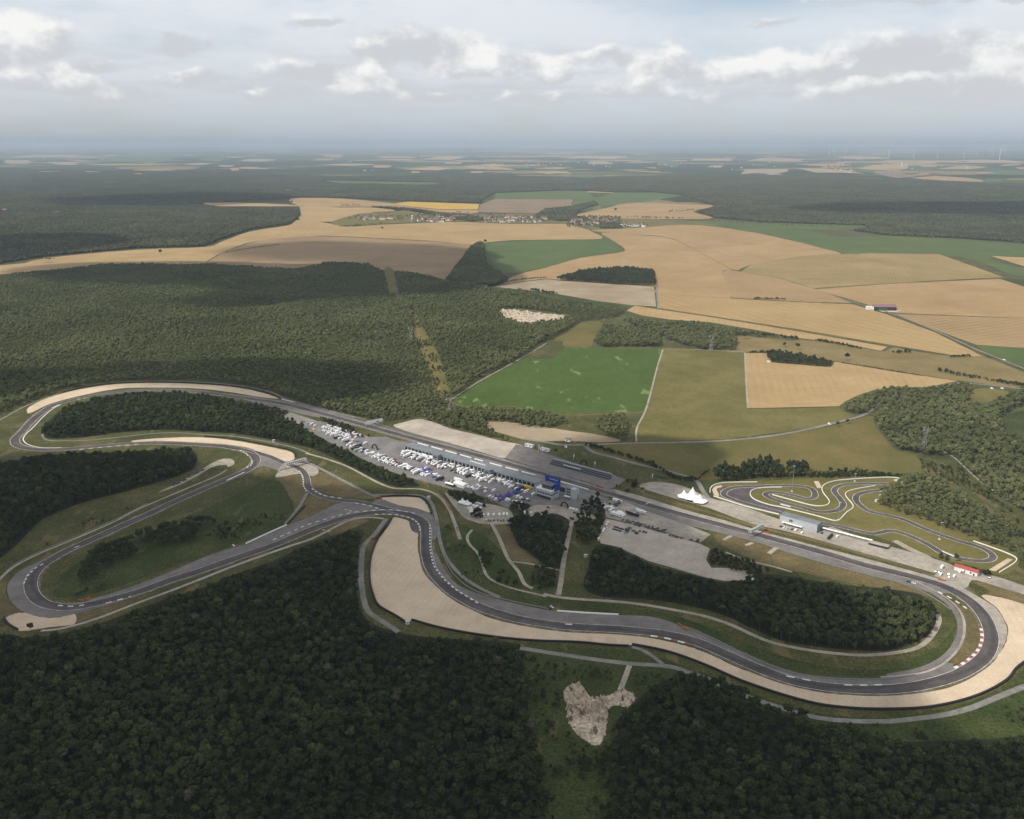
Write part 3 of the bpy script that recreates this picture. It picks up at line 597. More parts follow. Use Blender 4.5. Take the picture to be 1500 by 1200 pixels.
]: gsheet(nm, mk, pts, zc(Z3), lab, 1 if nm in ('paved_lot', 'paddock') or 'large bare' in lab else 3)

# narrow roads and tracks
tracks = [
 ('service_road', 'grey_track', 5.5, [(566, 760), (548, 784), (533, 800), (529, 830), (530, 860), (538, 894), (560, 910), (584, 926)], 'grey service road behind the tyre wall of the huge gravel trap'),
 ('service_road', 'grey_track', 5.5, [(752, 949), (766, 950), (810, 957), (870, 966), (920, 972), (966, 975), (990, 978), (1016, 988), (1040, 996), (1080, 1015), (1110, 1026), (1150, 1039), (1170, 1045), (1200, 1052), (1240, 1056), (1300, 1057), (1340, 1053), (1380, 1048), (1420, 1038), (1460, 1022), (1500, 1006), (1560, 985)], 'grey service road outside the gravel trap'),
 ('dirt_track', 'grey_track', 4, [(926, 948), (942, 952), (962, 966), (972, 974)], 'short track from gravel trap to service road'),
 ('dirt_track', 'track_dirt', 4.5, [(922, 975), (916, 992), (908, 1012)], 'track into the quarry pit'),
 ('dirt_track', 'track_dirt', 3, [(692, 776), (684, 786), (688, 798), (700, 810), (706, 824), (712, 842), (724, 852), (750, 862), (780, 869), (800, 874)], 'winding footpath in the infield'),
 ('dirt_track', 'track_dirt', 4, [(720, 767), (732, 790), (744, 818), (760, 838), (768, 856), (780, 862)], 'pale infield path below the yard'),
 ('dirt_track', 'track_dirt', 2.6, [(751, 823), (770, 825), (796, 830), (822, 836)], 'thin cross path in the infield'),
 ('dirt_track', 'track_dirt', 5, [(838, 764), (832, 790), (826, 820), (822, 850), (818, 872)], 'straight pale infield road'),
 ('dirt_track', 'track_dirt', 4.5, [(796, 870), (818, 875), (850, 878), (910, 882), (950, 887), (1000, 896), (1030, 902), (1070, 915), (1100, 929), (1130, 941), (1170, 950), (1220, 957), (1270, 960), (1320, 955), (1348, 947), (1366, 930), (1376, 910), (1373.6, 900)], 'tan path round the infield wood'),
 ('dirt_track', 'track_dirt', 4, [(448, 664), (480, 673), (510, 684), (540, 700), (560, 710), (580, 716), (610, 716), (630, 720), (646, 730), (658, 746), (666, 766), (674, 790)], 'tan track below the paddock trees'),
 ('dirt_track', 'red_dirt', 2.5, [(640, 722), (652, 733), (660, 748)], 'reddish bare bank by the track'),
 ('dirt_track', 'grey_track', 5, [(440, 672), (480, 692), (510, 708), (544, 725), (556, 728)], 'grey track from the footbridge'),
 ('service_road', 'grey_track', 4, [(544, 725), (580, 725), (616, 726), (630, 734), (637, 750), (641, 770), (644, 790), (650, 810), (660, 826), (678, 845), (702, 861), (732, 875)], 'service road behind the tyre wall'),
 ('lane', 'grey_track', 6, [(767, 643), (800, 648), (833, 652), (933, 649), (1000, 648), (1067, 645), (1133, 638), (1187, 628), (1233, 617), (1267, 607), (1290, 590), (1330, 575), (1400, 562), (1425, 562), (1500, 570), (1560, 580)], 'country lane curving between pastures'),
 ('lane', 'grey_track', 6, [(857, 653), (870, 663), (890, 668), (930, 679), (960, 686), (1000, 696), (1020, 704), (1030, 720), (1038, 730)], 'access road beside the hedge'),
 ('dirt_track', 'track_dirt', 3, [(932, 647), (933, 627), (947, 597), (963, 537), (971, 512)], 'pale field track beside the green crop'),
 ('dirt_track', 'track_dirt', 2.5, [(657, 588), (700, 560), (758, 528), (800, 503)], 'pale track along the wood edge'),
 ('lane', 'grey_track', 5, [(1560, 565), (1493, 537), (1433, 513), (1367, 483), (1300, 457), (1247, 442), (1193, 423), (1140, 405), (1080, 380), (1000, 352), (920, 345), (882, 345), (860, 336)], 'farm lane crossing the wheat fields'),
 ('dirt_track', 'grey_track', 5, [(962, 418), (963, 435), (964, 452)], 'field track beside the copse'),
 ('dirt_track', 'pasture', 4, [(963, 452), (1050, 465), (1167, 483.5), (1310, 507)], 'grassy ditch line'),
 ('service_road', 'grey_track', 3.5, [(-30, 628), (0, 615), (20, 604), (40, 594), (80, 579), (120, 568), (160, 561.5), (200, 559), (260, 559), (300, 560.5), (350, 565), (395, 574), (420, 585), (460, 597), (520, 612)], 'service road behind the far gravel trap'),
 ('service_road', 'grey_track', 3.5, [(62, 636), (64, 642), (72, 645.5), (90, 646), (130, 645), (180, 640), (220, 635.6), (260, 634), (300, 637), (340, 639), (380, 645), (420, 653), (440, 659), (452, 664)], 'service road above the second gravel trap'),
 ('service_road', 'concrete', 3.2, [(332, 688), (320, 696), (280, 713), (240, 730), (200, 747), (170, 763), (120, 785), (60, 810), (24, 828), (4, 844), (-20, 872)], 'pale concrete strip along the straight'),
 ('service_road', 'concrete', 3.6, [(60, 924), (90, 921), (140, 907), (200, 884), (250, 865.5), (300, 846), (340, 830), (390, 812), (430, 798), (460, 788), (510, 763), (540, 758), (562, 760)], 'pale concrete strip below the rising straight'),
 ('service_road', 'grey_track', 4, [(450, 722), (440, 740), (426, 758), (418, 768)], 'short link with a dark barrier'),
 ('service_road', 'runoff', 5, [(1300, 843), (1335, 852), (1362, 866), (1385, 880), (1400, 897), (1407, 915), (1404, 935), (1392, 955), (1370, 972), (1340, 983), (1300, 990)], 'grey inner road of the hairpin'),
 ('service_road', 'concrete', 2.2, [(1340, 851), (1368, 865), (1392, 880), (1408, 898), (1413, 917), (1410, 938), (1398, 958), (1376, 976), (1345, 987), (1290, 992)], 'pale edging of the inner road'),
 ('dirt_track', 'track_dirt', 3, [(1500, 745), (1460, 722), (1430, 700), (1400, 672), (1378, 660)], 'eroded track in the power line cutting'),
 ('dirt_track', 'pasture', 3.5, [(600, 452), (606, 470), (622, 510), (640, 560), (650, 586)], 'brown power line cutting through the wood'),
 ('dirt_track', 'concrete', 5, [(1005, 790), (1017, 783)], 'short concrete spur'), ('dirt_track', 'concrete', 4, [(1060, 791), (1071, 785)], 'short concrete spur'), ('dirt_track', 'concrete', 4, [(1092, 799), (1103, 795)], 'short concrete spur'), ('dirt_track', 'concrete', 5, [(1126, 811), (1138, 802)], 'short concrete spur'),
 ('dirt_track', 'track_dirt', 3.4, [(1063, 809), (1090, 820), (1125, 828), (1160, 838)], 'broken pale path by the bushes'),
 ('dirt_track', 'track_dirt', 8, [(1310, 792), (1340, 808), (1365, 820), (1340, 825)], 'rutted dirt below the kart track'),
 ('dirt_track', 'dry', 7, [(942, 724), (1000, 740), (1060, 757), (1110, 772), (1200, 794), (1300, 822), (1370, 842)], 'grassy bank beside the straight'),
 ('dirt_track', 'dry', 5, [(935, 719), (943, 713), (940, 722)], 'grassy bank end'),
]
for pts, w, mk in [([(963, 430), (1100, 439), (1250, 446)], 4, 'pasture'), ([(1193, 423.5), (1300, 415.7), (1473, 407.5), (1620, 424)], 5, 'pasture'), ([(1312, 459), (1510, 466.5), (1640, 473)], 4, 'pasture'), ([(692, 360), (633, 353.5), (560, 349.5), (500, 346.5), (440, 345.5)], 6, 'tan_green'), ([(880, 350.5), (800, 351.5), (750, 352.5), (692, 359.5)], 6, 'grass'),
                   ([(1096, 598), (1160, 598), (1232, 595.5)], 3.5, 'grass'), ([(1091, 516.5), (1093, 560), (1095.5, 598)], 3, 'track_dirt'), ([(970, 511), (1030, 512.5), (1091, 516)], 3, 'track_dirt'), ([(1070, 395), (1085, 398), (1140, 407.5), (1193, 422.5)], 4, 'pasture'), ([(661, 590), (700, 598.5), (747, 595), (817, 608), (943, 604)], 3, 'pasture'), ([(825, 509.5), (970, 510.5)], 3, 'pasture'), ([(990, 351.5), (1070, 394.5), (1058, 398)], 4, 'pasture'), ([(1100, 388), (1190, 374), (1280, 371)], 4, 'tan_green')]:
    tracks.append(('field_margin', mk, w, pts, 'grassy margin between two fields'))
for nm, mk, w, pts, lab in tracks: strip(nm, pts, w, M[mk], zc(Z4), label=lab)

# the circuit itself
LOOP = [(400, 589), (340, 580.5), (300, 575), (270, 572.5), (240, 571.5), (200, 572), (160, 575.5), (120, 583), (90, 590), (70, 598), (46, 617), (32, 633), (22, 643), (24, 651), (34, 655.5), (50, 658), (70, 659), (100, 657.8), (130, 655), (160, 652.4), (200, 650), (240, 649.3), (280, 650.6), (320, 653), (340, 655.8), (356, 659), (368, 664), (374.5, 671), (374, 678), (366, 686), (352, 694), (320, 707), (260, 733), (220, 752), (180, 770), (140, 788), (100, 806), (76, 819), (60, 830), (48, 844), (45, 860), (51, 874), (64, 884), (84, 889), (106, 890), (130, 886), (160, 879), (200, 868), (250, 850), (300, 834), (350, 816), (400, 799), (450, 778), (500, 760), (530, 753.5), (560, 750.4), (580, 751), (600, 754.4), (614, 760), (622, 769), (624.5, 782), (624, 800), (626, 816), (632, 834), (644, 850), (660, 865), (680, 878), (704, 890), (730, 899), (760, 907), (800, 914), (840, 918.5), (890, 921), (930, 924), (970, 928.5), (1010, 937), (1040, 948), (1080, 966), (1120, 983), (1160, 997), (1200, 1005), (1240, 1009), (1280, 1010.5), (1320, 1008.5), (1360, 1002), (1400, 990), (1426, 976), (1444, 960), (1452, 940), (1450, 922), (1442, 904), (1428, 887), (1408, 872), (1380, 858), (1340, 846), (1300, 836), (1260, 826), (1200, 808), (1140, 791.5), (1080, 775.5), (1020, 759.5), (960, 743), (890, 722), (830, 704), (770, 687), (710, 670), (650, 654.5), (600, 641), (560, 630), (520, 619), (460, 603), (430, 595)]
Q, T, N = resample(LOOP, 3.0, True)
tag(ribbon(Q, N, -6.5, 6.5, Z5, True).obj('race_track', M['asphalt']), 'dark asphalt racing circuit with white edge lines', None, None, 'structure')
tag(ribbon(Q, N, -6.25, -5.85, Z6, True, ribbon(Q, N, 5.85, 6.25, Z6, True)).obj('edge_line', M['line']), 'white edge lines of the racing circuit', None, None, 'structure')
rl = 3.2 * np.sin(np.arange(len(Q)) * 2 * math.pi / len(Q) * 11) + 1.2 * np.sin(np.arange(len(Q)) * 2 * math.pi / len(Q) * 29)
tag(ribbon(Q + N * rl[:, None], N, -1.9, 1.9, Z5 + .012, True).obj('racing_line', M['rubber']), 'dark tyre rubber on the racing line', None, None, 'structure')
vw = np.interp(np.arange(len(Q)), np.arange(0, len(Q) + 12, 12), np.random.default_rng(5).uniform(.4, 3.4, len(np.arange(0, len(Q) + 12, 12))))
for sg in (-1, 1):
    gv = G(); n_ = len(Q); A_ = Q + N * (sg * 6.3); B_ = Q + N * (sg * (6.6 + np.roll(vw, 170 * sg)))[:, None]; z_ = Z2 + .028
    vs_ = [(a[0], a[1], z_) for a in A_] + [(b[0], b[1], z_) for b in B_]
    gv.add(vs_, [(i, (i + 1) % n_, n_ + (i + 1) % n_, n_ + i) if sg > 0 else ((i + 1) % n_, i, n_ + i, n_ + (i + 1) % n_) for i in range(n_)])
    tag(gv.obj('worn_verge', M['verge']), 'worn earthy verge along the racing circuit', None, None, 'structure')
LINK = [(352, 657.5), (372, 662), (395, 669), (416, 678.5), (434, 684), (445, 692), (449, 702), (451, 712), (459, 721), (476, 729), (500, 733), (520, 734.5), (540, 738.5), (560, 744), (588, 751.5)]
Q2, T2, N2 = resample(LINK, 3.0)
tag(ribbon(Q2, N2, -5, 5, Z5 - .012).obj('link_track', M['asphalt']), 'curving dark link road of the circuit', None, None, 'structure')
tag(ribbon(Q2, N2, -4.8, -4.4, Z6 - .005, g=ribbon(Q2, N2, 4.4, 4.8, Z6 - .005)).obj('edge_line', M['line']), 'white edge lines of the link road', None, None, 'structure')

def dashes(name, pts, w, on, off, mats, label, h=.07, off_mat=True):
    """painted kerb: raised blocks in turn white and bare or red"""
    Qd, Td, Nd = resample(pts, 1.0); g = G(); n = len(Qd); i = 0
    while i < n - 2:
        j = min(i + int(on), n - 1)
        for (a, b, mi) in ((i, j, 0), (j, min(j + int(off), n - 1), 1)):
            if mi == 1 and not off_mat or b <= a: continue
            ring = list(range(a, b + 1)); m_ = len(ring)
            vs_ = [(*(Qd[q] - Nd[q] * w / 2), Z6 + .02) for q in ring] + [(*(Qd[q] + Nd[q] * w / 2), Z6 + .02) for q in ring]
            vs_ += [(x, y, z + h) for x, y, z in vs_]
            g.add(vs_, [(2 * m_ + q, 2 * m_ + q + 1, 3 * m_ + q + 1, 3 * m_ + q) for q in range(m_ - 1)] +
                  [(q, q + 1, 2 * m_ + q + 1, 2 * m_ + q) for q in range(m_ - 1)] + [(m_ + q + 1, m_ + q, 3 * m_ + q, 3 * m_ + q + 1) for q in range(m_ - 1)] +
                  [(0, 2 * m_, 3 * m_, m_), (m_ - 1, 2 * m_ - 1, 4 * m_ - 1, 3 * m_ - 1)], mi)
        i += int(on) + int(off)
    return tag(g.obj(name, mats), label, None, None, 'structure')
WK = [M['kerb'], M['kerbred']]
for pts, w, on, off, red, lab in [
 ([(438, 690), (443, 697), (444.5, 705), (444.5, 712), (449, 720)], 2.0, 4, 4, 0, 'white dashed kerb inside the chicane'),
 ([(457, 716), (465, 722), (478, 727), (500, 730)], 2.0, 5, 5, 0, 'white dashed kerb outside the chicane'),
 ([(520, 737), (540, 740.5), (560, 747)], 1.8, 5, 5, 0, 'white dashed kerb where the link road joins'),
 ([(400, 791), (430, 778), (450, 769), (480, 760), (510, 752), (540, 748.5), (560, 747), (585, 748), (608, 752.5)], 1.8, 5, 5, 0, 'long white dashed line along the outside of the straight'),
 ([(549, 753.5), (575, 754), (596, 757.5), (608, 763), (614, 770), (615.5, 779)], 2.2, 4, 4, 0, 'white dashed kerb on the inside of the gravel bend'),
 ([(629.5, 769), (630, 785), (630, 800), (632, 815), (636, 829), (644, 841), (654, 852), (668, 864), (684, 874), (700, 884)], 2.0, 4, 4, 0, 'white dashed kerb down the long bend'),
 ([(828, 914.5), (845, 915.5)], 2.2, 6, 5, 0, 'two white kerb blocks'),
 ([(953, 931.5), (975, 935), (995, 940), (1014, 945)], 3.2, 6, 6, 1, 'red and white kerb by the gravel'),
 ([(1152, 990.5), (1170, 994), (1195, 998.5)], 2.0, 6, 6, 0, 'faint white dashed kerb on the long bend'),
 ([(1237, 1003.5), (1260, 1004), (1305, 1003)], 2.0, 6, 6, 0, 'white dashed kerb before the hairpin'),
 ([(1398, 979), (1412, 971), (1426, 960), (1435, 948), (1438.5, 935), (1437, 921)], 3.2, 5, 5, 1, 'red and white kerb inside the hairpin'),
 ([(1374, 867), (1392, 876), (1408, 886), (1420, 895)], 2.4, 5, 5, 0, 'white kerb blocks at the hairpin entry'),
 ([(35, 855), (38, 848), (44, 840), (54, 831), (66, 825)], 2.0, 4, 4, 0, 'white dashed kerb outside the tight end bend'),
 ([(85, 887), (103, 888.5), (123, 886.5)], 2.2, 5, 5, 0, 'white kerb blocks at the end bend exit'),
 ([(155, 884), (170, 880), (192, 874)], 2.2, 5, 5, 0, 'white kerb blocks along the rising straight'),
 ([(116, 800), (108, 803)], 2.0, 5, 4, 0, 'short white kerb block'),
 ([(352, 660), (361, 665), (363, 668)], 2.2, 4, 4, 0, 'white kerb blocks inside the second hairpin'),
 ([(369.5, 675), (368, 681), (360, 686)], 2.2, 4, 4, 0, 'white kerb blocks at the hairpin apex'),
 ([(116, 658.8), (145, 656), (180, 652.8), (205, 650.8)], 2.0, 6, 6, 0, 'white dashed kerb along the back section'),
 ([(113, 585.5), (130, 582)], 2.0, 5, 5, 0, 'white kerb blocks in the far bend'),
 ([(505, 746.2), (517, 750)], 1.2, 4, 3, 0, 'white dashes on the side road'), ([(472, 776), (488, 780)], 1.2, 4, 3, 0, 'white dashes across the side road'),
]: dashes('kerb', pts, w * .78, on, off, WK, lab, off_mat=bool(red))
for pts, w, lab in [([(332, 704), (345, 698), (358, 692)], 2.6, 'white concrete kerb at the hairpin exit'), ([(76, 598), (83, 594.5), (90, 592.5)], 2.4, 'white kerb strip on the far bend'),
                    ([(90, 592.5), (76, 600), (62, 612), (48, 627), (40, 634), (34, 642), (36, 648), (44, 652.5), (60, 656), (90, 656)], 1.6, 'pale kerb strip round the first hairpin')]:
    strip('kerb', pts, w, M['kerb'], Z6 + .05, label=lab)
for x, y in [(1000, 744)]:  # start line
    pass
strip('start_line', [(946, 739), (953, 734.5)], .9, M['kerb'], Z6 + .02, label='white line across the main straight')

# kart track
KART = [(1133, 711.5), (1112, 712.5), (1080, 713.5), (1064, 718), (1060, 725), (1072, 731), (1093, 738), (1120, 745), (1139, 750), (1160, 757), (1187, 763), (1213, 768), (1230, 771), (1260, 778.5), (1278, 782), (1290, 780), (1306, 777.5), (1330, 784), (1360, 798), (1380, 810), (1410, 819), (1440, 822), (1453, 819), (1453, 812), (1436, 802), (1400, 791), (1360, 777), (1320, 760), (1280, 751), (1266, 745), (1254, 733), (1258, 724), (1280, 719), (1304, 717), (1311, 712.5), (1300, 709), (1260, 708.5), (1232, 711), (1222, 719), (1231, 731), (1235, 740), (1226, 748), (1200, 750), (1173, 743), (1147, 736), (1128, 729.5), (1121, 724), (1132, 721), (1160, 725), (1182, 731), (1193, 728), (1192, 719), (1182, 713.5), (1160, 711.5)]
gsheet('kart_infield', 'olive', [(1043, 716), (1060, 707), (1110, 705), (1200, 700), (1312, 699), (1335, 714), (1320, 728), (1360, 760), (1440, 788), (1492, 818), (1470, 842), (1420, 828), (1380, 820), (1300, 792), (1230, 768), (1140, 756), (1060, 735)], Z1 + .012, 'grass of the kart circuit')
Qk, Tk, Nk = resample(KART, 2.0, True)
tag(ribbon(Qk, Nk, -4.2, 4.2, Z5 - .006, True).obj('kart_track', M['asphalt']), 'narrow winding kart track', None, None, 'structure')
tag(ribbon(Qk, Nk, -4.1, -3.6, Z6 - .01, True, ribbon(Qk, Nk, 3.6, 4.1, Z6 - .01, True)).obj('edge_line', M['line']), 'white edge lines of the kart track', None, None, 'structure')
gsheet('runoff', 'asphalt', [(1050, 716), (1075, 713), (1110, 715), (1100, 722), (1104, 732), (1130, 741), (1150, 746), (1140, 752), (1100, 742), (1062, 729)], Z4 + .026, 'dark asphalt of the kart start area')
for pts, lab in [([(1046, 725), (1043, 718), (1047, 713), (1056, 711), (1058, 713), (1052, 719), (1053, 728)], 'orange sand crescent at the kart hairpin'), ([(1192, 705), (1199, 705), (1204, 715), (1197, 715)], 'small yellow sand patch on the kart track'),
                 ([(1308, 703), (1314, 702), (1333, 712), (1328, 714)], 'sand strip at the kart track corner'), ([(1448, 835), (1476, 818), (1484, 820), (1458, 837)], 'orange sand strip at the kart track end')]:
    gsheet('sand_patch', 'gravel', pts, zc(Z4), lab, 1)
kb = 'white barriers of the kart track'
for pts, lab in [([(1040, 722), (1041, 715), (1049, 709.5), (1067, 707), (1109, 706.5)], 'white barrier round the kart hairpin'), ([(1045, 727), (1067, 734), (1096, 743), (1141, 754)], 'white barrier between kart start and gravel strip'),
                 ([(1145, 714), (1115, 715), (1101, 719), (1099, 726), (1107, 733), (1127, 740), (1141, 742.5), (1160, 747), (1200, 757), (1217, 762), (1228, 763), (1240, 751), (1250, 742), (1238, 725), (1249, 718), (1282, 712)], 'long winding white barrier inside the kart track'),
                 ([(1131, 725), (1160, 733), (1191, 741), (1209, 741), (1215, 735), (1205, 721), (1205, 713), (1215, 707), (1239, 703), (1312, 700), (1333, 713)], 'white barrier wrapping the kart track bends'),
                 ([(1426, 793), (1478, 812), (1489, 822), (1464, 839)], 'white barrier at the kart track end'), ([(1289, 721), (1311, 716)], 'short white barrier by the kart corner'), ([(1288, 726), (1305, 721)], 'short white tyre row by the bushes'),
                 ([(1143, 739), (1158, 743)], 'white block row beside the kart start'), ([(1380, 808), (1398, 816)], 'white kerb wall at the kart hairpin')]:
    wall_along('kart_barrier', pts, 1.0, .8, [M['white']], lab, 'barrier', kb, 2.5)

# quarry pit in the rough ground: broken stone with real relief
QP = [(840, 1002), (852, 1005), (860, 1017), (873, 1025), (897, 1017), (913, 1010), (930, 1020), (923, 1035), (900, 1033), (890, 1043), (887, 1073), (877, 1092), (863, 1088), (843, 1073), (832, 1053), (830, 1033), (826, 1020), (830, 1008)]
def inside(poly, X, Y):
    P = np.asarray(poly, float); r_ = np.zeros(np.shape(X), bool); n = len(P); j = n - 1
    for i in range(n):
        xi, yi = P[i]; xj, yj = P[j]
        if yi != yj:
            c_ = ((yi > Y) != (yj > Y)) & (X < (xj - xi) * (Y - yi) / (yj - yi) + xi); r_ ^= c_
        j = i
    return r_
def relief(name, poly, mat, amp, step, label, seed, bias=None):
    P = spl(poly, 4, True); W_ = np.array([at(x, y)[:2] for x, y in P])
    x0, y0 = W_.min(0) - step; x1, y1 = W_.max(0) + step
    xs = np.arange(x0, x1, step); ys = np.arange(y0, y1, step); X, Y = np.meshgrid(xs, ys)
    r_ = np.random.default_rng(seed)
    h = r_.random(X.shape)
    X2 = X + r_.uniform(-.35, .35, X.shape) * step; Y2 = Y + r_.uniform(-.35, .35, X.shape) * step
    ins = inside(W_, X2, Y2)
    Z = .18 + amp * h ** 2.2 * (1.0 if bias is None else bias(X2, Y2))
    V = np.stack([X2, Y2, np.where(ins, Z, -.1)], -1).reshape(-1, 3); ny, nx = X.shape; Fs = []
    for a in range(ny - 1):
        for b_ in range(nx - 1):
            if int(ins[a, b_]) + int(ins[a, b_ + 1]) + int(ins[a + 1, b_]) + int(ins[a + 1, b_ + 1]) >= 2:
                i = a * nx + b_; Fs.append((i, i + 1, i + nx + 1, i + nx))
    me = bpy.data.meshes.new(name); me.from_pydata(V.tolist(), [], Fs); me.update()
    return tag(link(name, me, [mat]), label, None, None, 'structure')
qa = at(840, 1040)
relief('quarry_pit', QP, M['rock'], 4.5, 1.3, 'bare tan quarry pit with broken stone heaps', 3, lambda X, Y: np.clip((Y - at(850, 1062).y) / 14, .06, 1) * np.where(X > at(890, 1030).x, .4, 1))
relief('quarry_pit', [(732, 456), (745, 455.5), (760, 456), (800, 460), (831, 463), (815, 469), (790, 473), (768, 474), (745, 468)], M['rock'], 9, 5, 'pale stone quarry in the middle of the wood', 4, lambda X, Y: np.clip((Y - at(780, 463).y) / 60, .03, 1))

# ------------------------------------------------------------------ trees
def ico(sub):
    bm = bmesh.new(); bmesh.ops.create_icosphere(bm, subdivisions=sub, radius=1.0)
    V = np.array([v.co[:] for v in bm.verts]); Fs = np.array([[v.index for v in f.verts] for f in bm.faces]); bm.free(); return V, Fs
ICO1 = ico(1); ICO2 = ico(2)

def crown_arrays(r_, R0, zc_, RZ, n_cl, n_leaf, leaf, cone=0.0, base=ICO1):
    """a crown of overlapping leaf clumps with loose sprays standing out of them"""
    Vs = []; Fs = []; o = 0; cent = []
    for i in range(n_cl):
        d = r_.normal(size=3); d /= np.linalg.norm(d)
        if d[2] < -.55: d[2] *= -.6
        q = r_.uniform(.35, .78)
        zrel = d[2] * q
        sh = 1 - cone * max(0, (zrel + .6) / 1.5)
        c = np.array([d[0] * R0 * q * sh, d[1] * R0 * q * sh, zc_ + zrel * RZ]); rad = R0 * r_.uniform(.26, .44) * (1 - .45 * cone * max(0, zrel))
        cent.append((c, rad))
        V, F_ = base
        W_ = V * (1 + r_.uniform(-.2, .2, (len(V), 1))) * rad * np.array([1, 1, r_.uniform(.75, 1.05)])
        Vs.append(W_ + c); Fs += (F_ + o).tolist(); o += len(V)
    for i in range(n_leaf):
        c, rad = cent[r_.integers(len(cent))]
        d = r_.normal(size=3); d /= np.linalg.norm(d); d[2] = abs(d[2]) * .8 + d[2] * .2
        p_ = c + d * rad * r_.uniform(.85, 1.35)
        a = r_.normal(size=3); a /= np.linalg.norm(a); b_ = np.cross(a, d + .01); b_ /= max(np.linalg.norm(b_), 1e-3)
        s_ = leaf * r_.uniform(.5, 1.1)
        Vs.append(np.array([p_ - a * s_, p_ + b_ * s_ * .7, p_ + a * s_, p_ - b_ * s_ * .7])); Fs.append([o, o + 1, o + 2, o + 3]); o += 4
    return np.vstack(Vs), Fs

def trunk_geo(r_, h, rad):
    g = G(); top = Vector((r_.uniform(-.4, .4), r_.uniform(-.4, .4), h))
    g.bar((0, 0, -.3), top, rad, rad * .45, 6)
    for k in range(4):
        a = r_.uniform(0, 6.28); z0 = h * r_.uniform(.5, .95)
        g.bar(top * (z0 / h), (math.cos(a) * h * .32, math.sin(a) * h * .32, z0 + h * .3), rad * .4, rad * .15, 4)
    return g

def mesh_np(name, V, Fs):
    me = bpy.data.meshes.new(name); me.from_pydata(V.tolist(), [], Fs); me.update(); return me

KINDS = {}     # kind -> list of (crown mesh, trunk mesh, joined prototype object)
proto_col = {}
def make_kind(kind, n, R0, zc_, RZ, n_cl, n_leaf, leaf, trunk_h, trunk_r, cone=0.0, mat='leaf', jit=.18):
    col = bpy.data.collections.new('protos_' + kind); proto_col[kind] = col; KINDS[kind] = []
    for i in range(n):
        r_ = np.random.default_rng(100 + i * 7 + len(kind))
        f = 1 + r_.uniform(-jit, jit); fz = 1 + r_.uniform(-jit, jit)
        V, Fs = crown_arrays(r_, R0 * f, zc_ * fz, RZ * fz, n_cl, n_leaf, leaf, cone)
        cm = mesh_np('crown_' + kind, V, Fs); cm.materials.append(M[mat])
        tg = trunk_geo(r_, trunk_h * fz, trunk_r); tm = tg.mesh('trunk_' + kind); tm.materials.append(M['bark'])
        g = G(); g.v = [tuple(q) for q in V.tolist()]; g.f = [tuple(q) for q in Fs]; g.mi = [0] * len(Fs)
        g.add(tg.v, tg.f, 1)
        jm = g.mesh('joined_' + kind); jm.materials.append(M[mat]); jm.materials.append(M['bark'])
        ob = bpy.data.objects.new('proto_%s_%02d' % (kind, i), jm); col.objects.link(ob)
        KINDS[kind].append((cm, tm, ob))
make_kind('broadleaf', 8, 4.1, 8.3, 4.4, 20, 260, .62, 7, .26)
make_kind('shrub', 4, 2.4, 1.9, 2.0, 10, 110, .45, 1.6, .12)
make_kind('sunny', 8, 4.2, 7.6, 4.2, 20, 110, .6, 6, .26, mat='leaf_mid')
make_kind('pine', 6, 3.4, 8.6, 5.6, 20, 220, .6, 9, .22, cone=.4, mat='leaf_dark')

# clumped canopy for woods too far off to tell the single crowns apart
def tile_kind(kind, size, n, spacing):
    col = bpy.data.collections.new('protos_' + kind); proto_col[kind] = col
    for i in range(n):
        r_ = np.random.default_rng(500 + i + int(size)); Vs = []; Fs = []; o = 0
        k = int(size / spacing)
        for a in range(k):
            for b_ in range(k):
                x = (a + .5 + r_.uniform(-.45, .45)) * spacing - size / 2; y = (b_ + .5 + r_.uniform(-.45, .45)) * spacing - size / 2
                s_ = r_.uniform(.75, 1.35); h = 11.5 * (1 + r_.uniform(-.28, .32)); V, F_ = ICO1
                Vs.append(V * (1 + r_.uniform(-.2, .2, (len(V), 1))) * np.array([spacing * .58 * s_, spacing * .58 * s_, 5.2 * s_]) + np.array([x, y, h - 4.6 * s_])); Fs += (F_ + o).tolist(); o += len(V)
        me = mesh_np('canopy_' + kind, np.vstack(Vs), Fs); me.materials.append(M['leaf_far'])
        ob = bpy.data.objects.new('proto_%s_%02d' % (kind, i), me); col.objects.link(ob)
tile_kind('tile128', 128, 4, 11.5); tile_kind('tile64', 64, 4, 10.5); tile_kind('tile32', 32, 4, 9.0); tile_kind('tile16', 16, 4, 8.0)

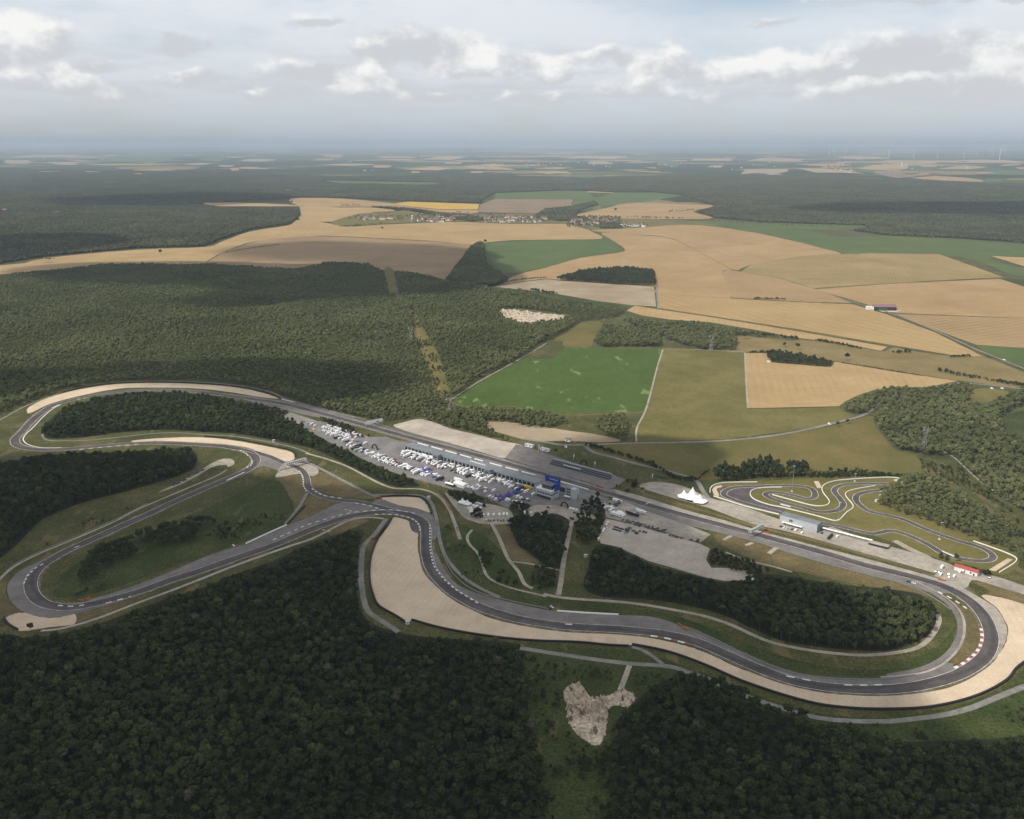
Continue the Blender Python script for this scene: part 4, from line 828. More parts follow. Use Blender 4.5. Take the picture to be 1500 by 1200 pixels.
def gn_scatter(name, pts, scl, rot, idx, col, label):
    """one mass of vegetation: points that carry a prototype each"""
    me = bpy.data.meshes.new(name); me.vertices.add(len(pts)); me.vertices.foreach_set('co', np.asarray(pts, np.float32).ravel())
    for nm, typ, arr in (('scl', 'FLOAT', scl), ('rot', 'FLOAT', rot)):
        at_ = me.attributes.new(nm, typ, 'POINT'); at_.data.foreach_set('value', np.asarray(arr, np.float32))
    at_ = me.attributes.new('idx', 'INT', 'POINT'); at_.data.foreach_set('value', np.asarray(idx, np.int32)); me.update()
    ob = link(name, me); tag(ob, label, 'wood', None, 'stuff')
    ng = bpy.data.node_groups.new('scatter', 'GeometryNodeTree')
    ng.interface.new_socket('Geometry', in_out='INPUT', socket_type='NodeSocketGeometry'); ng.interface.new_socket('Geometry', in_out='OUTPUT', socket_type='NodeSocketGeometry')
    n = ng.nodes; l = ng.links
    gi = n.new('NodeGroupInput'); go = n.new('NodeGroupOutput'); ip = n.new('GeometryNodeInstanceOnPoints'); ci = n.new('GeometryNodeCollectionInfo')
    ci.inputs['Collection'].default_value = col; ci.inputs['Separate Children'].default_value = True; ci.inputs['Reset Children'].default_value = True
    def attr(nm, typ):
        a = n.new('GeometryNodeInputNamedAttribute'); a.data_type = typ; a.inputs['Name'].default_value = nm; return a.outputs['Attribute']
    cx = n.new('ShaderNodeCombineXYZ'); l.new(attr('rot', 'FLOAT'), cx.inputs[2])
    l.new(gi.outputs[0], ip.inputs['Points']); l.new(ci.outputs[0], ip.inputs['Instance']); ip.inputs['Pick Instance'].default_value = True
    l.new(attr('idx', 'INT'), ip.inputs['Instance Index']); l.new(cx.outputs[0], ip.inputs['Rotation']); l.new(attr('scl', 'FLOAT'), ip.inputs['Scale']); l.new(ip.outputs[0], go.inputs[0])
    md = ob.modifiers.new('scatter', 'NODES'); md.node_group = ng
    return ob

def fbm(X, Y, sc, seed=0, oct_=3):
    r_ = np.random.default_rng(seed); tab = r_.random((64, 64)); out_ = 0; amp = 1; tot = 0
    for o in range(oct_):
        x = X / sc * 2 ** o; y = Y / sc * 2 ** o; xi = np.floor(x).astype(int); yi = np.floor(y).astype(int); fx = x - xi; fy = y - yi
        fx = fx * fx * (3 - 2 * fx); fy = fy * fy * (3 - 2 * fy)
        g_ = lambda a, b_: tab[(xi + a) % 64, (yi + b_) % 64]
        out_ = out_ + amp * ((g_(0, 0) * (1 - fx) + g_(1, 0) * fx) * (1 - fy) + (g_(0, 1) * (1 - fx) + g_(1, 1) * fx) * fy); tot += amp; amp *= .5
    return out_ / tot

def stand(poly, spacing, excl=(), h=12.5, thin=None, dmax=1e9, dmin=0, seed=1, both=True):
    """tree spots: foot and top both lie within the outline the photograph shows"""
    W_ = np.array([at(x, min(max(y, 225), 2000))[:2] for x, y in poly]); x0, y0 = W_.min(0) - 5; x1, y1 = W_.max(0) + 5
    y0 = max(y0, 150)
    r_ = np.random.default_rng(seed)
    X, Y = np.meshgrid(np.arange(x0, x1, spacing), np.arange(y0, y1, spacing * .9)); X = X.ravel(); Y = Y.ravel()
    X = X + r_.uniform(-.45, .45, X.shape) * spacing; Y = Y + r_.uniform(-.45, .45, X.shape) * spacing
    d = np.hypot(X, Y); k = (d < dmax) & (d >= dmin); X, Y = X[k], Y[k]
    PX, PY = proj(X, Y, 0.0); TX, TY = proj(X, Y, h * .85)
    k = inside(poly, PX, PY) & ((inside(poly, TX, TY)) if both else True)
    for e in excl: k &= ~inside(e, PX, PY)
    if thin: k &= fbm(X, Y, thin[0], seed + 5) > thin[1]
    return X[k], Y[k]

def tiles(poly, excl=(), dmin=0, dmax=1e9, sizes=(128, 64, 32, 16), h=9):
    W_ = np.array([at(x, max(y, 222))[:2] for x, y in poly]); x0, y0 = W_.min(0); x1, y1 = W_.max(0)
    s = sizes[0]; X, Y = np.meshgrid(np.arange(x0, x1 + s, s), np.arange(y0, y1 + s, s)); X = X.ravel(); Y = Y.ravel(); res = {}
    def ok(x, y):
        PX, PY = proj(x, y, 0.0); TX, TY = proj(x, y, h); d = np.hypot(x, y)
        k = inside(poly, PX, PY) & inside(poly, TX, TY) & (d >= dmin) & (d < dmax) & (PX > -260) & (PX < 1760)
        for e in excl: k &= ~inside(e, PX, PY)
        return k
    for li, s in enumerate(sizes):
        c = [ok(X + a * s / 2, Y + b_ * s / 2).astype(int) for a, b_ in ((0, 0), (-1, -1), (1, -1), (1, 1), (-1, 1), (0, 1), (0, -1), (1, 0), (-1, 0))]
        tot = sum(c)
        full = tot == 9 if li < len(sizes) - 1 else c[0] > 0
        res[s] = (X[full], Y[full])
        part = (tot > 0) & ~full
        if li < len(sizes) - 1:
            q = s / 4; px_, py_ = X[part], Y[part]
            X = np.concatenate([px_ - q, px_ + q, px_ - q, px_ + q]); Y = np.concatenate([py_ - q, py_ - q, py_ + q, py_ + q])
    return res

WOOD_A = [(-140, 945), (-40, 932), (30, 934), (90, 928), (150, 912), (200, 893), (250, 875), (300, 860), (340, 842), (400, 822), (450, 797), (500, 782), (532, 776), (526, 800), (521, 830), (522, 865), (531, 900), (555, 918), (580, 924), (600, 930), (650, 935), (700, 938), (740, 940), (764, 952), (772, 1000), (782, 1050), (792, 1100), (802, 1160), (812, 1320), (-140, 1320)]
WOOD_B = [(905, 1320), (893, 1110), (905, 1075), (900, 1048), (930, 1030), (960, 1000), (1000, 984), (1025, 984), (1060, 998), (1100, 1016), (1150, 1034), (1200, 1056), (1260, 1072), (1330, 1086), (1400, 1083), (1450, 1082), (1500, 1072), (1640, 1050), (1640, 1320)]
WOOD_C = [(872, 800), (905, 803), (950, 826), (990, 836), (1030, 846), (1060, 853), (1090, 851), (1105, 842), (1150, 843), (1200, 852), (1260, 859), (1310, 864), (1350, 872), (1368, 888), (1372, 905), (1362, 926), (1340, 942), (1300, 953), (1240, 952), (1180, 945), (1140, 937), (1100, 920), (1070, 905), (1030, 892), (980, 882), (930, 877), (880, 874), (855, 860), (862, 830)]
WOOD_D = [(748, 757), (775, 753), (800, 749), (830, 758), (834, 780), (829, 800), (824, 822), (815, 836), (795, 826), (775, 808), (755, 797), (748, 775)]
WOOD_F = [(66, 641), (60, 630), (78, 610), (95, 597), (130, 587), (165, 579), (200, 574.5), (260, 574.5), (310, 580), (340, 587), (380, 593), (400, 598), (412, 608), (430, 618), (450, 627), (470, 642), (500, 657), (530, 672), (570, 690), (605, 703), (612, 713), (580, 713), (550, 702), (510, 682), (470, 662), (440, 653), (400, 645), (350, 636), (300, 633), (240, 630), (180, 633), (120, 641), (85, 643)]
WOOD_G = [(-140, 690), (0, 678), (60, 667), (130, 664), (200, 661), (270, 656), (286, 664), (286, 683), (265, 696), (230, 707), (180, 721), (120, 737), (60, 762), (0, 818), (-140, 880)]
WOOD_H = [(112, 850), (120, 825), (135, 808), (155, 795), (200, 780), (250, 762), (300, 755), (335, 765), (347, 776), (320, 790), (280, 797), (230, 803), (185, 818), (152, 834), (146, 854), (125, 854)]
WOOD_I = [(-240, 640), (-80, 625), (0, 606), (40, 588), (90, 572), (140, 562), (200, 557), (270, 557), (340, 562), (400, 574), (430, 587), (470, 600), (530, 613), (570, 619), (600, 612), (650, 612), (656, 590), (700, 555), (758, 527), (800, 500), (830, 486), (850, 471), (900, 466), (925, 456), (870, 444), (800, 430), (773, 425), (720, 422), (690, 414), (660, 412), (650, 410), (600, 397), (560, 395), (540, 386), (480, 383), (430, 394), (400, 392), (300, 386), (150, 386), (100, 392), (0, 402), (-240, 415)]
CLEAR = [[(599, 450), (604, 450), (618, 478), (640, 515), (652, 550), (660, 586), (642, 590), (634, 560), (620, 530), (608, 500)], [(728, 453), (760, 452), (836, 462), (818, 473), (770, 477), (740, 470)], [(562, 395), (576, 395), (586, 434), (570, 434)], [(770, 428), (800, 428), (920, 450), (900, 454), (860, 446), (800, 440)]]
WOOD_V = [(652, 412), (667, 392), (690, 360), (708, 355), (712, 385), (735, 400), (745, 410), (720, 420), (690, 417)]
WOOD_R1 = [(610, 614), (650, 598), (700, 596), (760, 598), (800, 603), (832, 610), (828, 622), (800, 628), (770, 626), (740, 618), (706, 618), (722, 632), (760, 648), (748, 650), (700, 637), (650, 624)]
WOOD_R2 = [(868, 618), (880, 608), (915, 603), (923, 625), (916, 647), (895, 642), (872, 628)]
WOOD_R3 = [(868, 503), (885, 474), (930, 478), (965, 488), (972, 508), (880, 509)]
WOOD_R4 = [(900, 466), (960, 470), (1020, 472), (1050, 478), (1100, 486), (1168, 495), (1160, 499), (1100, 493), (1078, 492), (1077, 513), (1030, 513), (1000, 506), (975, 497), (940, 485)]
WOOD_R5 = [(800, 411), (830, 402), (850, 397), (880, 394), (920, 392), (958, 396), (962, 419), (900, 417), (840, 412)]
WOOD_R6 = [(1115, 516), (1135, 511), (1160, 515), (1180, 518), (1217, 527), (1218, 538), (1130, 531)]
WOOD_S = [(1230, 594), (1265, 576), (1310, 567), (1355, 567), (1403, 559), (1427, 563), (1418, 592), (1448, 590), (1478, 578), (1500, 566), (1640, 590), (1640, 830), (1500, 752), (1450, 724), (1420, 694), (1390, 668), (1345, 667), (1313, 660), (1290, 634), (1278, 612), (1292, 594), (1262, 609), (1240, 604)]
MEADOW_S = [(1464, 612), (1480, 600), (1510, 594), (1560, 594), (1560, 652), (1500, 648), (1468, 638)]
WOOD_T = [(1288, 740), (1288, 718), (1330, 696), (1350, 690), (1385, 705), (1420, 728), (1460, 750), (1500, 775), (1640, 830), (1640, 880), (1500, 818), (1460, 802), (1420, 788), (1370, 770), (1330, 756)]
WOOD_U = [(1043, 706), (1047, 685), (1060, 678), (1080, 682), (1100, 676), (1120, 668), (1135, 672), (1150, 682), (1165, 670), (1182, 674), (1184, 699), (1100, 702), (1060, 708)]
BUSH = [[(1032, 815), (1050, 800), (1075, 812), (1100, 818), (1132, 832), (1115, 846), (1080, 838), (1045, 828)], [(845, 752), (855, 732), (872, 722), (886, 738), (884, 760), (878, 790), (862, 802), (846, 794), (842, 772)],
        [(700, 800), (720, 808), (738, 835), (755, 852), (760, 862), (735, 856), (714, 845), (704, 822)], [(640, 716), (700, 722), (712, 734), (690, 738), (660, 730)], [(688, 752), (700, 742), (712, 748), (706, 762), (692, 762)], [(744, 748), (752, 730), (768, 732), (776, 748), (766, 756), (750, 756)],
        [(785, 826), (815, 830), (812, 860), (790, 868), (775, 850)], [(400, 596), (428, 604), (410, 612), (398, 606)], [(458, 606), (500, 618), (548, 640), (520, 642), (480, 622)], [(890, 712), (905, 704), (930, 700), (936, 708), (925, 726), (905, 722)],
        [(655, 600), (690, 606), (720, 612), (700, 622), (660, 615)], [(1180, 690), (1230, 688), (1300, 690), (1318, 698), (1260, 700), (1185, 700)]]
FAR_A = [(-900, 395), (-260, 400), (0, 387), (67, 376), (200, 364), (300, 361), (333, 347), (367, 336), (423, 329), (440, 316), (437, 303), (350, 306), (290, 300), (350, 294), (425, 290), (500, 290), (600, 295), (700, 298), (725, 283), (830, 279), (860, 280), (900, 282), (1000, 286), (1050, 302), (1020, 310), (1050, 320), (1120, 326), (1280, 331), (1240, 337), (1300, 345), (1400, 349), (1510, 357), (1900, 372), (1900, 268), (1440, 268), (1330, 262), (1200, 256), (1080, 257), (1000, 255), (850, 262), (700, 256), (500, 258), (300, 252), (0, 246), (-900, 246)]

# woodland floor below the crowns
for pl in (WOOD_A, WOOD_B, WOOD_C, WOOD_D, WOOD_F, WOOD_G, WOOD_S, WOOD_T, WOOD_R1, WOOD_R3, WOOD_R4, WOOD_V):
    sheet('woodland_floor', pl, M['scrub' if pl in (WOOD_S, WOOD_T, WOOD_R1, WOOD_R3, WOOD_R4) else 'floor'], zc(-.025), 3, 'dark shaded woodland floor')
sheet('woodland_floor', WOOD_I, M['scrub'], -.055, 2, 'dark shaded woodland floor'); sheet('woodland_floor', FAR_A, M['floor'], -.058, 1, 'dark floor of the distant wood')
sheet('clearing', CLEAR[0], M['olive'], -.012, 2, 'brown power line cutting'); sheet('clearing', CLEAR[2], M['olive'], -.012, 2, 'short grassy cutting on the ridge'); sheet('clearing', CLEAR[3], M['lush'], -.011, 2, 'green clearing by the chalky field')

# ---- stands of single trees
stands = []   # (x, y, scale, kind index into broadleaf / shrub / pine, wood key)
def add_stand(key, poly, sp, kind='broadleaf', sc=(.7, 1.2), excl=(), h=12.5, thin=None, dmax=1e9, dmin=0, seed=1):
    X, Y = stand(poly, sp, excl, h, thin, dmax, dmin, seed)
    r_ = np.random.default_rng(seed + 50); n = len(X)
    s_ = r_.uniform(sc[0], sc[1], n) * (.8 + .4 * fbm(X, Y, 60, seed + 9)) * (1.0 if key != 'i' else .62 + .76 * fbm(X, Y, 170, 77)); stands.append((key, kind, X, Y, s_, r_.uniform(0, 6.28, n), r_.integers(0, len(KINDS[kind]), n)))
add_stand('a', WOOD_A, 5.5, sc=(.4, 1.1), seed=1, h=11); add_stand('b', WOOD_B, 5.8, sc=(.48, 1.08), excl=[[(990, 972), (1016, 981), (1050, 993), (1080, 1008), (1110, 1019), (1150, 1032), (1200, 1045), (1200, 1058), (1150, 1045), (1110, 1033), (1080, 1022), (1050, 1006), (1016, 994), (990, 984)]], seed=2, h=11); add_stand('c', WOOD_C, 5.8, sc=(.5, 1.05), seed=3, h=11)
add_stand('d', WOOD_D, 6.0, sc=(.55, .95), seed=4, h=10); add_stand('f', WOOD_F, 5.8, sc=(.4, .95), seed=5, h=8); add_stand('g', WOOD_G, 6.2, sc=(.6, 1.05), seed=6, h=10)
add_stand('h', WOOD_H, 7.2, sc=(.6, 1.15), seed=7, h=10, thin=(40, .27)); add_stand('i', WOOD_I, 6.4, 'sunny', sc=(.42, 1.0), excl=CLEAR, seed=8, h=10)
add_stand('r', WOOD_R1, 6.5, 'sunny', sc=(.6, 1.0), seed=9, h=9); add_stand('r', WOOD_R2, 6.5, 'sunny', sc=(.5, .85), seed=10, h=9); add_stand('r', WOOD_R3, 6.5, 'sunny', sc=(.6, 1.0), seed=11, h=10); add_stand('r', WOOD_R4, 6.8, 'sunny', sc=(.5, 1.1), seed=12, h=10, thin=(40, .25))
add_stand('p', WOOD_R5, 6.0, 'pine', (.9, 1.3), seed=13, h=13); add_stand('r', WOOD_R6, 6.5, sc=(.5, .9), seed=14, h=9)
add_stand('s', WOOD_S, 6.6, 'sunny', sc=(.5, 1.15), excl=[MEADOW_S, [(1424, 568), (1478, 572), (1450, 592), (1416, 596)]], seed=15, h=11); add_stand('t', WOOD_T, 5.8, 'sunny', sc=(.35, .85), seed=16, h=7, thin=(28, .3)); add_stand('u', WOOD_U, 6.0, 'pine', (.9, 1.35), seed=17, h=15)
add_stand('v', WOOD_V, 8, 'sunny', (.7, 1.15), seed=18, h=10)
for k, bp in enumerate(BUSH): add_stand('k', bp, 5.0, 'shrub' if k not in (1, 5) else 'broadleaf', (.6, 1.35) if k not in (1, 5) else (.4, .68), seed=30 + k, h=4 if k not in (1, 5) else 9, thin=(18, .36))
add_stand('k', CLEAR[0], 7, 'shrub', (.5, 1.2), seed=70, h=3, thin=(30, .45))
add_stand('k', [(90, 870), (150, 830), (250, 795), (350, 765), (425, 735), (430, 755), (350, 790), (250, 830), (150, 865), (100, 878)], 7, 'shrub', (.3, .9), seed=71, h=3, thin=(35, .52))
add_stand('k', [(70, 790), (150, 750), (230, 715), (235, 728), (150, 766), (60, 806)], 7, 'shrub', (.3, .9), seed=72, h=3, thin=(35, .5))
# loose shrubs in the rough verges
add_stand('k', [(770, 960), (920, 980), (1000, 990), (930, 1030), (900, 1090), (900, 1230), (812, 1230), (790, 1080)], 6.5, 'shrub', (.35, 1.1), excl=[[(820, 995), (860, 995), (935, 1005), (935, 1040), (895, 1050), (892, 1085), (870, 1100), (835, 1080), (822, 1040)], [(900, 970), (932, 970), (925, 1035), (895, 1035)]], seed=60, h=3, thin=(40, .42))
add_stand('k', [(1200, 1062), (1400, 1052), (1500, 1020), (1600, 1000), (1600, 1060), (1450, 1085), (1300, 1085)], 7, 'shrub', (.3, .9), seed=61, h=3, thin=(40, .52))
add_stand('k', [(1345, 668), (1390, 668), (1420, 696), (1500, 760), (1500, 775), (1400, 715), (1350, 690)], 7, 'shrub', (.4, 1.0), seed=62, h=3, thin=(30, .5))
add_stand('k', [(650, 770), (690, 772), (690, 800), (705, 845), (760, 870), (815, 878), (800, 888), (700, 866), (655, 825)], 8, 'shrub', (.3, .7), seed=63, h=2, thin=(30, .48))

# the 300 trees that show largest become trees of their own
allx = []
for si, (key, kind, X, Y, s_, ro, ix) in enumerate(stands):
    if kind != 'broadleaf' or key not in 'abc': continue
    PX, PY = proj(X, Y, 3.0)
    vis = (PX > 4) & (PX < 1496) & (PY > 0) & (PY < 1196)
    for j in np.nonzero(vis)[0]: allx.append((math.hypot(math.hypot(X[j], Y[j]), HC), si, j))
allx.sort(); own = allx[:295]; own_set = {}
WL = {'a': ('dark broadleaf tree in the dense wood between the huge gravel trap and the rising straight', 'trees of the dense dark wood'), 'b': ('dark broadleaf tree in the wood beside the service road and the quarry pit', 'trees of the wood by the quarry pit'), 'c': ('broadleaf tree in the infield wood', 'trees of the infield wood')}
for d, si, j in own:
    key, kind, X, Y, s_, ro, ix = stands[si]; own_set.setdefault(si, []).append(j)
    cm, tm, _ = KINDS[kind][ix[j]]
    e = empty('broadleaf_tree', (X[j], Y[j], 0), ro[j]); e.scale = (s_[j],) * 3; tag(e, WL[key][0], 'tree', WL[key][1])
    link('trunk', tm, parent=e); link('crown', cm, parent=e)
NAMES = {'a': 'dense dark wood beside the huge gravel trap', 'b': 'wood by the quarry pit and service road', 'c': 'infield wood ringed by the tan path', 'd': 'small infield wood below the paddock', 'f': 'scrubby wood inside the far bends', 'g': 'dark wood between the two loops of track', 'h': 'loose trees inside the tight loop', 'i': 'broad wood beyond the circuit', 'r': 'tree belts between the fields', 'p': 'dark conifer copse in the stubble field', 's': 'wood below the pylon', 't': 'young wood beside the kart track', 'u': 'row of tall dark trees above the kart track', 'v': 'dark conifers in the little valley', 'k': 'scattered bushes and scrub'}
byk = {}
for si, (key, kind, X, Y, s_, ro, ix) in enumerate(stands):
    keep = np.ones(len(X), bool); keep[own_set.get(si, [])] = False
    b_ = byk.setdefault((key, kind), [[], [], [], []])
    b_[0].append(np.stack([X[keep], Y[keep], np.zeros(keep.sum())], 1)); b_[1].append(s_[keep]); b_[2].append(ro[keep]); b_[3].append(ix[keep])
tot = 0
for (key, kind), (P_, S_, R_, I_) in byk.items():
    P_ = np.vstack(P_); tot += len(P_)
    if len(P_): gn_scatter('undergrowth' if key == 'k' else 'forest', P_, np.concatenate(S_), np.concatenate(R_), np.concatenate(I_), proto_col[kind], NAMES[key])
print('single trees', tot)

# ---- far canopy
tl = {}
def add_tiles(*a, **k):
    for s, (X, Y) in tiles(*a, **k).items(): tl.setdefault(s, []).append(np.stack([X, Y, np.zeros(len(X))], 1))
add_tiles(FAR_A, excl=FIELD_POLY)
for s in list(tl): 
    P_ = np.vstack(tl[s]); n = len(P_); print('tiles', s, n)
    gn_scatter('forest', P_, rng.uniform(.95, 1.1, n), rng.integers(0, 4, n) * math.pi / 2, rng.integers(0, 4, n), proto_col['tile%d' % s], 'distant wood stretching across the plateau')
tl.clear(); add_tiles([(786, 314), (800, 306), (835, 303), (872, 295), (876, 300), (850, 308), (842, 316), (870, 323), (820, 324), (786, 319)], sizes=(32, 16), h=6); add_tiles([(878, 327), (905, 326), (912, 335), (880, 335)], sizes=(32, 16), h=5); add_tiles([(640, 312), (690, 316), (712, 322), (690, 325), (650, 318), (600, 309), (545, 304), (545, 303), (600, 306)], sizes=(16,), h=4)
for s in list(tl):
    P_ = np.vstack(tl[s]); n = len(P_); print('mid tiles', s, n)
    gn_scatter('forest', P_, rng.uniform(.95, 1.1, n), rng.integers(0, 4, n) * math.pi / 2, rng.integers(0, 4, n), proto_col['tile%d' % s], 'dark trees and gardens beside the village houses')

# ------------------------------------------------------------------ walls, tyre barriers, rails
TB = 'tyre barriers round the gravel traps'
TY = [M['tyre'], M['tyre']]
for pts, lab in [
 ([(566, 772), (552, 793), (543, 820), (542, 850), (547, 872), (555, 888), (579, 902), (597, 914)], 'dark tyre barrier on the wood side of the huge gravel trap'),
 ([(603, 908.5), (640, 919), (680, 927), (720, 933), (750, 936.5), (790, 939.5), (850, 941.5), (890, 945.5), (921, 947)], 'long dark tyre barrier along the outer rim of the huge gravel trap'),
 ([(926, 944.5), (940, 947), (970, 953), (1000, 962), (1040, 977.5), (1080, 995.5), (1120, 1010), (1160, 1022.5), (1200, 1032.5), (1240, 1037.5), (1280, 1039.5), (1340, 1038.5), (1380, 1033.5), (1420, 1023.5), (1450, 1011.5), (1477, 995), (1487, 981), (1501, 970)], 'dark tyre barrier sweeping round the hairpin gravel'),
 ([(559, 728.5), (580, 726.5), (610, 727.5), (621, 731.5), (628, 741), (632, 752)], 'dark tyre barrier behind the small gravel trap'),
 ([(300, 639.5), (340, 643), (380, 650), (410, 656), (429, 661), (433, 670)], 'dark tyre barrier behind the second hairpin gravel'),
 ([(90, 575.5), (120, 568.5), (160, 562.5), (200, 560.3), (260, 560.3), (300, 562.2), (330, 564.5), (360, 568.5), (390, 575.5), (412, 584)], 'dark tyre barrier behind the far gravel trap'),
 ([(6, 905), (12, 915), (26, 923)], 'short dark tyre barrier at the tight end bend'),
 ([(574, 760), (566, 773), (552, 789)], 'dark tyre barrier at the tip of the huge gravel trap'),
 ([(447, 741), (436, 753), (421, 768)], 'dark barrier beside the short link road'),
]: wall_along('tyre_barrier', pts, 1.5, 1.6, TY, lab, 'barrier', TB, 3.0)
wall_along('concrete_wall', [(360, 797), (390, 783), (420, 769.5)], 1.2, 1.0, [M['white']], 'white concrete wall along the upper edge of the rising straight', 'wall')
wall_along('concrete_wall', [(816, 895.6), (860, 898.8), (906, 901)], 1.2, 1.2, [M['white']], 'white concrete wall inside the long bend', 'wall')
wall_along('concrete_wall', [(412, 585), (432, 590)], 1.2, 1.0, [M['white']], 'white concrete wall at the end of the far gravel trap', 'wall')
wall_along('pit_wall', [(612, 649.5), (657, 662), (700, 674), (740, 685), (789, 698)], 1.2, 1.3, [M['white']], 'broken white pit wall between straight and pit lane', 'wall', gap=lambda i: i % 9 in (7, 8) or (40 < i < 44))
wall_along('pit_wall', [(818, 705.5), (840, 711.5), (862, 718)], 1.2, 1.3, [M['white']], 'white pit wall past the control tower', 'wall')
wall_along('concrete_wall', [(648, 712.5), (665, 717.5)], 1.4, 1.4, [M['concrete']], 'pale retaining wall at the paddock edge', 'wall')
wall_along('concrete_wall', [(711, 726), (720, 735)], 1.2, .8, [M['concrete']], 'pale wall behind the violet tents', 'wall')
RG = 'guard rails along the circuit'
for pts, lab in [
 ([(216, 738), (170, 761), (120, 783), (60, 808), (24, 826), (4, 842)], 'guard rail on the upper side of the loop straight'),
 ([(250, 868), (300, 848.5), (340, 832.5), (390, 814.5), (430, 800.5), (460, 790.5)], 'guard rail below the rising straight'),
 ([(644, 800), (656, 829), (672, 850), (692, 864), (712, 872), (750, 881), (804, 892.5)], 'guard rail inside the long bend'),
 ([(1000, 768), (1100, 791.5), (1167, 813.5), (1267, 841.5), (1320, 854.5), (1360, 872), (1392, 893)], 'guard rail below the main straight'),
 ([(700, 664), (740, 674), (800, 691), (850, 704.5)], 'guard rail between straight and grandstand'),
 ([(410, 583), (470, 598), (530, 614), (580, 629), (640, 646), (690, 660)], 'guard rail on the upper side of the pit straight'),
 ([(1000, 918), (1040, 933.5), (1080, 953.5), (1120, 971.5), (1160, 985.5), (1200, 992.5), (1280, 996), (1340, 989)], 'guard rail inside the curve past the orange blocks'),
]: wall_along('guard_rail', pts, .9, .35, [M['rail']], lab, 'guard rail', RG, 4.0)
wall_along('green_hoarding', [(958, 697), (975, 701.5)], 2.2, .4, [M['greenp']], 'green hoarding at the hedge end', 'hoarding')

def blocks(px, py, n, dx, dy, mats, label, cat='barrier block', size=(1.8, .9, 1.0), ang=0.0):
    for i in range(n):
        p_ = at(px + dx * i, py + dy * i)
        g = G().box(-size[0] / 2, size[0] / 2, -size[1] / 2, size[1] / 2, 0, size[2]); g.box(-size[0] / 2 * .8, size[0] / 2 * .8, -size[1] / 2 * .7, size[1] / 2 * .7, size[2], size[2] + .35)
        o = g.obj('barrier_block', mats); o.location = (p_.x, p_.y, .17); o.rotation_euler.z = ang; tag(o, label, cat, label + 's')
blocks(994, 914.5, 3, 2.6, 1.8, [M['orange']], 'orange block inside the long bend', ang=-.4); blocks(1002, 921, 3, 2.6, 1.2, [M['orange']], 'orange block beside the grey runoff', ang=-.4)
blocks(1376, 850, 4, 2.4, .5, [M['orange']], 'orange block by the white cars at the hairpin', ang=-.2); blocks(1120, 780.5, 4, 2.4, .8, [M['orange']], 'reddish block below the banner gantry', ang=-.2)
blocks(554, 729, 3, 2.3, .6, [M['red']], 'red block at the tip of the small gravel trap'); blocks(545, 790, 3, 2.4, -.6, [M['red']], 'red block at the gap in the tyre wall')
blocks(116, 880, 3, 2.6, .3, [M['orange']], 'orange block inside the tight end bend'); blocks(127, 878.6, 3, 2.4, -.3, [M['orange']], 'orange block past the tight end bend')
blocks(214, 561, 4, 2.6, .1, [M['red']], 'red block behind the far gravel trap'); blocks(430, 590.5, 4, 2.2, .5, [M['orange']], 'orange block at the end of the far gravel trap'); blocks(334, 566, 3, 2.4, .4, [M['orange']], 'orange block on the rim of the far gravel')
blocks(874, 712.5, 5, 2.3, .6, [M['red']], 'red block on the main straight margin', ang=-.25); blocks(86, 577.5, 3, 2.4, -.5, [M['red']], 'red block beside the far tyre barrier')

# ------------------------------------------------------------------ buildings of the circuit
def frame_of(a, b):
    A, B = at(*a), at(*b); d = B - A; return A, math.atan2(d.y, d.x), d.length
A, PR, L = frame_of((593, 658), (784, 714))      # paddock side of the pit building, x along it, +y towards the track
def child(parent, name, g, mats): return g.obj(name, mats, parent)
pit = tag(empty('pit_building', A, PR), 'long low pit building with blue grey roof and dark garage openings', 'building')
W = 15.0
child(pit, 'wall', G().box(0, L, .6, W - .6, 0, 5.0), M['wallgrey'])
rf = child(pit, 'roof', G().box(-1, L + 1, -.8, W + 1.5, 5.0, 5.7), M['roofgrey'])
nb = 34
dm = G().box(-2.6, 2.6, -.06, .06, 0, 3.6).mesh('garage_opening'); dm.materials.append(M['dark'])  # dark panels: shade inside the open garages is put into their colour
for i in range(nb):
    o = link('garage_opening', dm, parent=pit); o.location = ((i + .5) * L / nb, .54, .2)
    o = link('garage_opening', dm, parent=pit); o.location = ((i + .5) * L / nb, W - .54, .2)
pm = G().box(-.5, .5, -.7, .62, 0, 4.99).mesh('pier'); pm.materials.append(M['wallgrey'])
for i in range(nb + 1):
    o = link('pier', pm, parent=pit); o.location = (min(max(i * L / nb, .5), L - .5), 0, 0)
hm_ = G().box(-.7, .7, -1.6, 1.6, 0, .5).mesh('skylight'); hm_.materials.append(M['white'])
for i in range(9):
    o = link('skylight', hm_, parent=rf); o.location = (L * .50 + i * 3.1, 9.5, 5.71); o.rotation_euler.z = .3
for t_, nm in ((.29, 'first'), (.685, 'second')):
    e = tag(empty('stair_tower', pit.matrix_basis @ Vector((L * t_, -5.5, 0)), PR), 'grey boxy stair tower on the paddock side, %s' % ('between the red car and the white vans' if nm == 'first' else 'nearer the control tower'), 'tower')
    child(e, 'wall', G().box(-5, 5, -3.2, 4.4, 0, 8.5), M['roofgrey']); child(e, 'roof', G().box(-5.4, 5.4, -3.6, 4.6, 8.5, 9.1), M['roofgrey'])
    child(e, 'window', G().box(-3, 3, -3.26, -3.2, 4, 7), M['glass']); child(e, 'door', G().box(-1.2, 1.2, -3.27, -3.2, 0, 2.4), M['dark'])
tw = tag(empty('control_tower', at(800, 730), PR), 'white two storey control building with dark glass storey and blue billboard', 'building')
child(tw, 'wall', G().box(-15, 9, -1, 15, 0, 10.5), M['wallgrey']); child(tw, 'base_wall', G().box(-14, 8, -1.1, 14, 0, 3), M['dark'])
child(tw, 'terrace', G().box(-15.3, 9.3, -1.3, 15.2, 10.5, 11.3), M['wallwhite'])
